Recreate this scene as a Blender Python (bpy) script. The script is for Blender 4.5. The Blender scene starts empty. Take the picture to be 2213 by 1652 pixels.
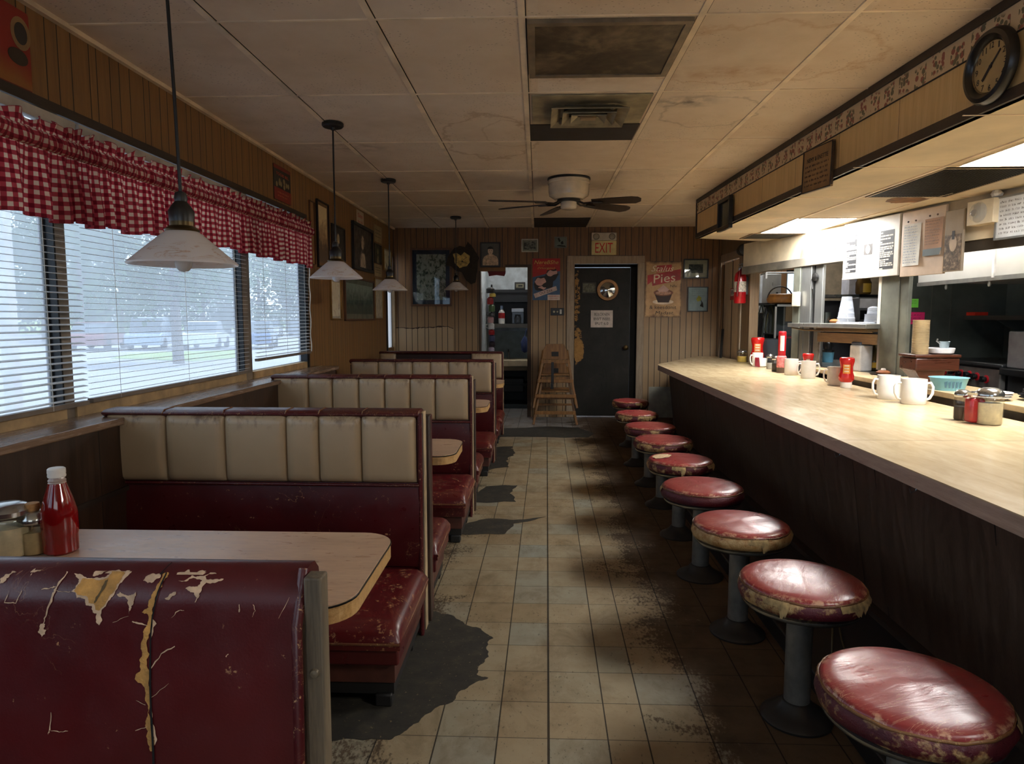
import bpy, math, random
from mathutils import Vector, Matrix
from mathutils.geometry import tessellate_polygon
random.seed(7)
PI = math.pi
SC = bpy.context.scene
COL = SC.collection
# ------------------------------------------------------------------ camera
F = 1467.0; CX, CY = 1106.5, 826.0; EYE = Vector((0, 0, 1.35))
TILT, YAW = math.radians(5.41), math.radians(2.19)
FWD = Vector((-math.sin(YAW)*math.cos(TILT), math.cos(YAW)*math.cos(TILT), -math.sin(TILT)))
RGT = Vector((math.cos(YAW), math.sin(YAW), 0)); UPV = RGT.cross(FWD)
cam = bpy.data.objects.new('camera', bpy.data.cameras.new('camera')); COL.objects.link(cam)
cam.location = EYE; cam.rotation_euler = (PI/2 - TILT, 0, YAW)
cam.data.sensor_width = 36; cam.data.sensor_fit = 'HORIZONTAL'; cam.data.lens = 36*F/2213
cam.data.clip_start = 0.02; cam.data.clip_end = 500
SC.camera = cam
def ray(px, py): return RGT*((px-CX)/F) - UPV*((py-CY)/F) + FWD
def onz(px, py, z): d = ray(px, py); return EYE + d*((z-EYE.z)/d.z)
def onx(px, py, x): d = ray(px, py); return EYE + d*((x-EYE.x)/d.x)
def ony(px, py, y): d = ray(px, py); return EYE + d*((y-EYE.y)/d.y)
def onpl(px, py, p0, n): d = ray(px, py); return EYE + d*((p0-EYE).dot(n)/d.dot(n))
# ------------------------------------------------------------------ materials
def lin(c):
    c = c/255.0
    return c/12.92 if c <= .04045 else ((c+.055)/1.055)**2.4
def rgb(t): return (lin(t[0]), lin(t[1]), lin(t[2]), 1)
class NT:
    def __init__(s, name):
        s.m = bpy.data.materials.new(name); s.m.use_nodes = True
        s.t = s.m.node_tree; s.t.nodes.clear()
        s.out = s.t.nodes.new('ShaderNodeOutputMaterial'); s._c = None
    def n(s, typ, **kw):
        nd = s.t.nodes.new(typ)
        for k, v in kw.items(): setattr(nd, k, v)
        return nd
    def put(s, sock, v):
        if v is None: return
        if isinstance(v, bpy.types.NodeSocket): s.t.links.new(v, sock)
        elif isinstance(v, (tuple, list)) and len(v) == 3 and sock.type == 'RGBA': sock.default_value = rgb(v)
        else: sock.default_value = v
    def co(s):
        if s._c is None: s._c = s.n('ShaderNodeTexCoord').outputs['Object']
        return s._c
    def uv(s): return s.n('ShaderNodeTexCoord').outputs['UV']
    def xyz(s, v=None):
        nd = s.n('ShaderNodeSeparateXYZ'); s.put(nd.inputs[0], v or s.co()); return nd.outputs
    def vec(s, x=0., y=0., z=0.):
        nd = s.n('ShaderNodeCombineXYZ'); s.put(nd.inputs[0], x); s.put(nd.inputs[1], y); s.put(nd.inputs[2], z); return nd.outputs[0]
    def mp(s, sc, v=None, loc=(0, 0, 0)):
        nd = s.n('ShaderNodeMapping'); s.put(nd.inputs[0], v or s.co()); nd.inputs['Scale'].default_value = sc; nd.inputs['Location'].default_value = loc
        return nd.outputs[0]
    def ma(s, op, a, b=None, c=None, clamp=False):
        nd = s.n('ShaderNodeMath', operation=op, use_clamp=clamp)
        s.put(nd.inputs[0], a); s.put(nd.inputs[1], b); s.put(nd.inputs[2], c); return nd.outputs[0]
    def mix(s, f, a, b, blend='MIX'):
        nd = s.n('ShaderNodeMix', data_type='RGBA', blend_type=blend)
        s.put(nd.inputs[0], f); s.put(nd.inputs[6], a); s.put(nd.inputs[7], b); return nd.outputs[2]
    def noise(s, scale, detail=3., rough=.55, v=None, dist=0.):
        nd = s.n('ShaderNodeTexNoise'); s.put(nd.inputs['Vector'], v or s.co())
        nd.inputs['Scale'].default_value = scale; nd.inputs['Detail'].default_value = detail
        nd.inputs['Roughness'].default_value = rough; nd.inputs['Distortion'].default_value = dist
        return nd.outputs[0]
    def voro(s, scale, v=None, feature='F1', out=0):
        nd = s.n('ShaderNodeTexVoronoi', feature=feature); s.put(nd.inputs['Vector'], v or s.co()); nd.inputs['Scale'].default_value = scale
        return nd.outputs[out]
    def rng(s, v, a, b, c=0., d=1.):
        nd = s.n('ShaderNodeMapRange'); s.put(nd.inputs[0], v)
        for i, q in enumerate((a, b, c, d)): s.put(nd.inputs[i+1], q)
        return nd.outputs[0]
    def ramp(s, f, stops):
        nd = s.n('ShaderNodeValToRGB'); s.put(nd.inputs[0], f)
        e = nd.color_ramp.elements
        while len(e) < len(stops): e.new(.5)
        for q, (p, c) in zip(e, stops): q.position = p; q.color = rgb(c)
        return nd.outputs[0]
    def bump(s, h, strength=.3, dist=.01):
        nd = s.n('ShaderNodeBump'); s.put(nd.inputs['Height'], h); nd.inputs['Strength'].default_value = strength; nd.inputs['Distance'].default_value = dist
        return nd.outputs[0]
    def blob(s, x, y, cx, cy, rx, ry, wob=.35, wsc=5., soft=.12):
        dx = s.ma('DIVIDE', s.ma('SUBTRACT', x, cx), rx); dy = s.ma('DIVIDE', s.ma('SUBTRACT', y, cy), ry)
        d = s.ma('SQRT', s.ma('ADD', s.ma('MULTIPLY', dx, dx), s.ma('MULTIPLY', dy, dy)))
        d = s.ma('ADD', d, s.ma('MULTIPLY', s.ma('SUBTRACT', s.noise(wsc, 4., .6), .5), wob*2))
        return s.rng(d, 1-soft, 1+soft, 1., 0.), d
    def bsdf(s, col, rough=.5, metal=0., normal=None, **kw):
        nd = s.n('ShaderNodeBsdfPrincipled'); s.put(nd.inputs['Base Color'], col); s.put(nd.inputs['Roughness'], rough); s.put(nd.inputs['Metallic'], metal)
        s.put(nd.inputs['Normal'], normal)
        for k, v in kw.items(): s.put(nd.inputs[k.replace('_', ' ')], v)
        return nd.outputs[0]
    def mixs(s, f, a, b):
        nd = s.n('ShaderNodeMixShader'); s.put(nd.inputs[0], f); s.put(nd.inputs[1], a); s.put(nd.inputs[2], b); return nd.outputs[0]
    def done(s, sh): s.t.links.new(sh, s.out.inputs[0]); return s.m
_MC = {}
def C(col, rough=.55, metal=0., var=.12, vs=9., bump=0., coat=0., spec=.5):
    """plain material of one colour with a little mottled wear"""
    key = (tuple(col), rough, metal, var, vs, bump, coat, spec)
    if key in _MC: return _MC[key]
    n = NT('paint_%d' % len(_MC))
    nz = n.noise(vs, 4.)
    c = n.mix(n.rng(nz, .3, .7, 0., 1.), tuple(max(0, q*(1-var)) for q in col), tuple(min(255, q*(1+var*.6)) for q in col))
    nrm = n.bump(n.noise(vs*6, 3.), bump) if bump else None
    m = n.done(n.bsdf(c, n.rng(nz, .2, .8, rough*.85, min(1, rough*1.15)), metal, nrm, Coat_Weight=coat, Specular_IOR_Level=spec))
    _MC[key] = m; return m
def glass(name, tint=(235, 240, 240), rough=.03):
    n = NT(name)
    tr = n.n('ShaderNodeBsdfTransparent'); n.put(tr.inputs[0], tint)
    gl = n.n('ShaderNodeBsdfGlossy'); gl.inputs['Roughness'].default_value = rough
    lw = n.n('ShaderNodeLayerWeight'); lw.inputs[0].default_value = .35
    return n.done(n.mixs(n.rng(lw.outputs['Fresnel'], 0., 1., .03, .3), tr.outputs[0], gl.outputs[0]))
# ------------------------------------------------------------------ mesh building
class MB:
    def __init__(s): s.v = []; s.f = []; s.mi = []; s.cur = 0
    def add(s, vs, fs):
        o = len(s.v); s.v += [tuple(q) for q in vs]
        for f in fs: s.f.append(tuple(o+i for i in f)); s.mi.append(s.cur)
        return s
    def box(s, x0, x1, y0, y1, z0, z1):
        return s.add([(x0,y0,z0),(x1,y0,z0),(x1,y1,z0),(x0,y1,z0),(x0,y0,z1),(x1,y0,z1),(x1,y1,z1),(x0,y1,z1)],
                     [(3,2,1,0),(4,5,6,7),(0,1,5,4),(1,2,6,5),(2,3,7,6),(3,0,4,7)])
    def hexa(s, p):  # 8 points bottom ring then top ring
        return s.add(p, [(3,2,1,0),(4,5,6,7),(0,1,5,4),(1,2,6,5),(2,3,7,6),(3,0,4,7)])
    def beam(s, a, b, w, h, up=(0, 0, 1)):
        a, b = Vector(a), Vector(b); d = (b-a).normalized(); u = Vector(up)
        if abs(d.dot(u)) > .99: u = Vector((0, 1, 0))
        r = d.cross(u).normalized()*w/2; t = r.cross(d).normalized()*h/2
        return s.hexa([a-r-t, a+r-t, b+r-t, b-r-t, a-r+t, a+r+t, b+r+t, b-r+t])
    def prism(s, pts, z0, z1):  # pts (x, y) ccw
        n = len(pts); o = len(s.v)
        s.v += [(p[0], p[1], z0) for p in pts] + [(p[0], p[1], z1) for p in pts]
        for t in tessellate_polygon([[Vector((p[0], p[1], 0)) for p in pts]]):
            a, b, c = t
            A, B, Cc = (Vector((pts[i][0], pts[i][1])) for i in (a, b, c))
            if (B-A).cross(Cc-A) < 0: a, c = c, a
            s.f += [(o+c, o+b, o+a), (o+n+a, o+n+b, o+n+c)]; s.mi += [s.cur]*2
        for i in range(n):
            j = (i+1) % n; s.f.append((o+i, o+j, o+n+j, o+n+i)); s.mi.append(s.cur)
        return s
    def xprism(s, pts, y0, y1):  # outline in x,z, thickness along y (y0 = front)
        m = MB(); m.prism([(p[0], p[1]) for p in pts], 0, 1)
        return s.add([(x, y1+(y0-y1)*z, y) for x, y, z in m.v], m.f)
    def lathe(s, prof, c=(0, 0, 0), seg=32, axis='z', caps=True):
        o = len(s.v); n = len(prof)
        for r, z in prof:
            for k in range(seg):
                a = 2*PI*k/seg; x, y = r*math.cos(a), r*math.sin(a)
                p = {'z': (x, y, z), 'y': (x, -z, y), 'x': (z, x, y)}[axis]
                s.v.append((c[0]+p[0], c[1]+p[1], c[2]+p[2]))
        for i in range(n-1):
            for k in range(seg):
                l = (k+1) % seg
                s.f.append((o+i*seg+k, o+i*seg+l, o+(i+1)*seg+l, o+(i+1)*seg+k)); s.mi.append(s.cur)
        if caps:
            if prof[0][0] > 1e-5: s.f.append(tuple(o+k for k in range(seg-1, -1, -1))); s.mi.append(s.cur)
            if prof[-1][0] > 1e-5: s.f.append(tuple(o+(n-1)*seg+k for k in range(seg))); s.mi.append(s.cur)
        return s
    def tube(s, path, r, seg=10, closed=False):
        path = [Vector(p) for p in path]; n = len(path); o = len(s.v)
        prev = None
        for i, p in enumerate(path):
            a = path[(i-1) % n] if (i > 0 or closed) else p; b = path[(i+1) % n] if (i < n-1 or closed) else p
            d = (b-a).normalized()
            if prev is None:
                u = Vector((0, 0, 1)) if abs(d.z) < .9 else Vector((1, 0, 0)); u = (u-d*u.dot(d)).normalized()
            else: u = (prev-d*prev.dot(d)).normalized()
            prev = u; w = d.cross(u); rr = r[i] if isinstance(r, (list, tuple)) else r
            for k in range(seg):
                t = 2*PI*k/seg; s.v.append(tuple(p + (u*math.cos(t)+w*math.sin(t))*rr))
        for i in range(n if closed else n-1):
            j = (i+1) % n
            for k in range(seg):
                l = (k+1) % seg; s.f.append((o+i*seg+k, o+i*seg+l, o+j*seg+l, o+j*seg+k)); s.mi.append(s.cur)
        if not closed:
            s.f += [tuple(o+k for k in range(seg-1, -1, -1)), tuple(o+(n-1)*seg+k for k in range(seg))]; s.mi += [s.cur]*2
        return s
    def grid(s, fn, nu, nv, flip=False):
        o = len(s.v)
        for j in range(nv+1):
            for i in range(nu+1): s.v.append(tuple(fn(i/nu, j/nv)))
        for j in range(nv):
            for i in range(nu):
                a = o+j*(nu+1)+i; q = (a, a+1, a+nu+2, a+nu+1)
                s.f.append(q[::-1] if flip else q); s.mi.append(s.cur)
        return s
    def build(s, name, mats, parent=None, smooth=None, bevel=0., loc=None, rz=0., uv=None, bseg=2):
        me = bpy.data.meshes.new(name); me.from_pydata(s.v, [], s.f); me.update()
        ms = mats if isinstance(mats, (list, tuple)) else [mats]
        for m in ms: me.materials.append(m)
        if len(ms) > 1: me.polygons.foreach_set('material_index', s.mi)
        if smooth:
            me.polygons.foreach_set('use_smooth', [True]*len(me.polygons)); me.set_sharp_from_angle(angle=math.radians(smooth))
        if uv:
            l = me.uv_layers.new(name='UVMap')
            for lp in me.loops: l.data[lp.index].uv = uv[lp.vertex_index]
        ob = bpy.data.objects.new(name, me); COL.objects.link(ob)
        if parent: ob.parent = parent
        if loc is not None: ob.location = loc
        ob.rotation_euler = (0, 0, rz)
        if bevel:
            b = ob.modifiers.new('bevel', 'BEVEL'); b.width = bevel; b.segments = bseg; b.limit_method = 'ANGLE'; b.angle_limit = math.radians(40)
            me.polygons.foreach_set('use_smooth', [True]*len(me.polygons)); me.set_sharp_from_angle(angle=math.radians(50))
        return ob
def tag(o, label, cat, group=None, kind=None):
    o['label'] = label; o['category'] = cat
    if group: o['group'] = group
    if kind: o['kind'] = kind
    return o
def thing(name, label, cat, loc=(0, 0, 0), rz=0., group=None):
    o = bpy.data.objects.new(name, None); COL.objects.link(o); o.empty_display_size = .1
    o.location = loc; o.rotation_euler = (0, 0, rz)
    return tag(o, label, cat, group)
def struct(o): o['kind'] = 'structure'; return o
def dup(root, loc, rz, label, group=None, sc=1.):
    def cp(o, par):
        c = o.copy(); COL.objects.link(c)
        if par: c.parent = par
        for ch in KIDS.get(o.name, []): cp(ch, c)
        return c
    KIDS.clear()
    for o in COL.objects:
        if o.parent: KIDS.setdefault(o.parent.name, []).append(o)
    r = cp(root, None); r.location = loc; r.rotation_euler = (0, 0, rz); r.scale = (sc, sc, sc)
    r['label'] = label
    if group: r['group'] = group
    return r
KIDS = {}
def rbox(w, d, r, seg=6):  # rounded rectangle outline centred
    pts = []
    for cx, cy, a0 in ((w/2-r, d/2-r, 0), (-w/2+r, d/2-r, 90), (-w/2+r, -d/2+r, 180), (w/2-r, -d/2+r, 270)):
        for k in range(seg+1):
            a = math.radians(a0+90*k/seg); pts.append((cx+r*math.cos(a), cy+r*math.sin(a)))
    return pts
def arc(c, r, a0, a1, n, plane='xz'):
    out = []
    for k in range(n+1):
        a = math.radians(a0+(a1-a0)*k/n); u, v = r*math.cos(a), r*math.sin(a)
        out.append({'xz': (c[0]+u, c[1], c[2]+v), 'xy': (c[0]+u, c[1]+v, c[2]), 'yz': (c[0], c[1]+u, c[2]+v)}[plane])
    return out
def text(body, name, mat, parent, x, y, z, w, h, slant=0., rot=0.):
    """lettering standing in the local xz plane, front towards -y, centred on x,z and fitted to w by h"""
    cu = bpy.data.curves.new(name, 'FONT'); cu.body = body; cu.align_x = 'CENTER'; cu.extrude = .02; cu.shear = slant; cu.resolution_u = 3
    o = bpy.data.objects.new(name, cu); COL.objects.link(o)
    dg = bpy.context.evaluated_depsgraph_get(); me = bpy.data.meshes.new_from_object(o.evaluated_get(dg))
    bpy.data.objects.remove(o)
    xs = [v.co.x for v in me.vertices]; ys = [v.co.y for v in me.vertices]
    sx = w/(max(xs)-min(xs)); sy = h/(max(ys)-min(ys)); mx = (max(xs)+min(xs))/2; my = (max(ys)+min(ys))/2
    cr, sr = math.cos(rot), math.sin(rot)
    for v in me.vertices:
        a, b = (v.co.x-mx)*sx, (v.co.y-my)*sy
        v.co = (x+a*cr-b*sr, y-.0006-v.co.z*.02, z+a*sr+b*cr)
    me.materials.clear(); me.materials.append(mat)
    ob = bpy.data.objects.new(name, me); COL.objects.link(ob); ob.parent = parent
    return ob
def scribble(mb, x0, x1, z, h, y, rnd=random, gap=.35, fill=.75):
    """one line of small illegible handwriting strokes in the xz plane"""
    x = x0
    while x < x1-h*.6:
        n = rnd.randint(2, 6)
        for k in range(n):
            if x > x1-h*.4: break
            k2 = rnd.random(); w = h*.16; hh = h*(.55+.45*rnd.random())
            if k2 < .5:
                mb.box(x, x+w, y, y+.0004, z, z+hh); mb.box(x, x+h*.45, y, y+.0004, z+hh*rnd.choice((0, .45, .85)), z+hh*rnd.choice((.12, .55, 1)) + .0001)
            else:
                mb.box(x, x+h*.45, y, y+.0004, z, z+h*.13); mb.box(x+h*.3, x+h*.3+w, y, y+.0004, z, z+hh*.9); mb.box(x, x+h*.4, y, y+.0004, z+h*.55, z+h*.68)
            x += h*.62
        x += h*gap*2
def frame(name, label, cat, loc, rz, w, h, fw, depth, fcol, art, mat_w=0., mat_col=(200, 190, 170), group=None, pane=True, tilt=0.):
    """a picture hung on a wall: frame > print (and mount, glass); art is a material or callable(parent, w, h, y)"""
    t = thing(name, label, cat, loc, rz, group); t.rotation_euler = (0, tilt, rz)
    m = MB(); a, b = w/2, h/2; q = fw
    for x0, x1, z0, z1 in ((-a, a, b-q, b), (-a, a, -b, -b+q), (-a, -a+q, -b+q, b-q), (a-q, a, -b+q, b-q)): m.box(x0, x1, -depth, 0, z0, z1)
    m.build('frame', fcol, t, bevel=min(.003, q*.2))
    iw, ih = a-q, b-q; yy = -depth*.35
    if mat_w:
        MB().box(-iw, iw, yy, -.001, -ih, ih).build('mount', C(mat_col, .8), t); iw -= mat_w; ih -= mat_w; yy -= .0015
    MB().box(-iw, iw, yy, yy+.003 if mat_w else -.001, -ih, ih).build('print', art if isinstance(art, bpy.types.Material) else C(art, .7), t)
    if pane: MB().box(-a+q, a-q, yy-.004, yy-.003, -b+q, b-q).build('glass', GLASS, t)
    return t
GLASS = glass('clear_glass')
EXPO = 0.32
# ------------------------------------------------------------------ room materials
def panel_mat(name, axis, cols, groove=(18, 12, 8), offs=(0, .115, .165, .26, .33), per=.41, wob=None, gw=.0035, rough=.5, torn=None):
    n = NT(name); p = n.xyz(); u = p[axis]; z = p[2]
    sc = [7., 7., 7.]; sc[2] = .55
    nz = n.noise(5., 5., .6, n.mp((6, 6, .5))); fine = n.noise(40., 3., .6, n.mp((9, 9, .12)))
    f = n.ma('ADD', n.ma('MULTIPLY', nz, .7), n.ma('MULTIPLY', fine, .45))
    c = n.ramp(n.rng(f, .38, .78), [(0, cols[0]), (.5, cols[1]), (1, cols[2])])
    # each board its own shade
    ids = None; g = None
    for k, o in enumerate(offs):
        fr = n.ma('FRACT', n.ma('DIVIDE', n.ma('ADD', u, 10*per-o), per))
        q = n.ma('LESS_THAN', fr, gw/per*1.6)
        g = q if g is None else n.ma('MAXIMUM', g, q)
        q2 = n.ma('MULTIPLY', n.ma('GREATER_THAN', n.ma('FRACT', n.ma('DIVIDE', n.ma('ADD', u, 10*per), per)), o/per), 1.)
        ids = q2 if ids is None else n.ma('ADD', ids, q2)
    cell = n.ma('ADD', n.ma('MULTIPLY', n.ma('FLOOR', n.ma('DIVIDE', n.ma('ADD', u, 10*per), per)), 7.), ids)
    wn = n.n('ShaderNodeTexWhiteNoise', noise_dimensions='1D'); n.put(wn.inputs['W'], cell)
    c = n.mix(n.rng(wn.outputs[0], 0, 1, 0, .28), c, cols[0])
    if torn: c = torn(n, p, c)
    c = n.mix(g, c, groove)
    h = n.ma('SUBTRACT', n.ma('MULTIPLY', fine, .15), g)
    return n.done(n.bsdf(c, n.rng(nz, .2, .8, rough-.08, rough+.15), 0, n.bump(h, .5, .004)))
W_LEFT = panel_mat('golden_panelling', 1, ((112, 80, 44), (138, 101, 57), (156, 118, 72)))
def peel(n, p, c):   # veneer torn away low down beside the corner and a paler tone over the lower wall
    e = n.ma('ADD', 1.22, n.ma('MULTIPLY', n.ma('SUBTRACT', n.noise(6., 5.), .5), .14))
    m = n.ma('MULTIPLY', n.ma('LESS_THAN', p[2], e), n.ma('LESS_THAN', p[0], -1.15))
    c = n.mix(n.ma('MULTIPLY', n.rng(p[2], 1.7, 1.2), n.rng(n.noise(2., 3.), .2, .7, .5, 1.)), c, (164, 138, 104))
    c = n.mix(n.ma('MULTIPLY', m, .75), c, (186, 164, 132))
    edge = n.ma('MULTIPLY', n.ma('LESS_THAN', n.ma('ABSOLUTE', n.ma('SUBTRACT', p[2], e)), .006), n.ma('LESS_THAN', p[0], -1.15))
    return n.mix(edge, c, (60, 38, 22))
W_BACK = panel_mat('brown_panelling', 0, ((88, 60, 31), (116, 82, 45), (136, 102, 63)), offs=(0, .1, .15, .255, .335), gw=.0045, torn=peel)
W_RIGHT = panel_mat('dim_panelling', 1, ((110, 88, 62), (134, 110, 80), (150, 126, 94)))
DARKWOOD = panel_mat('dark_wood', 1, ((38, 24, 15), (58, 38, 24), (76, 52, 34)), offs=(0, .2), per=2.6, rough=.4)
def plain_wood(name, cols, axis=1, rough=.45, scale=1.):
    n = NT(name); s = [14*scale]*3; s[axis] = 1.2*scale
    a = n.noise(3., 5., .6, n.mp(s), .4); b = n.noise(18., 3., .5, n.mp(s))
    f = n.ma('ADD', n.ma('MULTIPLY', a, .75), n.ma('MULTIPLY', b, .3))
    return n.done(n.bsdf(n.ramp(n.rng(f, .3, .75), [(0, cols[0]), (.5, cols[1]), (1, cols[2])]), n.rng(a, .2, .8, rough-.1, rough+.15), 0, n.bump(b, .15, .003)))
TRIM = plain_wood('trim_dark_wood', ((36, 26, 20), (50, 38, 29), (66, 52, 40)))
SILLM = plain_wood('sill_brown', ((104, 80, 62), (130, 104, 84), (150, 124, 104)), rough=.22)
# ceiling board: warm beige, old specks, ring stains
def ceiling_mat():
    n = NT('stained_ceiling_board'); p = n.xyz(); x, y = p[0], p[1]
    a = n.noise(1.1, 4., .55); b = n.noise(7., 5., .6)
    c = n.ramp(n.rng(n.ma('ADD', n.ma('MULTIPLY', a, .7), n.ma('MULTIPLY', b, .3)), .35, .68), [(0, (206, 188, 166)), (.5, (222, 206, 186)), (1, (232, 218, 201))])
    cell = n.n('ShaderNodeTexWhiteNoise', noise_dimensions='2D')
    n.put(cell.inputs['Vector'], n.vec(n.ma('FLOOR', n.ma('DIVIDE', n.ma('ADD', x, 1.31), .652)), n.ma('FLOOR', n.ma('DIVIDE', n.ma('SUBTRACT', y, 2.84), .93)), 0.))
    c = n.mix(n.rng(cell.outputs[0], 0, 1, 0, .3), c, (206, 174, 132))
    sp = n.ma('MULTIPLY', n.ma('LESS_THAN', n.voro(38., n.mp((1, 2.2, 1))), .17), n.ma('GREATER_THAN', n.noise(2.3, 2.), .52))
    c = n.mix(n.ma('MULTIPLY', sp, .55), c, (70, 52, 34))
    for (cx, cy, rx, ry, col, amt, ring) in ((-.33, 4.72, .30, .55, (146, 104, 58), .42, 1), (-.2, 4.6, .16, .3, (150, 110, 64), .3, 1), (1.0, 3.3, .55, .36, (170, 124, 70), .35, 1),
            (.95, 3.5, .45, .1, (160, 112, 60), .6, 0), (.8, 3.95, .22, .1, (90, 84, 78), .8, 0), (1.0, 4.15, .28, .3, (120, 100, 76), .35, 1), (.32, 2.5, .5, .25, (160, 116, 66), .5, 0),
            (.25, 3.55, .35, .1, (150, 106, 56), .5, 0), (-1.35, 4.9, .4, .2, (110, 88, 62), .5, 0), (-.9, 3.3, .4, .25, (216, 190, 158), .35, 0), (1.55, 6.4, .12, .1, (150, 104, 58), .6, 1)):
        m, d = n.blob(x, y, cx, cy, rx, ry, .42, 5.5)
        if ring: m = n.rng(n.ma('ABSOLUTE', n.ma('SUBTRACT', d, 1.)), .0, .07, 1., 0.)
        else: m = n.ma('MULTIPLY', n.rng(d, .2, 1.2, 1., 0.), n.rng(n.noise(14., 5.), .35, .65))
        c = n.mix(n.ma('MULTIPLY', m, amt, clamp=True), c, col)
    return n.done(n.bsdf(c, .85, 0, n.bump(n.noise(90., 2.), .12, .003)))
CEIL = ceiling_mat()
CEIL2 = C((206, 190, 162), .8, var=.1, vs=2.5)
RAIL = C((236, 215, 186), .5, var=.15, vs=4.)
# floor: small vinyl tiles, worn and grimy
TX = [-1.5, -1.3, -1.1, -.9, -.7, -.515, -.325, -.128, .037, .228, .356, .563, .76, .96, 1.16, 1.4]
def floor_mat():
    n = NT('worn_floor_tiles'); p = n.xyz(); y = p[1]
    x = n.ma('ADD', p[0], n.ma('MULTIPLY', n.ma('SUBTRACT', y, 1.95), -.0125))
    cy = n.ma('DIVIDE', n.ma('SUBTRACT', y, .10), .2075); gy = n.ma('LESS_THAN', n.ma('ABSOLUTE', n.ma('SUBTRACT', n.ma('FRACT', cy), .5)), .0095)
    cy2 = n.ma('FLOOR', n.ma('ADD', cy, .5)); gx = None; ids = None
    for xx in TX:
        w = .0024 if abs(xx-.037) > .01 else .004
        q = n.ma('LESS_THAN', n.ma('ABSOLUTE', n.ma('SUBTRACT', x, xx)), w); gx = q if gx is None else n.ma('MAXIMUM', gx, q)
        q = n.ma('GREATER_THAN', x, xx); ids = q if ids is None else n.ma('ADD', ids, q)
    wn = n.n('ShaderNodeTexWhiteNoise', noise_dimensions='2D'); n.put(wn.inputs['Vector'], n.vec(ids, cy2, 0.))
    wv = wn.outputs[0]
    big = n.noise(1.6, 4., .6); mid = n.noise(9., 5., .62); fl = n.noise(85., 4., .65, n.mp((1., .55, 1.)))
    c = n.ramp(wv, [(0, (132, 117, 92)), (.4, (146, 131, 105)), (.8, (142, 133, 111)), (1, (130, 133, 123))])
    c = n.mix(n.rng(mid, .4, .75, 0, .4), c, (116, 96, 68))
    far = n.rng(y, 7.4, 8.2); c = n.mix(n.ma('MULTIPLY', far, .8), c, (130, 129, 132))  # far floor tinted bluish grey, reflected light put into the colour
    # fine dark flecks in clusters
    st = n.rng(n.noise(3.7, 6., .7, n.mp((1.3, .8, 1)), .5), .5, .66); c = n.mix(n.ma('MULTIPLY', st, .5), c, (96, 78, 54))
    fk = n.ma('MULTIPLY', n.ma('GREATER_THAN', fl, n.rng(big, .33, .66, .70, .59)), 1.); c = n.mix(n.ma('MULTIPLY', fk, .55), c, (64, 52, 38))
    # trodden-in grime, heavier towards the counter and along the benches
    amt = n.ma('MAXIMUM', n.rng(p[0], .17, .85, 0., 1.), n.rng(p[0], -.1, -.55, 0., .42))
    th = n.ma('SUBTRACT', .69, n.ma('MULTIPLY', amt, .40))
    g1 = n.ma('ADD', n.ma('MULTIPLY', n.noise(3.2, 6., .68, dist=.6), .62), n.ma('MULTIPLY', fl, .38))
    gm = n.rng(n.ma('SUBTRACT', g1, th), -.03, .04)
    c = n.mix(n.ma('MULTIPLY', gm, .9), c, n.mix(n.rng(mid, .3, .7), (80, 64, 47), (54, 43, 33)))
    c = n.mix(n.ma('MULTIPLY', n.rng(p[0], .45, .9, 0., .8), n.rng(mid, .25, .6, 1., .6)), c, (94, 72, 50))  # brown tint that deepens towards the counter
    c = n.mix(n.ma('MULTIPLY', n.ma('MAXIMUM', n.ma('MULTIPLY', gy, .75), gx), .9), c, (26, 21, 16))
    return n.done(n.bsdf(c, n.ma('ADD', n.rng(mid, .3, .7, .5, .7), n.ma('MULTIPLY', gm, .15)), 0, n.bump(n.ma('SUBTRACT', n.ma('MULTIPLY', fl, .12), n.ma('MAXIMUM', gx, gy)), .35, .003), Specular_IOR_Level=.2))
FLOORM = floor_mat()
# ------------------------------------------------------------------ room shell
WL, YBK, HT = -1.95, 9.2, 2.55
NEAR = -2.4
SOF0, SOF1 = Vector((1.622, 7.13, 0)), Vector((1.775, 2.66, 0))     # foot line of the soffit face
SDIR = (SOF1-SOF0).normalized(); SZ = 2.16
KW0, KW1 = Vector((2.42, 7.4, 0)), Vector((3.0, 4.4, 0)); KDIR = (KW1-KW0).normalized(); KN = Vector((-KDIR.y, KDIR.x, 0))
if KN.x > 0: KN = -KN
KRZ = math.atan2(KDIR.y, KDIR.x); SRZ = math.atan2(SDIR.y, SDIR.x)
SN = Vector((SDIR.y, -SDIR.x, 0)); SN = SN if SN.x < 0 else -SN
def kw(px, py, off=0.): return onpl(px, py, KW0+KN*off, KN)
def sf(px, py, off=0.): return onpl(px, py, SOF0+SN*off, SN)
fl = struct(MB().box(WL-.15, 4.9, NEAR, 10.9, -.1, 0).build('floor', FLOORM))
def ragged(pts, amp, it=3, seed=3):
    r = random.Random(seed)
    for _ in range(it):
        q = []
        for i, a in enumerate(pts):
            b = pts[(i+1) % len(pts)]; d = Vector((b[0]-a[0], b[1]-a[1])); nn = Vector((-d.y, d.x))
            m = Vector(((a[0]+b[0])/2, (a[1]+b[1])/2)) + nn*r.uniform(-amp, amp); q += [a, (m.x, m.y)]
        pts = q
    return pts
def bare_mat():
    n = NT('bare_black_underlay'); a = n.noise(12., 6., .65); b = n.noise(60., 3.)
    c = n.ramp(a, [(.3, (26, 24, 20)), (.55, (42, 39, 31)), (.75, (62, 56, 42))])
    c = n.mix(n.ma('MULTIPLY', n.ma('GREATER_THAN', b, .68), .7), c, (112, 98, 70))
    return n.done(n.bsdf(c, .75, 0, n.bump(a, .4, .005)))
BARE = bare_mat()
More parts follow.
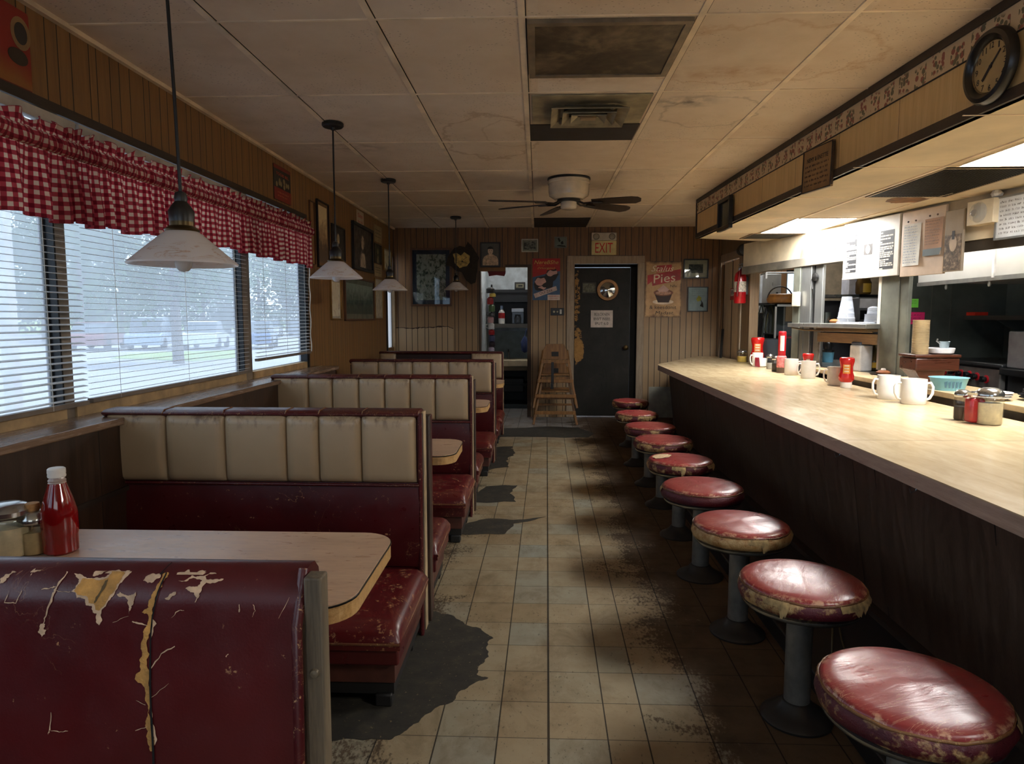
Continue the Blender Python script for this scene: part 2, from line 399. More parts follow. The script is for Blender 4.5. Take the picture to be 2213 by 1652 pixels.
def floor_patch(px, amp, seed):
    pts = [(p.x, p.y) for p in (onz(a, b, 0) for a, b in px)]
    ar = sum(pts[i][0]*pts[(i+1) % len(pts)][1]-pts[(i+1) % len(pts)][0]*pts[i][1] for i in range(len(pts)))
    if ar < 0: pts = pts[::-1]
    MB().prism(ragged(pts, amp, 3, seed), -.01, .0012).build('bare_patch', BARE, fl)['label'] = 'black ragged patch where the floor tiles have worn away'
floor_patch([(840, 1600), (870, 1585), (905, 1562), (985, 1510), (1020, 1480), (1055, 1466), (1030, 1458), (1032, 1448), (1056, 1420), (1066, 1380), (1040, 1360), (1000, 1345), (940, 1322), (860, 1330), (700, 1500), (690, 1600)], .14, 5)
floor_patch([(1035, 1022), (1100, 1010), (1110, 985), (1108, 965), (1060, 968), (1040, 1000)], .16, 6)
floor_patch([(1015, 1085), (1115, 1085), (1118, 1050), (1050, 1052), (1010, 1075)], .12, 8)
floor_patch([(985, 1155), (1090, 1155), (1110, 1132), (1180, 1117), (1100, 1124), (1050, 1122), (995, 1135)], .1, 9)
floor_patch([(1075, 945), (1270, 946), (1285, 938), (1250, 924), (1160, 923), (1085, 926)], .1, 10)
# ceiling with its grid
ce = struct(MB().box(WL-.3, 4.9, NEAR-.2, 11, HT, HT+.12).build('ceiling', CEIL))
GX = [-1.325, -.675, -.07, .645, 1.25]; GY = [1.0, 1.91, 2.84, 3.76, 4.76, 5.68, 6.55, 7.4, 8.3]
for gx in GX: MB().box(gx-.014, gx+.014, NEAR, YBK, HT-.006, HT+.01).build('grid_rail', RAIL, ce)
for gy in [-1.8, -.9, .05]+GY: MB().box(WL, 1.8, gy-.006, gy+.006, HT-.004, HT+.01).build('grid_rail', RAIL, ce)
MB().box(WL, WL+.025, NEAR, YBK, HT-.02, HT).build('edge_angle', RAIL, ce)
# thin shadow gaps beside the rails
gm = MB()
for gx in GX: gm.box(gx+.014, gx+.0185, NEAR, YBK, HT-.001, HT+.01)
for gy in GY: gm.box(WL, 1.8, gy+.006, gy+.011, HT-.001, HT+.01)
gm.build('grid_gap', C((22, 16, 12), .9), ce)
# left wall: dado ledge, window band, panelling above
WY0, WY1, WZ0, WZ1 = -1.6, 5.66, .955, 2.165
m = MB(); m.box(WL-.06, WL, NEAR, 11, WZ1, HT); m.box(WL-.06, WL, NEAR, 11, 0, WZ0); m.box(WL-.06, WL, WY1, 8.74, WZ0, WZ1)
m.box(WL-.06, WL, 9.14, 11, WZ0, WZ1); m.box(WL-.06, WL, NEAR, WY0, WZ0, WZ1)
struct(m.build('wall_left', W_LEFT))
struct(MB().box(WL-.001, -1.745, NEAR, 5.78, 0, .905).build('wall_left_dado', DARKWOOD))
struct(MB().box(WL+.001, -1.735, 5.8, YBK, 0, .62).build('wall_left_dado', DARKWOOD))
struct(MB().box(WL-.001, -1.725, NEAR, 5.82, .905, .935).build('trim_1', SILLM, bevel=.006))
struct(MB().box(-1.745, -1.735, NEAR, 5.78, .62, .64).build('trim_2', TRIM))
struct(MB().box(WL-.001, WL+.018, NEAR, 5.70, 2.165, 2.205).build('trim_3', TRIM))
# back wall with two openings
OX0, OX1, OZ1 = ony(1037, 700, YBK).x, ony(1143, 700, YBK).x, ony(1100, 577, YBK).z
DX0, DX1, DZ1 = ony(1240, 700, YBK).x, ony(1376, 700, YBK).x, ony(1300, 570, YBK).z
m = MB()
for a, b, z0, z1 in ((WL-.14, OX0, 0, HT), (OX0, OX1, OZ1, HT), (OX1, DX0, 0, HT), (DX0, DX1, DZ1, HT), (DX1, 3.28, 0, HT), (3.28, 3.60, 0, 1.62), (3.28, 3.60, 1.98, HT), (3.60, 4.9, 0, HT)): m.box(a, b, YBK, YBK+.12, z0, z1)
struct(m.build('wall_back', W_BACK))
zt = ony(1060, 586, YBK).z; xm = ony(1092, 600, YBK).x
struct(MB().box(OX0, xm, YBK+.03, YBK+.09, zt, OZ1+.02).build('wall_back_patch', C((126, 92, 56), .7)))
struct(MB().box(1.5, 2.40, YBK-.004, YBK-.001, 0, .42).build('wall_back_dado', C((150, 152, 142), .6)))
# right side wall beside the counter end
RX = 2.42
m = MB(); m.box(RX, RX+.1, 7.92, 8.28, 0, HT); m.box(RX, RX+.1, 8.28, YBK, ony(1570, 550, 8.7).z, HT)
struct(m.build('wall_right', W_RIGHT))
# outer kitchen walls and the wall behind the camera
KOUT = C((96, 96, 94), .6); 
struct(MB().box(WL-.14, 4.9, NEAR-.12, NEAR, 0, .8).build('wall_front', W_BACK))
m = MB(); m.box(WL-.14, -1.1, NEAR-.12, NEAR, .8, HT); m.box(1.1, 4.9, NEAR-.12, NEAR, .8, HT); m.box(-1.1, 1.1, NEAR-.12, NEAR, 2.35, HT)
struct(m.build('wall_front_upper', W_BACK))
struct(MB().box(4.9, 5.02, NEAR-.12, 11, 0, HT).build('wall_kitchen_outer', KOUT))
# ------------------------------------------------------------------ soffit over the counter
def local(pt, o, rz):   # world point to the frame of an object at o turned by rz
    d = Vector(pt)-Vector(o); c, s = math.cos(-rz), math.sin(-rz)
    return Vector((d.x*c-d.y*s, d.x*s+d.y*c, d.z))
SOFM = panel_mat('soffit_panelling', 0, ((194, 158, 104), (218, 183, 124), (232, 201, 148)), offs=(0, .61), per=1.22, gw=.002)
def border_mat():
    n = NT('rose_wallpaper_border'); p = n.xyz()
    base = n.mix(n.noise(6., 4.), (200, 174, 136), (214, 190, 152))
    pv = n.vec(p[0], 0., p[2])
    # flower clusters: big soft band of dots along the strip
    cen = n.ma('SUBTRACT', p[2], 0.); wave = n.ma('MULTIPLY', n.ma('SINE', n.ma('MULTIPLY', p[0], 21.)), .012)
    band = n.rng(n.ma('ABSOLUTE', n.ma('SUBTRACT', cen, wave)), .038, .052, 1., 0.)
    v1 = n.voro(46., n.mp((1, 1, 1), pv)); col = n.voro(46., n.mp((1, 1, 1), pv), out=1)
    hue = n.n('ShaderNodeSeparateColor'); n.put(hue.inputs[0], col)
    leaf = n.mix(n.ma('GREATER_THAN', hue.outputs[0], .52), (84, 82, 58), (140, 58, 50))
    msk = n.ma('MULTIPLY', n.ma('LESS_THAN', v1, n.rng(hue.outputs[1], 0, 1, .42, .66)), band)
    msk = n.ma('MULTIPLY', msk, n.ma('GREATER_THAN', n.ma('SINE', n.ma('MULTIPLY', p[0], 48.)), -.55))
    return n.done(n.bsdf(n.mix(n.ma('MULTIPLY', msk, .85), base, leaf), .75))
SL = (SOF1-SOF0).length + 6.0          # runs on past the camera
sof = thing('counter_soffit', 'panelled soffit hung above the lunch counter, with rose border and dark trim', 'soffit', SOF0, SRZ)
struct(sof)
th = HT-SZ; zb = [SZ, SZ+.045, SZ+.245, SZ+.352, SZ+.39]
MB().box(0, SL, 0, .03, zb[1], zb[2]).build('face_panel', SOFM, sof)
bo = MB().box(0, SL, -.004, .03, -.0535, .0535).build('wallpaper_border', border_mat(), sof, loc=(0, 0, (zb[2]+zb[3])/2))
MB().box(0, SL, -.006, .03, zb[2]-.0025, zb[2]+.0025).build('bead_line', C((28, 20, 16)), sof)
MB().box(0, SL, -.014, .03, zb[3], HT-.001).build('top_trim', TRIM, sof)
MB().box(-.012, SL, -.014, .03, zb[0], zb[1]).build('bottom_trim', TRIM, sof)
MB().box(-.012, 0, -.014, .8, SZ, HT-.001).build('end_trim', TRIM, sof)
# its underside: boards with a rail, two lit panels, dark grilles
def under(name, mat, pts, z0, z1, par=None): return MB().prism(pts, z0, z1).build(name, mat, par)
A = SOF0; Bp = SOF0+SDIR*SL; far = KW0+KN*-.0; 
UX, U0 = 2.2, 7.15
up = struct(MB().prism([(A.x+.0, A.y), (Bp.x, Bp.y), (4.8, Bp.y), (4.8, 7.45), (2.45, 7.45)][::1], SZ, SZ+.03).build('ceiling_soffit', CEIL2))
railm = MB()
for yy in (6.7, 5.7, 4.76, 3.83, 2.88, 1.95): railm.box(1.70, 2.9+(7.4-yy)*.0, yy-.004, yy+.004, SZ-.003, SZ)
railm.build('grid_rail', RAIL, up)
MB().beam((2.11, 6.75, SZ-.003), (2.235, 1.5, SZ-.003), .022, .006).build('grid_rail', RAIL, up)
MB().beam((2.56, 6.75, SZ-.003), (2.68, 4.6, SZ-.003), .012, .006).build('grid_rail', RAIL, up)
LAMP = NT('lit_diffuser'); e = LAMP.n('ShaderNodeEmission'); e.inputs[0].default_value = (1, .985, .955, 1); e.inputs[1].default_value = 40.
LAMP = LAMP.done(e.outputs[0])
def fluor(x0, x1, y0, y1, label):
    t = thing('ceiling_light', label, 'ceiling light', ((x0+x1)/2, (y0+y1)/2, SZ), 0, 'lit panels over the counter')
    w, d = (x1-x0)/2, (y1-y0)/2
    MB().box(-w+.012, w-.012, -d+.012, d-.012, -.004, .002).build('diffuser', LAMP, t)
    m = MB()
    for a, b, c, dd in ((-w, w, -d, -d+.012), (-w, w, d-.012, d), (-w, -w+.012, -d+.012, d-.012), (w-.012, w, -d+.012, d-.012)): m.box(a, b, c, dd, -.006, .002)
    m.build('frame', RAIL, t)
fluor(2.10, 2.60, 5.71, 6.69, 'lit fluorescent ceiling panel over the far end of the counter')
fluor(2.235, 2.74, 2.90, 3.82, 'lit fluorescent ceiling panel over the near part of the counter, beside the clock')
fluor(2.27, 2.78, -.2, .75, 'lit fluorescent ceiling panel over the counter, behind the viewer')
def mesh_grille(x0, x1, y0, y1, label, dark):
    t = thing('ceiling_grille', label, 'ceiling grille', ((x0+x1)/2, (y0+y1)/2, SZ))
    w, d = (x1-x0)/2, (y1-y0)/2
    MB().box(-w, w, -d, d, -.002, .004).build('backing', C((14, 14, 14), .8), t)
    if dark:
        g = MB(); k = -w
        while k < w: g.box(k, k+.004, -d, d, -.006, -.002); k += .02
        k = -d
        while k < d: g.box(-w, w, k, k+.004, -.006, -.002); k += .02
        g.build('mesh', C((58, 54, 48), .5, .6), t)
    else: MB().box(-w*.97, w*.97, -d*.96, d*.96, -.005, -.002).build('cover', C((44, 44, 42), .6), t)
    m = MB()
    for a, b, c, dd in ((-w, w, -d, -d+.014), (-w, w, d-.014, d), (-w, -w+.014, -d+.014, d-.014), (w-.014, w, -d+.014, d-.014)): m.box(a, b, c, dd, -.008, .002)
    m.build('frame', C((150, 130, 104), .5), t)
mesh_grille(2.19, 2.72, 3.85, 4.74, 'black mesh grille in the soffit ceiling between the two lit panels', True)
mesh_grille(2.06, 2.52, 6.71, 7.15, 'dark cover panel at the far end of the soffit ceiling', False)
# water stain and drooping board edge
STAIN = C((122, 84, 44), .85, var=.35, vs=14.)
p = onz(1955, 432, SZ); pts = ragged([(p.x-.12, p.y-.06), (p.x+.16, p.y-.05), (p.x+.12, p.y+.10), (p.x-.03, p.y+.13)], .22, 3, 4)
MB().prism(pts, SZ-.0015, SZ+.001).build('water_stain', STAIN, up)
# ------------------------------------------------------------------ fittings of the main ceiling
t = thing('return_air_grille', 'wide grimy return air panel in the ceiling, nearest the viewer', 'ceiling vent', ((-.05+.625)/2, 3.18, HT))
n = NT('grimy_vent_metal'); b = n.noise(2.6, 6., .62); f2 = n.noise(22., 5., .65)
VENTM = n.done(n.bsdf(n.ramp(n.ma('ADD', n.ma('MULTIPLY', b, .75), n.ma('MULTIPLY', f2, .25)), [(.34, (46, 36, 24)), (.5, (82, 68, 48)), (.66, (134, 116, 90))]), .55, .2, n.bump(f2, .2, .003)))
w, d = .335, .315
MB().box(-w+.03, w-.03, -d+.03, d-.03, -.012, -.001).build('panel', VENTM, t)
m = MB()
for a, b, c, dd in ((-w, w, -d, -d+.03), (-w, w, d-.03, d), (-w, -w+.03, -d+.03, d-.03), (w-.03, w, -d+.03, d-.03)): m.box(a, b, c, dd, -.018, -.0005)
m.build('frame', C((128, 112, 90), .5, .2, var=.25), t)
t = thing('air_diffuser', 'square stepped air diffuser in the ceiling behind the grimy panel', 'ceiling vent', (.285, 4.06, HT))
DIFM = C((150, 138, 110), .5, .1, var=.28, vs=7.)
MB().box(-.325, .33, -.27, .27, -.01, -.0005).build('face_plate', DIFM, t, bevel=.004)
def ring(w0, d0, z0, w1, d1, z1, cy, th=.006):
    a = MB(); o = [(-w0, cy-d0, z0), (w0, cy-d0, z0), (w0, cy+d0, z0), (-w0, cy+d0, z0)]; i = [(-w1, cy-d1, z1), (w1, cy-d1, z1), (w1, cy+d1, z1), (-w1, cy+d1, z1)]
    up_ = [(x, y, z+th) for x, y, z in o]; ui = [(x, y, z+th) for x, y, z in i]
    v = o+i+up_+ui; f = []
    for k in range(4):
        l = (k+1) % 4; f += [(k, k+4, l+4, l), (8+k, 8+l, 12+l, 12+k), (k, l, 8+l, 8+k), (4+k, 12+k, 12+l, 4+l)]
    return a.add(v, f)
ring(.215, .19, -.055, .16, .13, -.025, 0).build('outer_cone', DIFM, t)
ring(.15, .125, -.06, .11, .085, -.03, 0).build('middle_cone', DIFM, t)
ring(.10, .08, -.062, .06, .04, -.035, 0).build('inner_cone', DIFM, t)
MB().box(-.045, .045, -.025, .025, -.06, -.045).box(-.012, .012, -.012, .012, -.05, -.005).build('centre_plate', C((140, 116, 86)), t, bevel=.004)
MB().box(-.165, .165, .12, .16, -.05, -.012).build('back_lip', C((124, 104, 78), var=.4), t, bevel=.01)
MB().box(-.14, .14, -.11, .11, -.014, -.0095).build('throat', C((26, 22, 17)), t)
DKP = C((40, 31, 22), .8, var=.3, vs=6.)
tag(MB().box(-.055, .625, 4.36, 4.74, HT-.006, HT-.0005).build('ceiling_panel', DKP), 'dark stained ceiling infill panel behind the air diffuser', 'ceiling panel')
tag(MB().box(-.055, .625, 8.32, 9.16, HT-.006, HT-.0005).build('ceiling_panel', DKP), 'dark ceiling infill panel at the back wall behind the fan', 'ceiling panel')
# ceiling fan
FX, FY = .262, 6.02
fan = thing('ceiling_fan', 'cream ceiling fan with five dark brown blades hugging the ceiling', 'ceiling fan', (FX, FY, HT))
CREAM = C((214, 200, 176), .25, var=.08, coat=.3)
MB().lathe([(.185, 0), (.187, -.012), (.182, -.02)]).build('ceiling_plate', C((24, 20, 18), .5), fan, smooth=40)
MB().lathe([(.180, -.018), (.183, -.05), (.176, -.055), (.176, -.115), (.170, -.15), (.13, -.175), (.125, -.18)]).build('motor_housing', CREAM, fan, smooth=40)
m = MB().lathe([(.10, -.178), (.10, -.2), (.06, -.202)]); m.build('flywheel', C((30, 26, 24), .5), fan, smooth=40)
MB().lathe([(.066, -.2), (.07, -.212), (.07, -.25), (.06, -.262), (.0, -.266)]).build('switch_cap', CREAM, fan, smooth=50)
BL = plain_wood('fan_blade_brown', ((34, 24, 17), (50, 36, 25), (66, 48, 33)), axis=0)
for deg, r in ((-12, .62), (36, .70), (106, .72), (152, .70), (190, .70)):
    a = math.radians(deg)
    pts = [(.2, -.045), (.33, -.058), (r-.08, -.07), (r-.025, -.055), (r, -.02), (r-.005, .03), (r-.05, .068), (.33, .058), (.2, .045)]
    m = MB().prism(pts, -.004, .004)
    ca, sa = math.cos(math.radians(-13)), math.sin(math.radians(-13))
    m.v = [(x, y*ca-z*sa, y*sa+z*ca) for x, y, z in m.v]
    bl = m.build('blade', BL, fan, loc=(0, 0, -.205), rz=a)
    k = MB().tube([(.08, 0, .01), (.13, 0, -.012), (.18, 0, -.01), (.21, 0, -.008)], .009, 8)
    k.prism([(.19, -.03), (.28, -.02), (.3, 0), (.28, .02), (.19, .03)], -.012, -.006)
    k.build('blade_iron', C((38, 32, 28), .4, .6), bl)
# ------------------------------------------------------------------ pendant lamps
def shade_mat():
    n = NT('frosted_marbled_glass'); p = n.xyz()
    a = n.noise(9., 5., .65, n.mp((1, 1, 4)), 1.2)
    low = n.rng(n.ma('ABSOLUTE', n.ma('SUBTRACT', p[2], .035)), .0, .035, 1., 0.)
    band = n.ma('MULTIPLY', n.rng(n.ma('ABSOLUTE', n.ma('SUBTRACT', a, .56)), .0, .035, 1., 0.), low)
    col = n.mix(n.ma('MULTIPLY', band, .75), (250, 246, 243), (200, 140, 66))
    df = n.bsdf(col, .25, Coat_Weight=.3)
    tl = n.n('ShaderNodeBsdfTranslucent'); n.put(tl.inputs[0], col)
    return n.done(n.mixs(.58, df, tl.outputs[0]))
SHADE = shade_mat(); BLK = C((20, 19, 18), .4); BRASS = C((92, 74, 44), .35, .8, var=.25)
BULB = NT('opal_bulb'); BULB = BULB.done(BULB.mixs(.4, BULB.bsdf((238, 236, 232), .15), BULB.n('ShaderNodeBsdfTranslucent').outputs[0]))
def pendant(x, y, rim, rad, label, lean=0.):
    t = thing('pendant_lamp', label, 'pendant lamp', (x, y, rim), 0, 'pendant lamps over the booths')
    s = rad/.16; hz = HT-rim
    prof = [(.160, 0), (.162, .004), (.110, .050), (.060, .094), (.046, .104), (.042, .106)]
    inner = [(.039, .102), (.056, .090), (.105, .046), (.154, .004), (.160, 0)]
    MB().lathe([(r*s, z*s) for r, z in prof+inner], seg=48, caps=False).build('lamp_shade', SHADE, t, smooth=30)
    MB().lathe([(0, -.022*s), (.014*s, -.019*s), (.023*s, -.008*s), (.026*s, .006*s), (.022*s, .024*s), (.014*s, .045*s), (.013*s, .07*s)], seg=24, caps=False).build('bulb', BULB, t, smooth=60)
    MB().lathe([(.050*s, .103*s), (.052*s, .108*s), (.040*s, .118*s), (.036*s, .12*s), (.036*s, .135*s)], seg=24).build('gallery', BRASS, t, smooth=40)
    MB().lathe([(.036*s, .133*s), (.038*s, .165*s), (.030*s, .18*s), (.018*s, .195*s), (.02*s, .205*s), (.016*s, .222*s), (.008*s, .226*s)], seg=24).build('socket', BLK, t, smooth=40)
    MB().tube([(0, 0, .22*s), (lean*.3, 0, .22*s+(hz-.22*s)*.4), (lean, 0, hz-.02)], .0055, 8).build('cord', BLK, t, smooth=60)
    MB().lathe([(.012, -.045), (.014, -.03), (.058, -.028), (.066, -.02), (.066, -.004), (.06, 0)], c=(lean, 0, hz), seg=32).build('ceiling_canopy', BLK, t, smooth=40)
for (px, py, y, rad, lab, ln) in ((397, 573, 2.16, .163, 'nearest pendant lamp, large white glass cone hanging in front of the gingham curtain', -.02),
        (727, 602, 4.28, .162, 'second pendant lamp with a white cone shade, hanging in front of the framed pictures', 0),
        (843, 628, 6.0, .152, 'third pendant lamp with gold flecks on its cone shade, by the left wall corner', 0),
        (986, 627, 8.2, .145, 'farthest and smallest pendant lamp, hanging before the dark wreath', 0)):
    q = ony(px, py, y); pendant(q.x, y, q.z, rad, lab, ln)
# ------------------------------------------------------------------ windows, blinds, valance
def dusty_pane():
    n = NT('dusty_window_glass')
    tr = n.n('ShaderNodeBsdfTransparent'); n.put(tr.inputs[0], (238, 244, 248))
    df = n.n('ShaderNodeBsdfTranslucent'); n.put(df.inputs[0], (222, 230, 240))
    gl = n.n('ShaderNodeBsdfGlossy'); gl.inputs[1].default_value = .05
    d = n.ma('ADD', HAZE, n.ma('MULTIPLY', n.rng(n.noise(2.2, 4.), .35, .7), .10))
    return n.done(n.mixs(.04, n.mixs(d, tr.outputs[0], df.outputs[0]), gl.outputs[0]))
HAZE = .24
PANE = dusty_pane()
ALU = C((92, 90, 86), .4, .5); DKALU = C((24, 25, 26), .4, .4); STOP = C((176, 146, 104), .6, var=.2)
BLINDM = NT('blind_slat_white'); BLINDM = BLINDM.done(BLINDM.mixs(.25, BLINDM.bsdf((206, 206, 204), .45), BLINDM.n('ShaderNodeBsdfTranslucent').outputs[0]))
CORD = C((214, 210, 200), .7)
wins = [(4.55, 5.655), (2.762, 4.43), (.96, 2.70), (-1.6, .88)]
for i, (y0, y1) in enumerate(wins):
    w = struct(thing('window_%d' % (i+1), 'aluminium framed window pane in the left wall', 'window', (WL-.045, (y0+y1)/2, WZ0)))
    h = WZ1-WZ0; d = (y1-y0)/2; m = MB()
    for a, b, z0, z1 in ((-d, d, 0, .03), (-d, d, h-.03, h), (-d, -d+.012, .03, h-.03), (d-.012, d, .03, h-.03)): m.box(-.008, .012, a, b, z0, z1)
    m.build('window_frame', ALU, w)
    MB().box(-.003, .003, -d+.012, d-.012, .03, h-.03).build('window_pane', PANE, w)
    MB().box(.013, .058, -d, d, -.02, .028).build('wood_stop', STOP, w)
for k, (a, b) in enumerate(((2.70, 2.762), (4.43, 4.55), (.88, .96))):
    t = struct(MB().box(WL-.058, WL+.004, a+.006, b, WZ0-.02, WZ1).build('trim_%d' % (4+k), C((122, 108, 92), .5, var=.2)))
    MB().box(WL-.058, WL+.002, a-.002, a+.006, WZ0-.02, WZ1).build('dark_channel', DKALU, t)
t = struct(MB().box(WL-.058, WL+.014, 5.63, 5.69, WZ0-.02, WZ1).build('trim_7', DKALU))
def blind(y0, y1, zb, tilt, sw, label, dx=.047, tape=2, sp=.0255):
    t = thing('window_blind', label, 'window blind', (WL+dx, (y0+y1)/2, WZ0), 0, 'slatted blinds on the left windows')
    L = (y1-y0)/2; m = MB(); z = zb-WZ0+.03; c, s = math.cos(tilt)*sw/2, math.sin(tilt)*sw/2; top = 2.10-WZ0
    while z < top:
        jit = random.uniform(-.001, .001)
        m.add([(-c, -L, z+s+jit), (c, -L, z-s), (c, L, z-s), (-c, L, z+s+jit), (-c, -L, z+s+jit+.0015), (c, -L, z-s+.0015), (c, L, z-s+.0015), (-c, L, z+s+jit+.0015)],
              [(3,2,1,0),(4,5,6,7),(0,1,5,4),(1,2,6,5),(2,3,7,6),(3,0,4,7)]); z += sp
    m.build('slats', BLINDM, t)
    MB().box(-.018, .018, -L, L, top, top+.04).build('head_rail', C((190, 188, 182), .5), t)
    MB().box(-.013, .013, -L, L, zb-WZ0, zb-WZ0+.018).build('bottom_rail', C((120, 108, 96), .5), t)
    for f in ([.12, .5, .88] if tape == 2 else [.2, .8]):
        y = -L+2*L*f; MB().tube([(.014, y, zb-WZ0), (.014, y, top)], .0011, 5).build('ladder_cord', CORD, t)
    return t
blind(4.52, 5.60, 1.055, .18, .022, 'farthest slatted blind, on the window by the framed pictures, hanging short of the sill', sp=.027)
blind(2.80, 4.40, .99, .015, .010, 'middle slatted blind with its thin slats open over the parking lot view', sp=.026)
blind(.98, 2.775, .985, .22, .020, 'nearest slatted blind with plainly visible slats at the left edge of the photo')
# gathered operating cord at the far jamb
tag(MB().tube([(WL+.06, 5.60+.01*math.sin(k*.9), 2.0-k*.03) for k in range(32)], .004, 6).build('blind_cord', CORD, None, smooth=60), 'pale tangled pull cord hanging at the far edge of the window', 'cord')
def gingham():
    n = NT('red_gingham'); u = n.xyz(n.uv())
    def stripe(v): return n.ma('LESS_THAN', n.ma('FRACT', n.ma('DIVIDE', v, .036)), .5)
    s = n.ma('ADD', stripe(u[0]), stripe(u[1]))
    c = n.mix(n.rng(s, 0, 1), (206, 174, 148), (156, 48, 55)); c = n.mix(n.rng(s, 1, 2), c, (108, 10, 24))
    c = n.mix(n.rng(n.noise(7., 4.), .4, .8, 0, .3), c, (120, 60, 50))
    tl = n.n('ShaderNodeBsdfTranslucent'); n.put(tl.inputs[0], c)
    return n.done(n.mixs(.45, n.bsdf(c, .85, 0, n.bump(n.noise(300., 2.), .1, .002)), tl.outputs[0]))
GING = gingham()
cu = thing('gingham_valance', 'gathered red and white gingham valance along the top of the windows', 'curtain', (WL+.095, 0, 0))
Y0, Y1 = 1.1, 5.56; NU = 1400
rr = random.Random(11); ph = [0.]; amp = []; A_ = .6
for i in range(NU+1):
    y = Y0+(Y1-Y0)*i/NU
    A_ += rr.uniform(-.06, .06); A_ = max(.5, min(1.25, A_)); amp.append(A_)
    ph.append(ph[-1]+(Y1-Y0)/NU*2*PI/(.125*(1+.38*math.sin(y*3.7)+.25*math.sin(y*8.3+1))))
topz = lambda y: 2.088+(y-2.35)*.0125
botz = lambda y: 1.715+(min(max(y, 2.3), 4.)-2.3)*.028
arc_ = [0.]
for i in range(1, NU+1):
    dx = .026*(amp[i]*math.sin(ph[i])-amp[i-1]*math.sin(ph[i-1])); dy = (Y1-Y0)/NU
    arc_.append(arc_[-1]+math.hypot(dx, dy))
NV = 14
def skirt(u, v):
    i = int(round(u*NU)); y = Y0+(Y1-Y0)*u; t = v
    zt, zb = topz(y)-.098, botz(y)+.009*math.sin(ph[i]*.33+1)
    a = .006+.022*min(1, t*1.3)*amp[i]
    fine = .004*(1-t)*math.sin(ph[i]*3.1)
    return (a*math.sin(ph[i])+fine+.02*t*0, y+.004*t*math.cos(ph[i]*.7)*amp[i], zt+(zb-zt)*t)
m = MB().grid(skirt, NU, NV, True)
uvs = [(arc_[i], 2.2-(j/NV)*.29) for j in range(NV+1) for i in range(NU+1)]
sk = m.build('skirt', GING, cu, smooth=180, uv=uvs)
def pocket(u, v):
    i = int(round(u*NU)); y = Y0+(Y1-Y0)*u; a = PI*v
    g = .5+.5*math.sin(ph[i]*2.6+math.sin(ph[i]*.37)*2)
    r = .017+.008*g
    return (.008+r*math.sin(a)*1.1, y+.006*math.sin(a*2+ph[i]), topz(y)-.082+.034*math.cos(a))
m = MB().grid(pocket, NU, 8, True)
m.build('rod_pocket', GING, cu, smooth=180, uv=[(arc_[i], 2.35-j/8*.1) for j in range(9) for i in range(NU+1)])
def ruffle(u, v):
    i = int(round(u*NU)); y = Y0+(Y1-Y0)*u
    zt = topz(y)-.003+.010*math.sin(ph[i]*1.3)+.006*math.sin(ph[i]*.6)
    return (.006+(.004+.014*v)*math.sin(ph[i]*1.55), y+.008*v*math.cos(ph[i]*1.1), topz(y)-.05+(zt-topz(y)+.05)*v)
m = MB().grid(ruffle, NU, 4)
m.build('heading_ruffle', GING, cu, smooth=180, uv=[(arc_[i]*1.1, 2.4+j/4*.05) for j in range(5) for i in range(NU+1)])
MB().tube([(.004, Y0-.03, topz(Y0)-.082), (.004, Y1+.02, topz(Y1)-.082)], .007, 8).build('curtain_rod', C((170, 160, 140), .4, .6), cu)
# narrow far window beside the corner
w = struct(thing('window_5', 'narrow bright window by the left back corner', 'window', (WL-.07, 8.94, .3)))
m = MB()
for a, b, z0, z1 in ((-.2, .2, 0, .03), (-.2, .2, 1.5, 1.53), (-.2, -.17, .03, 1.5), (.17, .2, .03, 1.5)): m.box(-.03, .03, a, b, z0, z1)
m.build('window_frame', ALU, w); MB().box(-.003, .003, -.17, .17, .03, 1.5).build('window_pane', PANE, w)
CURT = NT('thin_pale_cloth'); tl = CURT.n('ShaderNodeBsdfTranslucent'); CURT.put(tl.inputs[0], (246, 238, 232)); CURT = CURT.done(CURT.mixs(.65, CURT.bsdf((240, 232, 226), .8), tl.outputs[0]))
tag(MB().grid(lambda u, v: (WL-.03+.008*math.sin(u*22), 8.76+.36*u, .35+1.5*v), 60, 2).build('window_curtain', CURT, smooth=180), 'plain pale curtain panel in the narrow window at the far left corner', 'curtain')
t = struct(MB().box(WL-.02, WL+.012, 8.69, 8.745, 0, 1.83).build('trim_8', DKALU)); struct(MB().box(WL-.02, WL+.02, 9.13, 9.17, 0, 1.83).build('trim_9', C((150, 128, 96), .5)))
# ------------------------------------------------------------------ outdoors
GZ = -.3
n = NT('sunlit_asphalt'); a = n.noise(.25, 4.); AS = n.done(n.bsdf(n.mix(n.rng(a, .3, .7), (150, 154, 162), (178, 182, 188)), .9))
n = NT('grass_green'); a = n.noise(.8, 5., .7); GR = n.done(n.bsdf(n.mix(n.rng(a, .3, .7), (120, 148, 84), (160, 180, 110)), .9))
gd = struct(MB().box(-160, WL-.14, -40, 160, GZ-.2, GZ).build('ground_outside', AS))
def yard(px, name):
    pts = [(p.x, p.y) for p in (onz(a, b, GZ) for a, b in px)]
    ar = sum(pts[i][0]*pts[(i+1) % len(pts)][1]-pts[(i+1) % len(pts)][0]*pts[i][1] for i in range(len(pts)))
    o = MB().prism(pts if ar > 0 else pts[::-1], GZ-.05, GZ+.02).build(name, GR); struct(o)
yard([(240, 775), (420, 782), (530, 772), (540, 757), (400, 760), (280, 766)], 'lawn_island')
yard([(-400, 726), (200, 722), (520, 712), (700, 708), (800, 695), (-400, 695)], 'lawn_verge')
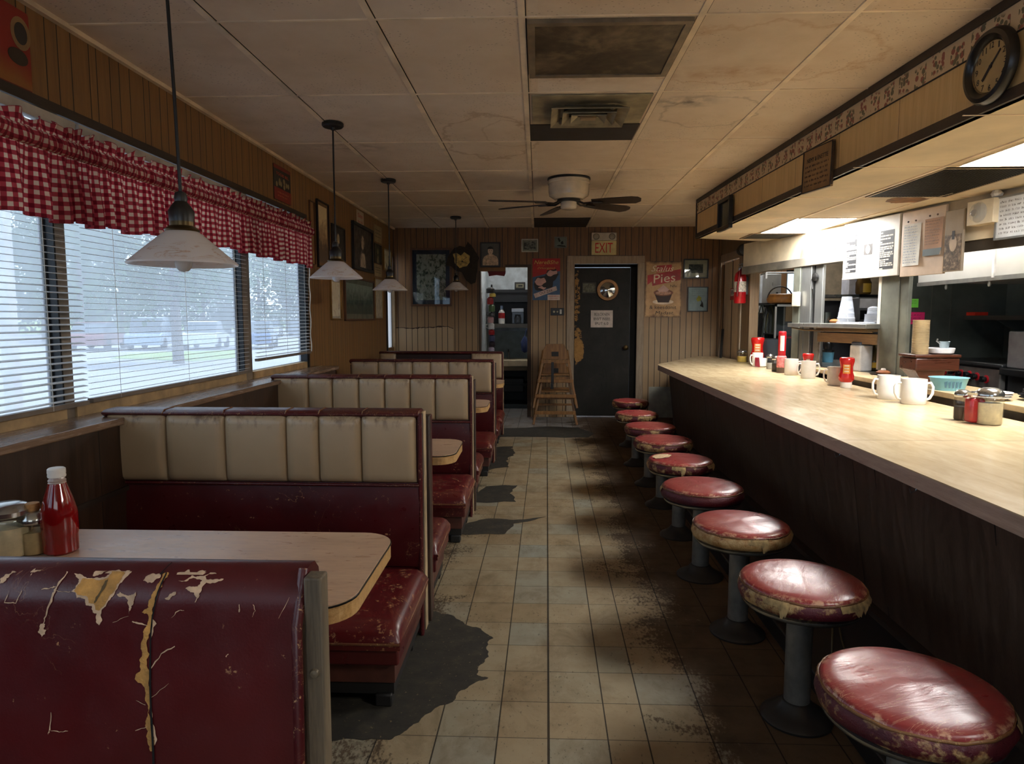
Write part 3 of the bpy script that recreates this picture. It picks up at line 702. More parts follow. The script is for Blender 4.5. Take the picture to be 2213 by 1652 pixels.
def car(px, py, col, label, rz, L=4.4, hgt=1.45):
    t = thing('parked_car', label, 'car', (px, py, GZ), rz, 'cars parked beyond the windows')
    B = C(col, .25, .3, coat=.6); a = L/2
    low = [(-a, .28), (a-.15, .28), (a, .5), (a-.05, .72), (a-1.0, .86), (-a+.35, .9), (-a, .8)]
    MB().xprism(low, -.85, .85).build('car_body', B, t, bevel=.06)
    up_ = [(-a+.35, .88), (a-1.25, .84), (a-1.95, hgt), (-a+1.0, hgt)]
    m = MB().xprism(up_, -.74, .74); m.build('cabin_glass', C((60, 76, 88), .08, var=.02), t, bevel=.05)
    MB().xprism([(-a+.95, hgt-.02), (a-1.9, hgt-.02), (a-2.1, hgt+.04), (-a+1.15, hgt+.04)], -.72, .72).build('car_roof', B, t, bevel=.03)
    for x in (-a+.8, a-.85):
        for s in (-1, 1): MB().lathe([(.0, -.1), (.3, -.1), (.33, -.06), (.33, .06), (.3, .1), (0, .1)], c=(x, s*.78, .33), seg=20, axis='y').build('wheel', C((30, 30, 32), .7), t)
c0 = onz(215, 756, GZ); RW = Vector((math.cos(math.radians(16)), math.sin(math.radians(16)), 0))
for k, (cl, lab, hh) in enumerate((((130, 60, 60), 'dull red car at the left of the parked row', 1.4), ((150, 170, 190), 'silver car with a tall windscreen, second in the parked row', 1.65), ((214, 220, 226), 'white car third in the parked row, by the tree trunk', 1.45), ((40, 90, 150), 'blue car last in the parked row', 1.45))):
    p = c0+RW*2.6*k; car(p.x, p.y, cl, lab, math.radians(106), 4.2, hh)
for px, py, cl, lab in ((585, 729, (214, 218, 222), 'white car seen through the farthest window'), (648, 726, (120, 130, 140), 'grey car right of the white one in the farthest window')):
    p = onz(px, py, GZ); car(p.x, p.y, cl, lab, math.radians(106), 4.2, 1.45)
def leaf_mat(nm, a, b):
    n = NT(nm); c = n.mix(n.rng(n.noise(.9, 3.), .3, .7), a, b)
    tl = n.n('ShaderNodeBsdfTranslucent'); n.put(tl.inputs[0], c)
    return n.done(n.mixs(.35, n.bsdf(c, .7), tl.outputs[0]))
LEAF = [leaf_mat('leaves_mid', (52, 84, 46), (86, 116, 66)), leaf_mat('leaves_dark', (36, 60, 42), (60, 88, 58)), leaf_mat('leaves_light', (64, 92, 44), (92, 118, 60))]
BARK = C((92, 84, 78), .9)
def foliage(seed, H, R, z0, nq, ls, conif=False):
    r = random.Random(seed); m = MB(); cl = []
    for _ in range(30):
        f = r.random(); z = z0+(H-z0)*f
        rad = R*(1-f)*.95 if conif else R*math.sqrt(max(.05, 1-(2*f-.9)**2))
        a = r.uniform(0, 2*PI); q = rad*math.sqrt(r.random()); cl.append((q*math.cos(a), q*math.sin(a), z, R*(.22+.2*r.random())))
    for _ in range(nq):
        cx, cy, cz, cr = r.choice(cl)
        v = Vector((r.gauss(0, 1), r.gauss(0, 1), r.gauss(0, .8))).normalized()*cr*r.random()**.4
        n_ = Vector((r.gauss(0, 1), r.gauss(0, 1), r.gauss(0, 1))).normalized(); u = n_.orthogonal().normalized(); w = n_.cross(u); s = ls*r.uniform(.5, 1.2)
        c = Vector((cx, cy, cz))+v
        m.add([c-u*s, c-w*s*.6, c+u*s, c+w*s*.6], [(0, 1, 2, 3)])
    return m
PROTO = {}
def tree(px, d, H, R, z0, kind, label, seed, tr=.2):
    p = ray(px, 690); k = d/p.y; x = EYE.x+p.x*k
    t = thing('tree', label, 'tree', (x, d, GZ), random.uniform(0, 6), 'trees across the parking lot')
    key = (kind, seed % 2)
    foliage(seed, H, R, z0, 3600, R*.045, kind == 1).build('tree_crown', LEAF[kind], t)
    m = MB().tube([(0, 0, 0), (.05, 0, H*.35), (0, .05, H*.8)], [tr, tr*.75, tr*.3], 8)
    for q in range(5):
        a = q*1.3; m.tube([(0, 0, z0+q*.1*H*.5), (R*.5*math.cos(a), R*.5*math.sin(a), z0+q*.1*H*.5+H*.12)], [tr*.4, tr*.12], 6)
    m.build('tree_trunk', BARK, t, smooth=60)
TL = [(382, 24, 7.5, 3.4, 2.4, 0, 'broad leafy tree with a bare trunk standing on the lawn island'),
      (175, 42, 11, 4.2, 1.2, 0, 'full green tree just right of the first window post'), (95, 46, 10, 4.5, 1.5, 2, 'pale green tree at the left of the nearest window'),
      (262, 55, 8.5, 4., 1.0, 0, 'leafy tree behind the silver car'), (330, 64, 7.5, 3.6, .8, 1, 'dark conifer behind the white car'),
      (440, 60, 10.5, 4., 1.0, 1, 'dark tree behind the pale grey car'), (495, 70, 13, 5, 1.0, 0, 'tall tree left of the second window post'),
      (560, 66, 13, 5., 1.0, 0, 'tall tree right of the second window post'), (620, 80, 19, 7, 1.0, 1, 'dark tall tree in the farthest window'),
      (690, 84, 20, 7, 1.0, 0, 'tree at the far right edge of the windows'), (20, 60, 14, 7, 1, 0, 'tree at the left edge of the photo beyond the lot'), (140, 75, 17, 7, 1, 1, 'dark tall tree far back by the first window post'),
      (400, 85, 9.5, 5, 1, 0, 'tree far behind the lawn island'), (220, 85, 11, 5, 1, 0, 'round tree far behind the red car')]
for i, a in enumerate(TL): tree(*a, seed=20+i)
p_ = struct(MB().box(-4.58, -4.50, 4.94, 5.02, GZ, 2.6).build('porch_post', C((214, 218, 222), .6)))  # pale bar added outdoors to stand for a reflection in the pane
p_.location = ony(18, 690, 4.9) - Vector((-4.54, 4.98, 1.35)); 
# ------------------------------------------------------------------ booths
def vinyl(name, a, b, wear, wcol, rough=.32, wscale=1.):
    n = NT(name); p = n.co()
    oi = n.n('ShaderNodeObjectInfo'); off = n.vec(n.ma('MULTIPLY', oi.outputs['Random'], 17.), n.ma('MULTIPLY', oi.outputs['Random'], 7.), 0.)
    va = n.n('ShaderNodeVectorMath', operation='ADD'); n.put(va.inputs[0], p); n.put(va.inputs[1], off); v = va.outputs[0]
    big = n.noise(2.4, 4., .6, v); fine = n.noise(60.*wscale, 5., .7, v); gr = n.noise(14.*wscale, 5., .65, v)
    c = n.mix(n.rng(big, .3, .7), a, b)
    sc = n.ma('MULTIPLY', n.ma('GREATER_THAN', fine, .66-wear*.10), n.rng(gr, .60-wear*.12, .66-wear*.12))
    vo = n.noise(5.*wscale, 5., .6, v, .8); ck = n.ma('MULTIPLY', n.ma('LESS_THAN', n.ma('ABSOLUTE', n.ma('SUBTRACT', vo, .5)), .003), n.rng(big, .58-wear*.08, .66-wear*.08, 0., .8))
    msk = n.ma('MAXIMUM', sc, ck)
    c = n.mix(n.ma('MULTIPLY', msk, .75), c, wcol)
    return n.done(n.bsdf(c, n.ma('ADD', n.rng(gr, .3, .7, rough-.06, rough+.1), n.ma('MULTIPLY', msk, .3)), 0, n.bump(n.ma('ADD', n.ma('MULTIPLY', gr, .4), n.noise(220., 2.)), .12, .002), Coat_Weight=.12, Coat_Roughness=.25))
RED = vinyl('oxblood_vinyl', (84, 19, 22), (62, 14, 17), .42, (186, 140, 96))
REDW = vinyl('worn_seat_vinyl', (96, 23, 25), (72, 17, 19), .9, (166, 120, 80))
def cream_vinyl():
    n = NT('cream_vinyl'); p = n.xyz()
    big = n.noise(1.8, 4.); gr = n.noise(22., 5., .7, n.mp((1, 1, .45)))
    c = n.mix(n.rng(big, .3, .7), (182, 160, 129), (166, 143, 111))
    top = n.ma('MULTIPLY', n.rng(p[2], .88, .955), n.rng(gr, .5, .62)); c = n.mix(n.ma('MULTIPLY', top, .85), c, (66, 34, 26))
    return n.done(n.bsdf(c, .36, 0, n.bump(n.noise(160., 2.), .1, .002), Coat_Weight=.1))
CRM = cream_vinyl()
WELT = vinyl('red_piping', (84, 20, 24), (62, 15, 19), .8, (190, 150, 104), .35, 3.)
GOLD = vinyl('worn_gold_seam', (132, 92, 52), (80, 30, 26), .9, (196, 160, 104), .5, 3.)
POSTW = plain_wood('grey_worn_post', ((62, 54, 44), (98, 86, 68), (128, 112, 88)), axis=2, rough=.6)
POSTD = plain_wood('dark_post', ((34, 24, 19), (56, 40, 32), (96, 72, 54)), axis=2, rough=.45)
STRIP = C((176, 154, 120), .5, var=.22, vs=12.); BASEB = C((26, 24, 22), .6, var=.3); KICK = C((84, 46, 36), .5, var=.25)
FOAM = C((196, 146, 78), .9, var=.22, vs=24., bump=.3); BACKING = C((208, 176, 144), .9, var=.22, vs=30.)
def cushion(x0, x1, y0, y1, z0, z1, puff=.02, r=.05):
    """seat cushion: rounded box whose top swells"""
    m = MB(); nu, nv = 28, 14
    def top(u, v):
        x = x0+(x1-x0)*u; y = y0+(y1-y0)*v
        ex = min(u, 1-u)*(x1-x0); ey = min(v, 1-v)*(y1-y0)
        q = lambda e: 1-math.sqrt(max(0, 1-min(1, e/r)**2)) if e < r else 1.
        k = math.sqrt(max(0, 1-(1-min(1, ex/r))**2))*math.sqrt(max(0, 1-(1-min(1, ey/r))**2))
        return (x, y, z0+(z1-z0)*(.35+.65*k)+puff*math.sin(PI*u)**.5*math.sin(PI*v)**.6*k)
    us = lambda t: t
    m.grid(lambda u, v: top(.5-.5*math.cos(PI*u), .5-.5*math.cos(PI*v)), nu, nv)
    zz = z0+(z1-z0)*.35
    m.box(x0, x1, y0, y1, z0, zz)
    return m
def bench_front_seat(t, W, y0, y1, name, front):
    """seat with cushion, apron, kick board and legs; front=-1 faces -y"""
    xr = W+.03; f0 = y0 if front < 0 else y1
    cs = cushion(-W, xr, y0, y1, .225, .305, .012).build(name, REDW, t, smooth=50)
    a, b = (y0+.012, y1) if front < 0 else (y0, y1-.012)
    MB().box(-W, xr-.008, a, b, .165, .245).build('seat_apron', RED, cs, bevel=.008)
    MB().tube([(-W, f0-.002*-front, .247), (xr-.002, f0, .247), (xr, (y0+y1)/2, .247), (xr, y1 if front < 0 else y0, .247)], .0045, 6).build('seat_piping', GOLD, cs)
    a, b = (y0+.05, y1) if front < 0 else (y0, y1-.05)
    MB().box(-W, xr-.03, a, b, .085, .17).build('kick_board', KICK, t)
    MB().box(-W, xr-.035, a+.008, b-.008, .04, .088).build('base_rail', BASEB, t)
    for x in (-W+.05, xr-.07):
        for y in ((a+.02, b-.12) if front < 0 else (a+.08, b-.05)): MB().box(x-.03, x+.03, y-.028, y+.028, 0, .045).build('leg', BASEB, t, bevel=.006)
def channel_back(W, seams, z0, z1, dep):
    xs = [0.]+list(seams)+[1.]
    def f(u, v):
        k = max(i for i in range(len(xs)-1) if xs[i] <= u+1e-9); k = min(k, len(xs)-2)
        s = (u-xs[k])/(xs[k+1]-xs[k]); wv = xs[k+1]-xs[k]
        e = min(s, 1-s)*wv*2*W; r = .035
        ch = 1 if e > r else math.sqrt(max(0, 1-(1-e/r)**2))
        ez = min(v, 1-v)*(z1-z0); rz = .03
        cz = 1 if ez > rz else math.sqrt(max(0, 1-(1-ez/rz)**2))
        deep = .25 if 0 < k or s > .5 else 0
        return (-W+2*W*u, -dep*(.3+.7*ch)*cz-.006*math.sin(PI*v)*ch, z0+(z1-z0)*v)
    us = []
    for i in range(len(xs)-1):
        a, b = xs[i], xs[i+1]; us += [a+(b-a)*t for t in (0, .015, .04, .09, .16, .3, .5, .7, .84, .91, .96, .985)]
    us.append(1.)
    return MB().grid(lambda u, v: f(us[int(round(u*(len(us)-1)))], .5-.5*math.cos(PI*v)), len(us)-1, 16)
S2 = (.195, .387, .585, .69, .826); S3 = (.183, .306, .442, .575, .705, .833); S4 = (.194, .317, .44, .568, .698, .83)
def booth(rx, ry, lx, seams, label, single=False, T=.25, missing=False):
    p = onz(rx, ry, .955); b = p.y; xr = p.x; xl = ony(lx, ry, b).x; W = (xr-xl)/2
    t = thing('booth_bench', label, 'booth bench', ((xl+xr)/2, b, 0), 0, 'booth benches along the windows')
    T = .15 if single else T
    MB().box(-W, W, .002, T, .0, .915).build('back_frame', RED, t)
    if missing:
        for a, c, q in ((-W, -W+.36*W*.99*.75, 0), (-W+2*W*.75, W, 1)):
            w = (c-a)/2; o = channel_back(w, (), .655, .95, .035); o.v = [(x+(a+c)/2, y, z) for x, y, z in o.v]; o.build('back_pad', CRM, t, smooth=60)
        MB().box(-W+.27*W, -W+1.5*W, -.006, .002, .655, .95).build('bare_backing', C((40, 22, 20), .6, var=.3), t)
    else: channel_back(W-.012, seams, .66, .952, .04).build('back_pad', CRM, t, smooth=60)
    MB().grid(lambda u, v: (-W+2*W*u, -.012-.02*math.sin(PI*v), .30+.36*v), 12, 8).build('lower_back', RED, t, smooth=60)
    MB().tube([(-W, -.022, .655), (W, -.022, .652)], .007, 8).build('piping', WELT, t, smooth=60)
    n_ = 9; cap = [(-W-.004, -.03, .945), (-W-.004, -.03, .956)]
    prof = [(-.036, .948), (-.034, .956), (-.015, .964), (.02, .966), (.07, .966), (.09, .958), (.095, .94), (.095, .925), (.0, .925)]
    m = MB(); k = len(prof)
    for x in (-W-.002, W+.002): m.v += [(x, y, z) for y, z in prof]
    m.f += [(i, (i+1) % k, k+(i+1) % k, k+i) for i in range(k)] + [tuple(range(k-1, -1, -1)), tuple(range(k, 2*k))]; m.mi += [0]*(k+2)
    m.build('top_cap', WELT, t, bevel=.004)
    for s_ in seams: x = -W+2*W*s_; MB().tube([(x, -.036, .952), (x, -.018, .966), (x, .06, .968)], .0025, 6).build('cap_seam', GOLD, t)
    if not single:
        MB().grid(lambda u, v: (W-2*W*u, T+.03*math.sin(PI*v)**.5, .3+.61*v), 8, 8).build('rear_back', RED, t, smooth=60)
    # right hand end: upright strips
    MB().tube([(W+.004, -.018, .0), (W+.004, -.018, .955)], .009, 8).build('end_piping', WELT, t, smooth=60)
    MB().box(W, W+.012, -.004, .026, 0, .95).build('end_strip', POSTD, t, bevel=.003)
    MB().box(W, W+.014, .03, .085, 0, .955).build('cream_end_strip', STRIP, t, bevel=.004)['label'] = 'cream upright strip on the bench end'
    if not single:
        MB().box(W-.01, W+.022, .115, .175, 0, .925).build('end_post', POSTD, t, bevel=.004)
        MB().box(W-.004, W+.012, .18, T+.012, 0, .915).build('side_panel', RED, t, bevel=.004)
    bench_front_seat(t, W, -.60, -.015, 'front_seat', -1)
    if not single: bench_front_seat(t, W, T+.015, T+.48, 'rear_seat', 1)
    return b, xl, xr, t
B2 = booth(906, 893, 230, S2, 'second booth bench from the viewer, tall cream channelled back facing the ketchup table')
B3 = booth(1016, 815, 589, S3, 'third booth bench from the viewer, cream channelled back with brown wear along its top')
B4 = booth(1065, 780, 757, S4, 'fourth booth bench from the viewer, yellowed cream back seen over the third')
B5 = booth(1085, 762, 821, (), 'last booth bench by the far wall, cream pad missing from the middle of its back', True, missing=True)
# nearest bench with the torn red back
p = onz(652, 1240, .955); b1 = p.y; xr1 = p.x; xl1 = -1.72; W1 = (xr1-xl1)/2; xc1 = (xr1+xl1)/2
nb = thing('booth_bench', 'nearest booth bench with a badly torn dark red vinyl back in the foreground', 'booth bench', (xc1, b1, 0), 0, 'booth benches along the windows')
ZR, RR = .898, .058
def prof1(z):
    if z < ZR: return -.012-.02*math.sin(PI*min(1, max(0, z/ZR)))
    return -.012+RR-math.sqrt(max(1e-9, RR*RR-(z-ZR)**2))
pl = [(prof1(z), z) for z in [i*.05 for i in range(17)]] + [(-.012+RR-RR*math.cos(math.radians(a)), ZR+RR*math.sin(math.radians(a))) for a in range(0, 91, 9)] + [(.062, ZR+RR-.003), (.08, ZR+RR-.02), (.085, .9), (.085, 0)]
REDT = vinyl('torn_back_vinyl', (88, 20, 24), (64, 14, 18), .25, (178, 132, 92), .34)
m = MB(); k = len(pl); N_ = 24
for i in range(N_+1):
    x = -W1+(2*W1-.0)*i/N_; m.v += [(x, y, z) for y, z in pl]
for i in range(N_):
    for j in range(k-1): m.f.append((i*k+j, (i+1)*k+j, (i+1)*k+j+1, i*k+j+1)); m.mi.append(0)
m.f += [tuple(range(k)), tuple(N_*k+j for j in range(k-1, -1, -1))]; m.mi += [0, 0]
m.build('padded_back', REDT, nb, smooth=50)
def onback(px, py, lift=.0012):
    y = b1
    for _ in range(8):
        q = ony(px, py, y); z = min(q.z, ZR+RR-.0005); y = b1+prof1(z)-lift
    return Vector((q.x-xc1, y-b1, q.z))
def zz(lst): return [(x/2.99, 1180+y/2.99) for x, y in lst]
def patch(lst, name, mat, lift, amp=.08, seed=1, shrink=None):
    pts = zz(lst)
    if shrink:
        cx = sum(a for a, _ in pts)/len(pts); cy = sum(c for _, c in pts)/len(pts)
        pts = [(cx+(a-cx)*shrink, cy+(c-cy)*shrink) for a, c in pts]
    pts = ragged(pts, amp, 3 if amp > .1 else 2, seed); tri = tessellate_polygon([[Vector((a, c, 0)) for a, c in pts]])
    # refine so that it follows the rounded top
    V = [Vector((a, c)) for a, c in pts]; T_ = [tuple(q) for q in tri]
    for _ in range(2):
        nt = []; ed = {}
        def mid(a, c):
            kx = (min(a, c), max(a, c))
            if kx not in ed: V.append((V[a]+V[c])/2); ed[kx] = len(V)-1
            return ed[kx]
        for a, c, d in T_:
            e, f, g = mid(a, c), mid(c, d), mid(d, a); nt += [(a, e, g), (e, c, f), (g, f, d), (e, f, g)]
        T_ = nt
    W3 = [onback(q.x, q.y, lift) for q in V]
    m = MB(); fs = []
    for a, c, d in T_:
        nn = (W3[c]-W3[a]).cross(W3[d]-W3[a]); fs.append((a, c, d) if nn.y < 0 else (a, d, c))
    m.add(W3, fs); return m.build(name, mat, nb)
PA = [(460,295),(500,250),(510,215),(480,178),(545,200),(620,205),(690,195),(740,140),(890,130),(880,150),(830,190),(800,220),(770,250),(740,310),(710,350),(680,395),(655,430),(660,480),(640,515),(620,495),(625,440),(600,430),(595,390),(555,385),(550,345),(520,335),(495,340),(490,305)]
PAi = [(478,292),(515,245),(530,212),(620,222),(690,212),(735,152),(800,155),(810,175),(785,215),(755,250),(725,310),(695,350),(670,390),(640,420),(618,415),(605,375),(572,370),(565,330),(530,322),(500,318)]
patch(PA, 'torn_backing', BACKING, .0010, .15, 2)['label'] = 'pale torn backing cloth'
patch(PAi, 'bare_foam', FOAM, .0018, .12, 3)['label'] = 'mustard yellow foam showing through the tear'
patch([(700,215),(690,240),(650,310),(612,372),(606,365),(640,305),(680,225)], 'foam_split', C((92, 74, 44), .9), .0024, .1, 4)
for i, l in enumerate(([(755,315),(775,298),(800,315),(840,320),(880,295),(870,340),(860,380),(845,410),(830,445),(835,400),(828,350),(810,332),(780,332)],
        [(925,225),(985,178),(1040,183),(1040,200),(1000,222),(985,238),(955,242)], [(1065,338),(1100,310),(1140,298),(1130,320),(1100,347),(1075,350)],
        [(1150,225),(1240,190),(1300,192),(1390,148),(1402,180),(1325,190),(1332,216),(1445,213),(1440,222),(1332,238),(1310,262),(1287,310),(1280,338),(1252,302),(1215,290),(1198,275),(1225,262),(1275,265),(1306,222),(1250,208)],
        [(0,215),(30,190),(85,160),(110,170),(60,200),(0,245)], [(192,200),(230,155),(285,118),(300,140),(240,160)], [(244,555),(262,505),(290,505),(282,540),(300,545),(268,590)],
        [(1180,150),(1260,130),(1370,135),(1360,150),(1260,165),(1190,170)], [(620,165),(700,140),(720,150),(640,185),(600,195)])):
    patch(l, 'torn_backing', BACKING, .0011, .17, 20+i)
patch([(1075,165),(1030,235),(1000,290),(975,340),(960,400),(915,430),(950,440),(960,480),(945,520),(925,600),(910,640),(920,690),(900,740),(910,800),(880,830),(870,860),(890,885),(920,900),(940,970),(955,1100),(955,1200),(972,1330),(985,1330),(975,1150),(968,1000),(966,850),(966,700),(970,560),(980,460),(1000,370),(1025,290),(1055,230),(1095,165)], 'torn_seam_edge', FOAM, .0013, .16, 5)
patch([(985,470),(1012,505),(990,530),(985,580),(976,600),(974,560)], 'torn_backing', BACKING, .0013, .1, 51)
patch([(978,1060),(985,1150),(1000,1180),(1015,1250),(1000,1290),(990,1240),(980,1150)], 'torn_backing', BACKING, .0013, .1, 52)
patch([(1108,106),(1070,180),(1040,240),(1015,300),(995,380),(978,470),(968,580),(965,720),(963,900),(968,1050),(975,1200),(985,1440),(1000,1440),(990,1200),(980,1050),(976,900),(976,720),(978,580),(987,470),(1004,380),(1024,300),(1050,240),(1079,180),(1114,106)], 'open_seam', C((10, 7, 6), .9), .0022, .01, 6)
def crack(lst, w=5., seed=1):
    r = random.Random(seed); pts = []
    for i in range(len(lst)-1):
        a, c = lst[i], lst[i+1]
        for q in range(4): f = q/4; pts.append((a[0]+(c[0]-a[0])*f+r.uniform(-4, 4), a[1]+(c[1]-a[1])*f+r.uniform(-4, 4)))
    pts.append(lst[-1]); L_, R_ = [], []
    for i, pnt in enumerate(pts):
        a = pts[max(0, i-1)]; c = pts[min(len(pts)-1, i+1)]; d = Vector((c[0]-a[0], c[1]-a[1])).normalized(); ww = w*r.uniform(.3, 1.2)*(.4+.6*math.sin(PI*(i+.5)/len(pts)))
        L_.append((pnt[0]-d.y*ww, pnt[1]+d.x*ww)); R_.append((pnt[0]+d.y*ww, pnt[1]-d.x*ww))
    m = MB(); V = [onback(*zz([q])[0], .0015) for q in L_+R_]; n_ = len(L_)
    m.add(V, [(i, n_+i, n_+i+1, i+1) for i in range(n_-1)]); m.build('vinyl_crack', BACKING, nb)
for i, (l, w) in enumerate((([(440, 165), (430, 180), (365, 260), (345, 310), (310, 400), (290, 470), (270, 540)], 7), ([(270, 280), (330, 275), (362, 262)], 5), ([(355, 290), (400, 298), (455, 296)], 3),
        ([(60, 290), (30, 370), (100, 370), (140, 290)], 3), ([(975, 800), (1040, 700), (1130, 650)], 5), ([(1105, 465), (1150, 420), (1190, 418)], 3), ([(850, 490), (880, 495), (950, 515)], 6),
        ([(330, 1080), (325, 1190), (310, 1220)], 4), ([(325, 1192), (380, 1205), (440, 1198)], 3), ([(1460, 720), (1475, 700)], 5), ([(1545, 380), (1545, 430)], 5), ([(1635, 380), (1650, 420), (1630, 460)], 3),
        ([(1260, 365), (1290, 320)], 4), ([(730, 495), (830, 455)], 2), ([(980, 980), (1090, 890)], 2), ([(870, 1200), (950, 1170)], 3), ([(880, 1000), (940, 1030)], 3), ([(1870, 330), (1800, 470)], 2))): crack(l, w, i)
MB().tube([(W1-.003, -.022, 0), (W1-.003, -.03, .5), (W1-.003, -.02, .88), (W1-.003, .02, .955)], .009, 8).build('end_piping', WELT, nb, smooth=60)
MB().box(W1+.006, W1+.034, -.012, .022, 0, .952).build('end_post', POSTW, nb, bevel=.003)['label'] = 'worn grey wooden upright at the bench end'
MB().lathe([(0, .005), (.006, .004), (.008, 0)], c=(W1+.02, -.012, .80), seg=14, axis='y').build('screw_head', C((120, 108, 88), .5, .3), nb)
bench_front_seat(nb, W1-.085, .11, .50, 'rear_seat', 1)
# ------------------------------------------------------------------ tables
n = NT('table_laminate'); a = n.noise(5., 4., .5, n.mp((.8, 2., 1))); b = n.noise(34., 4., .6, n.mp((.5, 2.2, 1)), .6)
LAM = n.done(n.bsdf(n.ramp(n.ma('ADD', n.ma('MULTIPLY', a, .5), n.ma('MULTIPLY', b, .5)), [(.36, (168, 136, 110)), (.5, (186, 154, 126)), (.64, (198, 168, 138))]), n.rng(b, .3, .7, .26, .38), 0, n.bump(b, .05, .002)))
LEDGE = plain_wood('table_edge_wood', ((150, 112, 66), (186, 146, 92), (206, 170, 118)), axis=0, rough=.45, scale=1.5)
NOSE = C((30, 28, 26), .3, .5)
def table(yc, dep, xr, label):
    xl = -1.73; W = (xr-xl)/2; r = .095; z1 = .715; h = .045
    t = thing('booth_table', label, 'table', ((xl+xr)/2, yc, 0), 0, 'booth tables')
    def outl(g):
        a, d = W+g, dep/2+g; pts = [(-W, d), (-W, -d)]
        for k in range(9): q = math.radians(-90+90*k/8); pts.append((a-r+r*math.cos(q), -d+r+r*math.sin(q)))
        for k in range(9): q = math.radians(90*k/8); pts.append((a-r+r*math.cos(q), d-r+r*math.sin(q)))
        return pts
    MB().prism(outl(-.001), z1-h, z1-.007).build('table_edge', LEDGE, t)
    MB().prism(outl(.0012), z1-.007, z1-.0035).build('edge_bead', NOSE, t)
    MB().prism(outl(-.0015), z1-.0035, z1).build('table_top', LAM, t)
    MB().lathe([(.26, 0), (.26, .012), (.08, .035), (.04, .05), (.04, .68), (.12, .70)], c=(.02, 0, 0), seg=28).build('pedestal', C((30, 29, 28), .45, .5), t, smooth=40)
p = onz(850, 1152, .715); table((p.y+1.42)/2, p.y-1.42, -.415, 'nearest booth table with the ketchup bottle, wood-look laminate top'); T1Y = 0
table(B2[0]+.29+.22, .44, -.385, 'second booth table, its rounded corner showing past the second bench')
table(B3[0]+.29+.22, .44, -.365, 'third booth table, its corner showing past the third bench')
table(B4[0]+.29+.22, .44, -.34, 'farthest booth table, small corner showing past the fourth bench')
# ------------------------------------------------------------------ counter
CTOP = NT('counter_laminate'); n = CTOP; a = n.noise(4., 5., .62, n.mp((3.4, .8, 1)), .8); b = n.noise(26., 4., .6, n.mp((2.2, .6, 1)))
c = n.ramp(n.ma('ADD', n.ma('MULTIPLY', a, .7), n.ma('MULTIPLY', b, .3)), [(.22, (188, 164, 124)), (.5, (203, 181, 143)), (.80, (214, 196, 162))])
CTOP = n.done(n.bsdf(c, n.rng(a, .3, .7, .17, .26), 0, None, Specular_IOR_Level=.35))
CEDGE = plain_wood('counter_edge', ((148, 124, 108), (172, 148, 130), (190, 166, 148)), axis=1, rough=.4)
CZ = .84
ct = thing('lunch_counter', 'long lunch counter with pale wood-look top and dark panelled front', 'counter', (1.3, 3, 0))
def rel(pts, o): return [(x-o[0], y-o[1]) for x, y in pts]
top = [(1.225, -1.6), (2.38, -1.6), (2.38, 3.2), (2.40, 5.2), (2.415, 7.36), (2.415, 9.12), (2.11, 9.12), (1.42, 7.72), (1.335, 7.56), (1.30, 7.4)]
MB().prism(rel(top, (1.3, 3)), CZ-.004, CZ).build('counter_top', CTOP, ct)
MB().prism(rel(top, (1.3, 3)), CZ-.056, CZ-.004).build('counter_edge', CEDGE, ct)
for yy in (2.86, 5.9): MB().box(-.07+(yy-2.86)*.012, 1.02, yy-3-.001, yy-3+.001, CZ, CZ+.0004).build('top_seam', C((120, 96, 66)), ct)
CFR = panel_mat('near_black_panelling', 1, ((58, 43, 34), (78, 59, 47), (96, 75, 61)), offs=(0,), per=40., rough=.38)
def fx(y): return 1.33+(y)*.010
m = MB().hexa([(1.46-1.3, -4.6, .02), (2.2-1.3, -4.6, .02), (2.2-1.3, 4.42, .02), (1.52-1.3, 4.42, .02), (1.34-1.3, -4.6, CZ-.057), (2.2-1.3, -4.6, CZ-.057), (2.2-1.3, 4.42, CZ-.057), (1.42-1.3, 4.42, CZ-.057)])
fp = m.build('front_panel', CFR, ct)
MB().hexa([(1.50-1.3, 4.40, .02), (2.2-1.3, 4.40, .02), (2.34-1.3, 6.08, .02), (2.20-1.3, 6.08, .02), (1.42-1.3, 4.42, CZ-.057), (2.2-1.3, 4.42, CZ-.057), (2.34-1.3, 6.08, CZ-.057), (2.16-1.3, 6.08, CZ-.057)]).build('end_panel', CFR, ct)
for px, py in ((1510, 847), (1640, 905), (1769, 968), (1881, 1024), (2142, 1147)):
    y = onx(px, py, 1.37).y-3; xt = 1.34+(y+4.6)/9.02*.08-1.3; xb = 1.46+(y+4.6)/9.02*.06-1.3
    MB().hexa([(xb-.0015, y-.0025, .02), (xb+.01, y-.0025, .02), (xb+.01, y+.0025, .02), (xb-.0015, y+.0025, .02), (xt-.0015, y-.0025, .78), (xt+.01, y-.0025, .78), (xt+.01, y+.0025, .78), (xt-.0015, y+.0025, .78)]).build('panel_joint', C((8, 6, 5)), ct)
for px, py in ((1548, 866), (1817, 998), (1985, 1084)):
    y = onx(px, py, 1.36).y-3; x = 1.325-1.3+(y+4.6)/9.02*.08
    MB().tube([(x+.02, y, .775), (x-.005, y, .765), (x-.012, y, .735), (x-.03, y, .728), (x-.035, y, .745)], .0028, 6).build('coat_hook', C((150, 150, 150), .3, .9), ct)
STEP = C((30, 24, 20), .6, var=.3)
MB().box(1.0-1.3, 1.55-1.3, -4.6, 4.4, 0, .075).build('foot_step', STEP, ct, bevel=.006)
MB().box(1.43-1.3, 1.56-1.3, -4.6, 4.4, .07, .10).build('toe_strip', TRIM, ct)
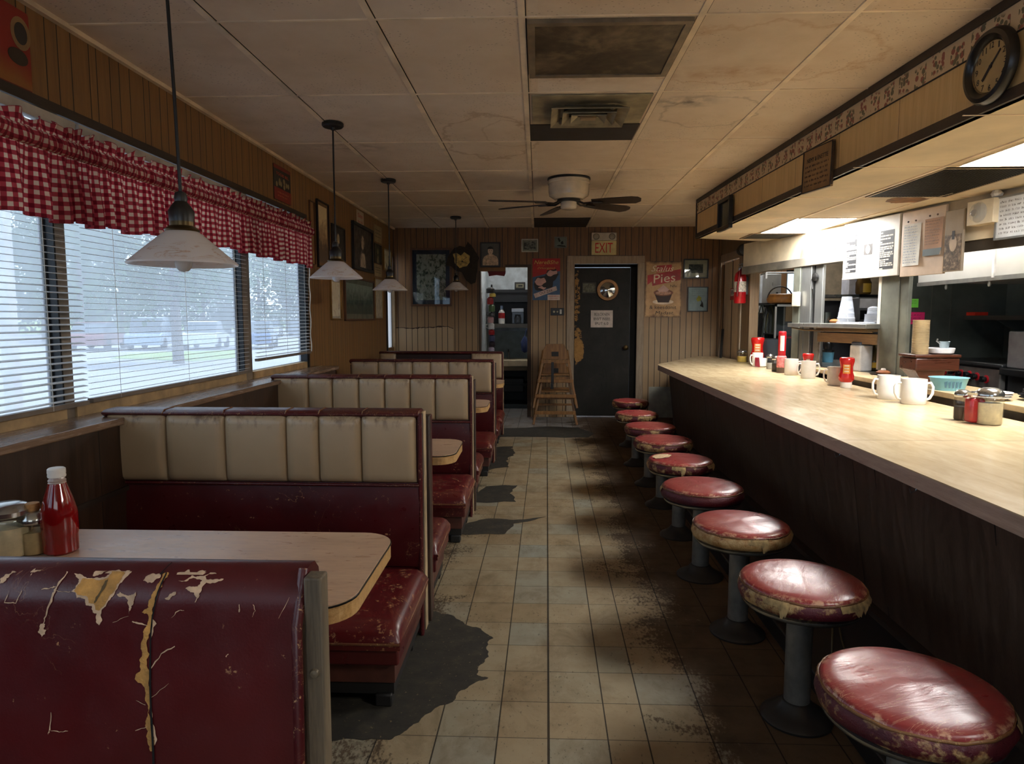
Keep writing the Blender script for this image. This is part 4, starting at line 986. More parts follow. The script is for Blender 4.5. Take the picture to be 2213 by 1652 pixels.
# ------------------------------------------------------------------ stools
SEATR = NT('stool_top_vinyl'); n = SEATR
oi = n.n('ShaderNodeObjectInfo'); va = n.n('ShaderNodeVectorMath', operation='ADD'); n.put(va.inputs[0], n.co()); n.put(va.inputs[1], n.vec(n.ma('MULTIPLY', oi.outputs['Random'], 13.), n.ma('MULTIPLY', oi.outputs['Random'], 5.), 0.)); v = va.outputs[0]
big = n.noise(5., 4., .6, v); p = n.xyz()
rad = n.ma('SQRT', n.ma('ADD', n.ma('MULTIPLY', p[0], p[0]), n.ma('MULTIPLY', p[1], p[1])))
rot = n.n('ShaderNodeVectorRotate', rotation_type='Z_AXIS'); n.put(rot.inputs['Vector'], v); n.put(rot.inputs['Angle'], n.ma('MULTIPLY', oi.outputs['Random'], 3.))
cr = n.noise(7., 6., .6, n.mp((.8, 3.2, 1), rot.outputs[0]), 1.1)
ck = n.ma('MULTIPLY', n.rng(n.ma('ABSOLUTE', n.ma('SUBTRACT', cr, .5)), .0, .009, 1., 0.), n.rng(big, .42, .6))
rim = n.ma('MULTIPLY', n.rng(rad, .196, .214), n.rng(n.noise(26., 5., .7, v), .5, .6))
c = n.mix(n.rng(big, .3, .7), (150, 58, 58), (122, 40, 42)); mk = n.ma('MAXIMUM', n.ma('MULTIPLY', ck, .9), rim); c = n.mix(n.ma('MULTIPLY', mk, .8), c, (214, 172, 138))
SEATR = n.done(n.bsdf(c, n.rng(big, .3, .7, .25, .38), 0, n.bump(n.ma('ADD', n.ma('MULTIPLY', big, .5), n.ma('MULTIPLY', cr, .35)), .25, .02), Coat_Weight=.10, Coat_Roughness=.2))
def seat_side(thr):
    n = NT('stool_side_worn')
    oi = n.n('ShaderNodeObjectInfo'); va = n.n('ShaderNodeVectorMath', operation='ADD'); n.put(va.inputs[0], n.co()); n.put(va.inputs[1], n.vec(n.ma('MULTIPLY', oi.outputs['Random'], 11.), n.ma('MULTIPLY', oi.outputs['Random'], 3.), 0.)); v = va.outputs[0]
    w1 = n.noise(5.5, 5., .65, n.mp((1, 1, 1.6), v)); w2 = n.noise(34., 5., .7, v)
    c = n.mix(n.rng(n.noise(9., 3., .5, v), .3, .7), (92, 24, 28), (70, 20, 34))
    c = n.mix(n.rng(n.ma('ADD', n.ma('MULTIPLY', w1, .8), n.ma('MULTIPLY', w2, .2)), thr, thr+.06), c, n.mix(n.rng(w2, .35, .65), (150, 104, 50), (186, 158, 110)))
    return n.done(n.bsdf(c, .5, 0, n.bump(w2, .6, .01)))
SEATS = seat_side(.50)
STEEL = NT('dull_stool_steel'); n = STEEL; b = n.noise(14., 5., .6); STEEL = n.done(n.bsdf(n.mix(n.rng(b, .3, .7), (132, 132, 126), (100, 100, 96)), n.rng(b, .3, .7, .34, .48), .45))
LSTEEL = C((150, 150, 144), .25, .9, var=.2)
def stool0():
    t = thing('counter_stool', '', 'stool', (0, 0, 0), 0, 'round red stools along the counter')
    MB().lathe([(.128, 0), (.130, .008), (.122, .016), (.095, .026), (.066, .048), (.055, .062), (.05, .066)], seg=40).build('base_flange', C((52, 51, 48), .4, .4), t, smooth=50)
    MB().lathe([(.047, .055), (.047, .398)], seg=32).build('column', STEEL, t, smooth=50)
    MB().lathe([(.06, .385), (.185, .398), (.205, .402), (.213, .409), (.213, .416), (.2, .42)], seg=56).build('seat_pan', LSTEEL, t, smooth=50)
    rs = random.Random(5); m = MB().lathe([(.196, .418), (.222, .428), (.229, .448), (.224, .468), (.216, .474)], seg=72, caps=False)
    m.v = [(x*(1+.012*math.sin(9*math.atan2(y, x)+z*60)), y*(1+.012*math.sin(7*math.atan2(y, x))), z) for x, y, z in m.v]
    m.build('cushion_side', SEATS, t, smooth=60)
    m = MB().lathe([(.218, .473), (.2165, .482), (.206, .488), (.17, .4925), (.11, .4955), (.05, .497), (0, .4975)], seg=72, caps=False)
    m.v = [(x, y, z+.002*math.sin(x*38+1)*math.sin(y*31)*(1 if z > .4915 else 0)) for x, y, z in m.v]
    m.build('cushion_top', SEATR, t, smooth=60)
    path = []
    for k in range(72):
        a = 2*PI*k/72; r = .2185+.0015*math.sin(5*a)+rs.uniform(-.0012, .0012); path.append((r*math.cos(a), r*math.sin(a), .474+rs.uniform(-.0015, .0015)))
    MB().tube(path, .0042, 8, closed=True).build('cushion_piping', GOLD, t, smooth=60)
    # torn flaps hanging from the cushion edge
    rs = random.Random(9)
    for a0, a1 in ((-1.75, -.85), (-.35, .25), (-2.9, -2.5)):
        m = MB()
        N2 = 30; pts = []; dr = .02
        for k in range(N2+1):
            a = a0+(a1-a0)*k/N2+rs.uniform(-.01, .01); dr = max(.003, min(.036, dr+rs.uniform(-.012, .012)))*min(1, 8*min(k, N2-k)/N2+.1)
            pts.append([(.2225*math.cos(a), .2225*math.sin(a), .474), (.2335*math.cos(a), .2335*math.sin(a), .458), (.2325*math.cos(a), .2325*math.sin(a), .458-dr)])
        m.add([q for s_ in pts for q in s_], [f for k in range(N2) for f in ((k*3, k*3+3, k*3+4, k*3+1), (k*3+1, k*3+4, k*3+5, k*3+2))])
        m.build('torn_flap', C((168, 142, 96), .9, var=.3, vs=40.), t, smooth=60)
    return t
st0 = stool0()
SL_ = [(1970, 1482, 0.91, 'nearest counter stool with a cracked shiny red top, bottom right of the photo', 2.2), (1733, 1253, 0.89, 'second counter stool from the viewer, torn yellow edge at its right', .4), (1601, 1129, 0.89, 'third counter stool, side cover worn to tan all round', 1.2),
       (1518, 1047, .92, 'fourth counter stool with a nearly whole dark red side', 2.9), (1470, 989, .88, 'fifth counter stool with a pale scuffed patch on the top', .9), (1433, 946, .92, 'sixth counter stool from the viewer', 1.9), (1405, 916, .90, 'seventh counter stool, third from the far end', 2.6),
       (1376, 888, .85, 'eighth counter stool, second from the far end', .2), (1362, 862, .84, 'ninth counter stool, at the far end by the black door', 1.5)]
for i, (px, py, sc, lab, rz) in enumerate(SL_):
    q = onz(px, py-(14, 12, 8, 5, 3, 2, 1, 0, 0)[i], .503)
    o = st0 if i == 0 else dup(st0, (0, 0, 0), 0, lab)
    o['label'] = lab; o.location = (q.x, q.y, 0); o.rotation_euler = (0, 0, rz); o.scale = (sc, sc, 1.0)
SIDES = {0: seat_side(.52), 1: seat_side(.47), 2: seat_side(.38), 3: seat_side(.62)}
for o in list(COL.objects):
    if o.name.startswith('cushion_side') and o.parent:
        k = [i for i, q_ in enumerate(SL_) if q_[3] == o.parent['label']][0]
        if k in SIDES: o.material_slots[0].link = 'OBJECT'; o.material_slots[0].material = SIDES[k]
st5 = [o for o in COL.objects if o.get('label', '').startswith('fifth counter stool')][0]
def seatz(r): P_ = ((0, .4975), (.05, .497), (.11, .4955), (.17, .4925), (.206, .488), (.22, .48)); return next(z0+(z1-z0)*(r-r0)/(r1-r0) for (r0, z0), (r1, z1) in zip(P_, P_[1:]) if r <= r1)
r_ = random.Random(3); m = MB(); vs = []; a0 = math.radians(165)-.9
for ring in range(6):
    for k in range(20):
        a = 2*PI*k/20; f = ring/5*(1+r_.uniform(-.12, .12)*(ring > 3)); x = .125*math.cos(a0)+.075*f*math.cos(a)*1.1; y = .125*math.sin(a0)+.06*f*math.sin(a); vs.append((x, y, seatz(min(.2, math.hypot(x, y)))+.0022))
m.add(vs, [(r*20+k, r*20+(k+1) % 20, (r+1)*20+(k+1) % 20, (r+1)*20+k) for r in range(5) for k in range(20)]); m.build('scuffed_patch', C((206, 176, 136), .7, var=.3, vs=60.), st5, smooth=60)
st2 = [o for o in COL.objects if o.get('label', '').startswith('second counter stool')][0]
q = onz(1800, 1325, .41)
def l2(x, y, z): k = local((q.x+x, q.y+y, z), st2.location, .4)/.89; return (k.x, k.y, z)
MB().tube([l2(0, 0, .415), l2(.003, 0, .25), l2(-.002, 0, .12)], .0035, 6).tube([l2(.01, 0, .415), l2(.05, .04, .30), l2(.09, .06, .2)], .003, 6).build('frayed_strip', C((96, 84, 58), .8), st2, smooth=60)
# ------------------------------------------------------------------ back wall
def photo(name, stops, scale=9., stretch=(1, 1, 1), seed=0., mode=None, hh=.2):
    n = NT(name); a = n.noise(scale, 5., .65, n.mp(stretch, None, (seed, seed*.7, seed*1.3)), .6); p = n.xyz()
    if mode == 'land': a = n.ma('ADD', n.ma('MULTIPLY', a, .7), n.ma('ADD', .13, n.ma('MULTIPLY', p[2], .45/hh)))
    if mode == 'port':
        x, z = n.ma('DIVIDE', p[0], hh), n.ma('DIVIDE', p[2], hh); zf = n.ma('SUBTRACT', z, .25)
        d1_ = n.ma('SQRT', n.ma('ADD', n.ma('MULTIPLY', n.ma('MULTIPLY', x, x), 12.), n.ma('MULTIPLY', n.ma('MULTIPLY', zf, zf), 8.)))
        zb_ = n.ma('ADD', z, .75); d2_ = n.ma('SQRT', n.ma('ADD', n.ma('MULTIPLY', n.ma('MULTIPLY', x, x), 3.), n.ma('MULTIPLY', n.ma('MULTIPLY', zb_, zb_), 2.)))
        a = n.ma('ADD', n.ma('MULTIPLY', a, .75), n.rng(n.ma('MINIMUM', d1_, d2_), .7, 1.05, .30, .02))
    return n.done(n.bsdf(n.ramp(n.rng(a, .3, .72), stops), .6))
def poly(parent, name, pts, mat, y):   # flat cut-out shape in the local xz plane
    return MB().xprism(pts, y, y+.0006).build(name, mat, parent)
def ell(cx, cz, rx, rz, n=22, a0=0, a1=360, rot=0.):
    c, s = math.cos(rot), math.sin(rot); o = []
    for k in range(n):
        a = math.radians(a0+(a1-a0)*k/(n if a1-a0 == 360 else n-1)); x, z = rx*math.cos(a), rz*math.sin(a); o.append((cx+x*c-z*s, cz+x*s+z*c))
    return o
def wallrect(x0, y0, x1, y1, yy=YBK):
    a, b = ony(x0, y0, yy), ony(x1, y1, yy); return ((a.x+b.x)/2, yy-.001, (a.z+b.z)/2), abs(b.x-a.x), abs(a.z-b.z)
DKFR = C((34, 26, 22), .45); BRFR = plain_wood('brown_frame', ((66, 40, 22), (90, 56, 32), (112, 74, 44)), axis=2); WHFR = C((206, 200, 188), .6); BKFR = C((18, 18, 18), .4); GOLDFR = C((150, 110, 48), .4, .5, var=.2)
# black door with porthole
dw, dh = DX1-DX0, DZ1; dcx = (DX0+DX1)/2
def door_mat():
    n = NT('peeling_black_door'); p = n.xyz(); a = n.noise(4., 5., .6); b = n.noise(26., 5., .7)
    c = n.ramp(a, [(.3, (26, 24, 21)), (.6, (38, 35, 31)), (.8, (56, 51, 45))])
    for cx, cz, rx, rz, am in ((-.355, .90, .075, .17, .36), (-.36, 1.06, .05, .16, .46), (-.39, 1.62, .05, .30, .47), (-.40, 1.2, .03, .2, .5)):
        m, d = n.blob(p[0], p[2], cx, cz, rx, rz, .8, 14., .05); c = n.mix(n.ma('MULTIPLY', m, n.rng(b, am, am+.06)), c, n.mix(n.rng(b, .4, .7), (176, 132, 72), (134, 98, 54)))
    sc = n.ma('MULTIPLY', n.ma('LESS_THAN', n.ma('ABSOLUTE', n.ma('SUBTRACT', n.noise(3., 4., .5, n.mp((1, 1, .25)), .4), .5)), .002), .6); c = n.mix(sc, c, (20, 18, 17))
    return n.done(n.bsdf(c, .6, 0, n.bump(b, .15, .003), Specular_IOR_Level=.25))
d1 = struct(thing('door_1', 'black door with a porthole', 'door', (dcx, YBK+.06, 0)))
MB().box(-dw/2+.012, dw/2-.09, -.02, .02, .012, dh-.05).build('door_leaf', door_mat(), d1)
MB().box(dw/2-.085, dw/2, -.03, .03, 0, dh-.01).box(-dw/2, -dw/2+.01, -.03, .03, 0, dh-.01).box(-dw/2, dw/2, -.03, .03, dh-.045, dh-.005).build('door_jamb', C((20, 18, 16), .8, spec=.15), d1)
CAS = plain_wood('door_casing', ((124, 106, 86), (150, 132, 110), (168, 150, 128)), axis=2, rough=.6)
a = ony(1224, 700, YBK).x-dcx; b = ony(1391, 700, YBK).x-dcx; ztop = ony(1300, 553, YBK).z
MB().box(a, -dw/2+.004, -.085, -.055, 0, ztop-.09).box(dw/2-.004, b, -.085, -.055, 0, ztop-.09).build('door_casing', CAS, d1, bevel=.008)
MB().xprism([(a, ztop-.09), (-dw/2, dh-.005), (dw/2, dh-.005), (b, ztop-.09), (b, ztop), (a, ztop)], -.085, -.055).build('head_casing', CAS, d1, bevel=.006)
MB().lathe([(.012, 0), (.012, .025), (.03, .035), (.034, .05), (.02, .062)], c=(dw/2-.14, -.02, .95), seg=18, axis='y').build('door_knob', BRASS, d1, smooth=50)
q = ony(1313, 627, YBK+.04); px_, pz_ = q.x-dcx, q.z
MB().lathe([(.10, .012), (.105, .022), (.14, .022), (.148, .012), (.148, -.002), (.10, -.002)], c=(px_, -.02, pz_), seg=40, axis='y', caps=False).build('porthole_ring', C((112, 78, 46), .35, .7, var=.25), d1, smooth=40)
MIRR = NT('porthole_glass'); MIRR = MIRR.done(MIRR.bsdf((150, 150, 146), .06, .92))
MB().lathe([(0, .026), (.05, .023), (.104, .010), (.104, 0)], c=(px_, -.02, pz_), seg=40, axis='y').build('porthole_glass', MIRR, d1, smooth=60)
c_, w_, h_ = wallrect(1258, 611, 1288, 634, YBK+.035)
frame('framed_photo', 'small framed print stuck on the black door beside the porthole', 'picture', (c_[0], YBK+.038, c_[2]), 0, w_, h_, .012, .012, C((60, 54, 46)), photo('pencil_print', [(0, (86, 78, 64)), (.5, (150, 138, 116)), (1, (186, 174, 150))], 30.))
c_, w_, h_ = wallrect(1277, 671, 1324, 708, YBK+.035)
t = thing('paper_sign', 'white hand-lettered paper sign taped on the black door', 'sign', (c_[0], YBK+.038, c_[2]))
MB().box(-w_/2, w_/2, -.002, 0, -h_/2, h_/2).build('paper', C((206, 192, 180), .8), t)
INK = C((44, 38, 36), .8)
for k, s_ in enumerate(('BOLCKNEN', 'BNVT INSEE', 'IPUT 6.0')): text(s_, 'lettering', INK, t, 0, -.002, h_*(.27-.27*k), w_*(.68, .74, .6)[k], h_*.16)
# exit sign
c_, w_, h_ = wallrect(1278, 504, 1331, 552)
t = thing('exit_sign', 'EXIT sign with two emergency lamp heads above the black door', 'exit sign', (c_[0], YBK-.001, c_[2]))
MB().box(-w_/2, w_/2, -.05, 0, -h_/2, h_*.14).build('sign_panel', C((208, 190, 130), .5), t, bevel=.004)
MB().box(-w_/2, w_/2, -.055, 0, h_*.155, h_/2).build('lamp_housing', C((196, 184, 164), .5), t, bevel=.006)
text('EXIT', 'lettering', C((200, 30, 24), .5), t, 0, -.05, -h_*.18, w_*.70, h_*.44)
for s_ in (-1, 1): MB().lathe([(.0, .02), (.034, .018), (.042, .004), (.042, -.004)], c=(s_*w_*.32, -.056, h_*.32), seg=20, axis='y').build('lamp_head', C((150, 142, 126), .25), t, smooth=50)
# pictures on the back wall
c_, w_, h_ = wallrect(887, 537, 977, 662)
frame('framed_picture', 'large framed picture of pale trees on a blue mount, left on the back wall', 'picture', c_, 0, w_, h_, .026, .03, BRFR, photo('tree_print', [(0, (50, 60, 52)), (.34, (104, 112, 90)), (.46, (186, 180, 164)), (1, (220, 212, 198))], 22., (1, 1, .7), 2.), .055, (50, 62, 84))
q = ony(1002, 566, YBK)
t = thing('dried_wreath', 'dark ragged wreath with a yellowed paper face hung beside the large picture', 'wreath', (q.x, YBK-.002, q.z))
FELT = C((46, 38, 28), .95, var=.35, vs=20., bump=.4)
m = MB()
sc_ = 1/160.
out = [(-38, -8), (-34, 10), (-20, 28), (-8, 33), (4, 30), (10, 42), (22, 28), (34, 8), (30, -8), (28, -30), (26, -44), (16, -48), (6, -40), (-4, -22), (-16, -20), (-26, -10)]
out = [(x*sc_*.98, z*sc_) for x, z in out][::-1]
m.xprism(ragged(out, .06, 2, 3), -.05, 0); m.build('wreath_body', FELT, t, bevel=.012)
poly(t, 'paper_face', ragged([(x*sc_, z*sc_) for x, z in [(-22, 16), (-14, 18), (-6, 12), (2, 20), (14, 12), (14, -2), (8, -10), (-8, -14), (-18, -4)]][::-1], .07, 2, 5), C((196, 166, 96), .9, var=.25, vs=30.), -.053)
MB().tube([(-.11, -.055, -.02), (-.02, -.058, .0), (.06, -.056, -.03)], .0025, 5).tube([(-.02, -.057, .0), (-.05, -.057, -.07)], .002, 5).tube([(0, -.057, .02), (.06, -.057, .06)], .002, 5).build('twig', INK, t)
MB().lathe([(0, .006), (.01, .004), (.011, 0)], c=(-.01, -.053, .0), seg=12, axis='y').build('button', C((60, 40, 24)), t)
c_, w_, h_ = wallrect(1038, 524, 1082, 578)
t = frame('framed_portrait', 'black framed portrait photo of a man in uniform, above the dark doorway', 'picture', c_, 0, w_, h_, .016, .025, DKFR, C((84, 84, 78)), pane=False)
SK = C((226, 200, 176), .7, var=.05); y_ = -.0105
poly(t, 'jacket', [(-.105, -.14), (.105, -.14), (.105, -.07), (.085, -.025), (.03, .005), (-.03, .005), (-.085, -.025), (-.105, -.07)], C((206, 180, 152), .7, var=.25, vs=40.), y_)
poly(t, 'face', ell(.0, .05, .035, .05), SK, y_-.0008); poly(t, 'neck', [(-.02, -.02), (.02, -.02), (.018, .03), (-.018, .03)], SK, y_-.0006)
poly(t, 'hair', ell(.0, .075, .040, .035, 14, 0, 180), C((28, 24, 20)), y_-.0012); [poly(t, 'eye', ell(s_*.014, .056, .006, .004, 10), INK, y_-.0014) for s_ in (-1, 1)]; poly(t, 'mouth', ell(0, .024, .010, .003, 10), C((150, 96, 84)), y_-.0014)
c_, w_, h_ = wallrect(1127, 517, 1163, 545)
frame('framed_photo', 'small white framed black and white photo on the back wall, left of the door', 'picture', c_, 0, w_, h_, .012, .018, WHFR, photo('bw_group_photo', [(0, (24, 24, 24)), (.45, (80, 78, 74)), (.6, (170, 164, 154)), (1, (206, 200, 190))], 26., (1, 1, 2.2), 4.), .02)
c_, w_, h_ = wallrect(1198, 512, 1225, 536)
t = frame('framed_print', 'tiny grey framed cartoon print just left of the exit sign', 'picture', c_, 0, w_, h_, .008, .014, C((120, 116, 106)), (176, 176, 166))
for a in (((-.04, .05), (-.02, .06), (.0, .02), (-.02, 0)), ((.0, .0), (.03, .02), (.04, -.02), (.01, -.03)), ((-.06, -.05), (.07, -.06), (.06, -.045), (-.02, -.035))): poly(t, 'drawing', a[::-1], INK, -.0078)
# food poster with red and blue
c_, w_, h_ = wallrect(1151, 559, 1210, 649)
t = thing('food_poster', 'red and blue food poster between the dark doorway and the black door', 'poster', c_)
MB().box(-w_/2, w_/2, -.004, 0, -h_/2, h_/2).build('poster_sheet', C((64, 92, 124), .6), t)
X = lambda f: (f-.5)*w_; Zf = lambda f: (.5-f)*h_
def pp(l): return [(X(a), Zf(b)) for a, b in l][::-1]
poly(t, 'red_field', pp([(0, 0), (1, 0), (1, .30), (.55, .36), (0, .45)][::-1]), C((170, 34, 32), .6), -.005)
poly(t, 'cake', [(X(a), Zf(b)) for a, b in ragged([(.05, .62), (.15, .45), (.45, .42), (.55, .28), (.85, .25), (.95, .38), (.75, .55), (.72, .70), (.3, .78), (.1, .75)], .08, 2, 3)], C((34, 28, 28), .6), -.0058)
for l in ([(.08, .55), (.2, .46), (.42, .46), (.5, .56), (.35, .64), (.15, .63)], [(.5, .36), (.65, .28), (.88, .29), (.9, .36), (.7, .42), (.55, .41)], [(.2, .70), (.35, .66), (.5, .70), (.4, .75)]): poly(t, 'icing', [(X(a), Zf(b)) for a, b in ragged(l, .1, 2, 8)], C((206, 160, 148), .6), -.0066)
poly(t, 'ribbon', pp([(.04, .85), (.86, .66), (.9, .76), (.1, .95)]), C((206, 180, 170), .6), -.0068)
poly(t, 'tag', pp([(.55, .87), (1, .87), (1, 1), (.55, 1)]), C((206, 192, 180), .6), -.006)
YL = C((206, 178, 90), .6)
text('NereBShe', 'lettering', YL, t, 0, -.0052, Zf(.09), w_*.88, h_*.09, .3); text('Sury', 'lettering', C((214, 96, 50)), t, X(.3), -.0052, Zf(.17), w_*.35, h_*.05, .3); text('(Viorgou)', 'lettering', YL, t, X(.5), -.0052, Zf(.235), w_*.62, h_*.055, .2)
text('OUI ZAK', 'lettering', INK, t, X(.5), -.0072, Zf(.80), w_*.5, h_*.06, 0, .26); text('GUANICO', 'lettering', C((190, 60, 44)), t, X(.77), -.0064, Zf(.905), w_*.36, h_*.035); text('MACHER', 'lettering', C((190, 60, 44)), t, X(.77), -.0064, Zf(.96), w_*.3, h_*.02)
# switch plate
c_, w_, h_ = wallrect(1190, 666, 1219, 682)
t = thing('switch_plate', 'black light switch plate left of the black door', 'light switch', c_)
MB().box(-w_/2, w_/2, -.008, 0, -h_/2, h_/2).build('plate', BKFR, t, bevel=.003)
for x, r in ((-.045, .014), (.0, .011)): MB().lathe([(0, .008), (r, .006), (r, 0)], c=(x, -.008, 0), seg=14, axis='y').build('dial', C((190, 176, 140)), t)
MB().box(.032, .058, -.013, -.008, -.03, .03).build('rocker', C((206, 200, 186)), t, bevel=.002)
# Pies tin sign
c_, w_, h_ = wallrect(1395, 565, 1471, 686)
t = thing('tin_sign', 'rusty tin sign reading Pies, right of the black door', 'sign', c_)
n = NT('rusty_tin'); p = n.xyz(); a = n.noise(6., 5., .65); b = n.noise(30., 4.)
ed = n.ma('MAXIMUM', n.ma('DIVIDE', n.ma('ABSOLUTE', p[0]), w_/2), n.ma('DIVIDE', n.ma('ABSOLUTE', p[2]), h_/2))
c = n.mix(n.rng(a, .35, .7), (186, 146, 96), (150, 110, 68)); c = n.mix(n.rng(n.ma('ADD', ed, n.ma('MULTIPLY', a, .25)), 1.02, 1.14), c, (58, 40, 28))
TIN = n.done(n.bsdf(c, .5, .1, n.bump(b, .1, .002)))
MB().xprism(rbox(w_, h_, .03), -.008, 0).build('tin_plate', TIN, t, bevel=.002)
REDP = C((166, 38, 40), .55, var=.2); CRP = C((220, 196, 164), .55, var=.15); DKP2 = C((50, 28, 22), .6)
poly(t, 'red_patch', pp([(.3, .08), (.72, .06), (.72, .16), (.3, .2)]), REDP, -.0088); poly(t, 'red_banner', pp([(.06, .25), (.97, .14), (.97, .33), (.2, .44), (.18, .36), (.06, .42)]), REDP, -.0092)
text('Stalus', 'lettering', CRP, t, X(.47), -.0096, Zf(.13), w_*.62, h_*.105, .35); text('Pies', 'lettering', CRP, t, X(.52), -.0098, Zf(.30), w_*.6, h_*.155, .08, .09)
poly(t, 'plate', ell(X(.5), Zf(.725), w_*.29, h_*.045), CRP, -.0090)
poly(t, 'pie_dish', pp([(.25, .56), (.76, .56), (.66, .735), (.36, .735)]), DKP2, -.0096); poly(t, 'pie_rim', ell(X(.505), Zf(.56), w_*.27, h_*.06), C((120, 72, 46)), -.0101); poly(t, 'filling', ell(X(.505), Zf(.565), w_*.21, h_*.035), C((190, 140, 112), var=.3, vs=40.), -.0106)
poly(t, 'cream_swirl', pp([(.33, .51), (.42, .47), (.5, .42), (.58, .46), (.66, .51), (.6, .545), (.4, .545)]), C((200, 160, 146)), -.0110)
text('& keesdonit', 'lettering', INK, t, X(.5), -.0092, Zf(.82), w_*.74, h_*.065); text('Madast.', 'lettering', INK, t, X(.55), -.0092, Zf(.92), w_*.52, h_*.06, .2); text('Nfe', 'lettering', INK, t, X(.78), -.0092, Zf(.44), w_*.18, h_*.045)
c_, w_, h_ = wallrect(1477, 560, 1530, 602)
frame('framed_photo', 'black framed photo with a wide cream mount, right of the Pies sign', 'picture', c_, 0, w_, h_, .016, .025, BKFR, photo('dim_group_photo', [(0, (46, 48, 46)), (.5, (88, 86, 76)), (1, (150, 142, 120))], 26., seed=6.), .055, (206, 192, 166))
c_, w_, h_ = wallrect(1486, 620, 1529, 674)
t = frame('framed_notice', 'thin black framed white notice with a yellow drawing, below the mounted photo', 'picture', c_, 0, w_, h_, .012, .02, BKFR, (196, 204, 204))
poly(t, 'yellow_mark', [(.0, -.03), (.04, -.02), (.05, .02), (.01, .05), (-.02, .0)], C((210, 190, 60)), -.0075); poly(t, 'dark_mark', [(.03, -.09), (.08, -.11), (.07, -.05), (.04, .0), (.05, -.05)], INK, -.0075)
m = MB()
for k in range(4): scribble(m, -.08, .09, .12-k*.025, .008, -.0072)
m.build('fine_print', C((120, 124, 124)), t)
# ------------------------------------------------------------------ pictures on the left wall
def lwall(x0, y0, x1, y1, px_mid=None):   # left px, top px at left edge, right px, bottom px at left edge
    a = onx(x0, y0, WL); b = onx(x1, y0, WL); c = onx(x0, y1, WL); return (WL+.001, (a.y+b.y)/2, (a.z+c.z)/2), abs(b.y-a.y), abs(a.z-c.z)
LR = PI/2
c_, w_, h_ = lwall(-30, -20, 54, 174)
t = thing('tin_poster', 'faded red and ochre tin poster high on the left wall in the top left corner', 'poster', c_, LR)
n = NT('faded_red_poster'); p = n.xyz(); a = n.noise(5., 4.)
c = n.mix(n.rng(n.ma('ADD', p[2], n.ma('MULTIPLY', n.ma('ADD', a, n.ma('MULTIPLY', p[0], 1.5)), .15)), -.02, .06), (150, 96, 44), (142, 36, 28)); POSM = n.done(n.bsdf(c, .6))
MB().xprism(rbox(w_, h_, .012), -.004, 0).build('poster_sheet', POSM, t)
poly(t, 'border', [(-w_/2+.004, -h_/2+.004), (w_/2-.004, -h_/2+.004), (w_/2-.004, -h_/2+.03), (-w_/2+.004, -h_/2+.03)], C((110, 30, 24)), -.005); poly(t, 'emblem', ell(.05, .07, .05, .06), C((150, 120, 80)), -.005); poly(t, 'emblem_centre', ell(.05, .07, .032, .04), C((52, 44, 40)), -.0058); poly(t, 'dark_fruit', ell(.03, -.02, .05, .03), C((56, 40, 26)), -.005)
c_, w_, h_ = lwall(589, 351, 625, 428)
t = thing('tin_poster', 'dark tin poster with a red base above the end of the gingham curtain', 'poster', c_, LR)
MB().xprism(rbox(w_, h_, .012), -.004, 0).build('poster_sheet', C((52, 50, 44), .6), t); X = lambda f: (f-.5)*w_; Zf = lambda f: (.5-f)*h_
poly(t, 'red_base', pp([(.0, .64), (1, .64), (1, .99), (.0, .99)]), C((134, 34, 26)), -.005); poly(t, 'red_top', pp([(.0, .01), (1, .01), (1, .1), (.0, .12)]), C((120, 34, 26)), -.005)
text('TOOIE BEL', 'lettering', C((196, 70, 40)), t, 0, -.005, Zf(.24), w_*.75, h_*.08); m = MB(); r_ = random.Random(3)
for k in range(9): MB().xprism(ell(X(r_.uniform(.15, .85)), Zf(r_.uniform(.38, .58)), .018, .02, 10), -.0052-k*.0001, -.0042).build('figure', C((150, 132, 90)), t)
m = MB(); scribble(m, X(.2), X(.85), Zf(.78), .014, -.0052); scribble(m, X(.2), X(.8), Zf(.87), .012, -.0052); m.build('fine_print', C((190, 120, 80)), t)
LF = [((681, 429, 706, 576), DKFR, 'tall dark framed print beside the curtain end on the left wall', [(0, (74, 62, 50)), (.5, (140, 118, 90)), (1, (190, 166, 130))], .03, (120, 92, 62), .014, .035),
      ((714, 482, 742, 560), DKFR, 'small framed portrait behind the second pendant lamp', [(0, (24, 22, 20)), (.5, (50, 46, 42)), (1, (176, 160, 130))], .0, None, .014, .03),
      ((758, 476, 801, 580), BKFR, 'wide black framed dim portrait on the left wall, under the red notice', [(0, (34, 30, 28)), (.55, (74, 66, 58)), (1, (160, 146, 128))], .0, None, .035, .05),
      ((808, 524, 823, 568), BKFR, 'small dark print among the papers near the wall corner', [(0, (24, 26, 22)), (.5, (54, 54, 42)), (1, (110, 100, 70))], .0, None, .006, .012),
      ((827, 534, 844, 583), GOLDFR, 'narrow gold framed sketch nearest the back corner', [(0, (80, 76, 68)), (.4, (190, 180, 160)), (1, (206, 196, 176))], .02, (200, 190, 168), .012, .03),
      ((712, 600, 734, 692), GOLDFR, 'narrow gold framed panel below the second pendant lamp', [(0, (130, 122, 104)), (.4, (176, 166, 146)), (1, (190, 180, 160))], .02, (186, 176, 156), .016, .025),
      ((741, 594, 805, 694), BRFR, 'large framed grey-green landscape on the left wall below the black framed portrait', [(0, (86, 94, 86)), (.5, (130, 132, 118)), (1, (186, 182, 166))], .05, (186, 178, 156), .022, .04),
      ((808, 600, 825, 690), GOLDFR, 'narrow framed panel between the landscape and the corner window', [(0, (110, 104, 90)), (.5, (150, 142, 124)), (1, (170, 160, 142))], .02, (180, 170, 150), .012, .025)]
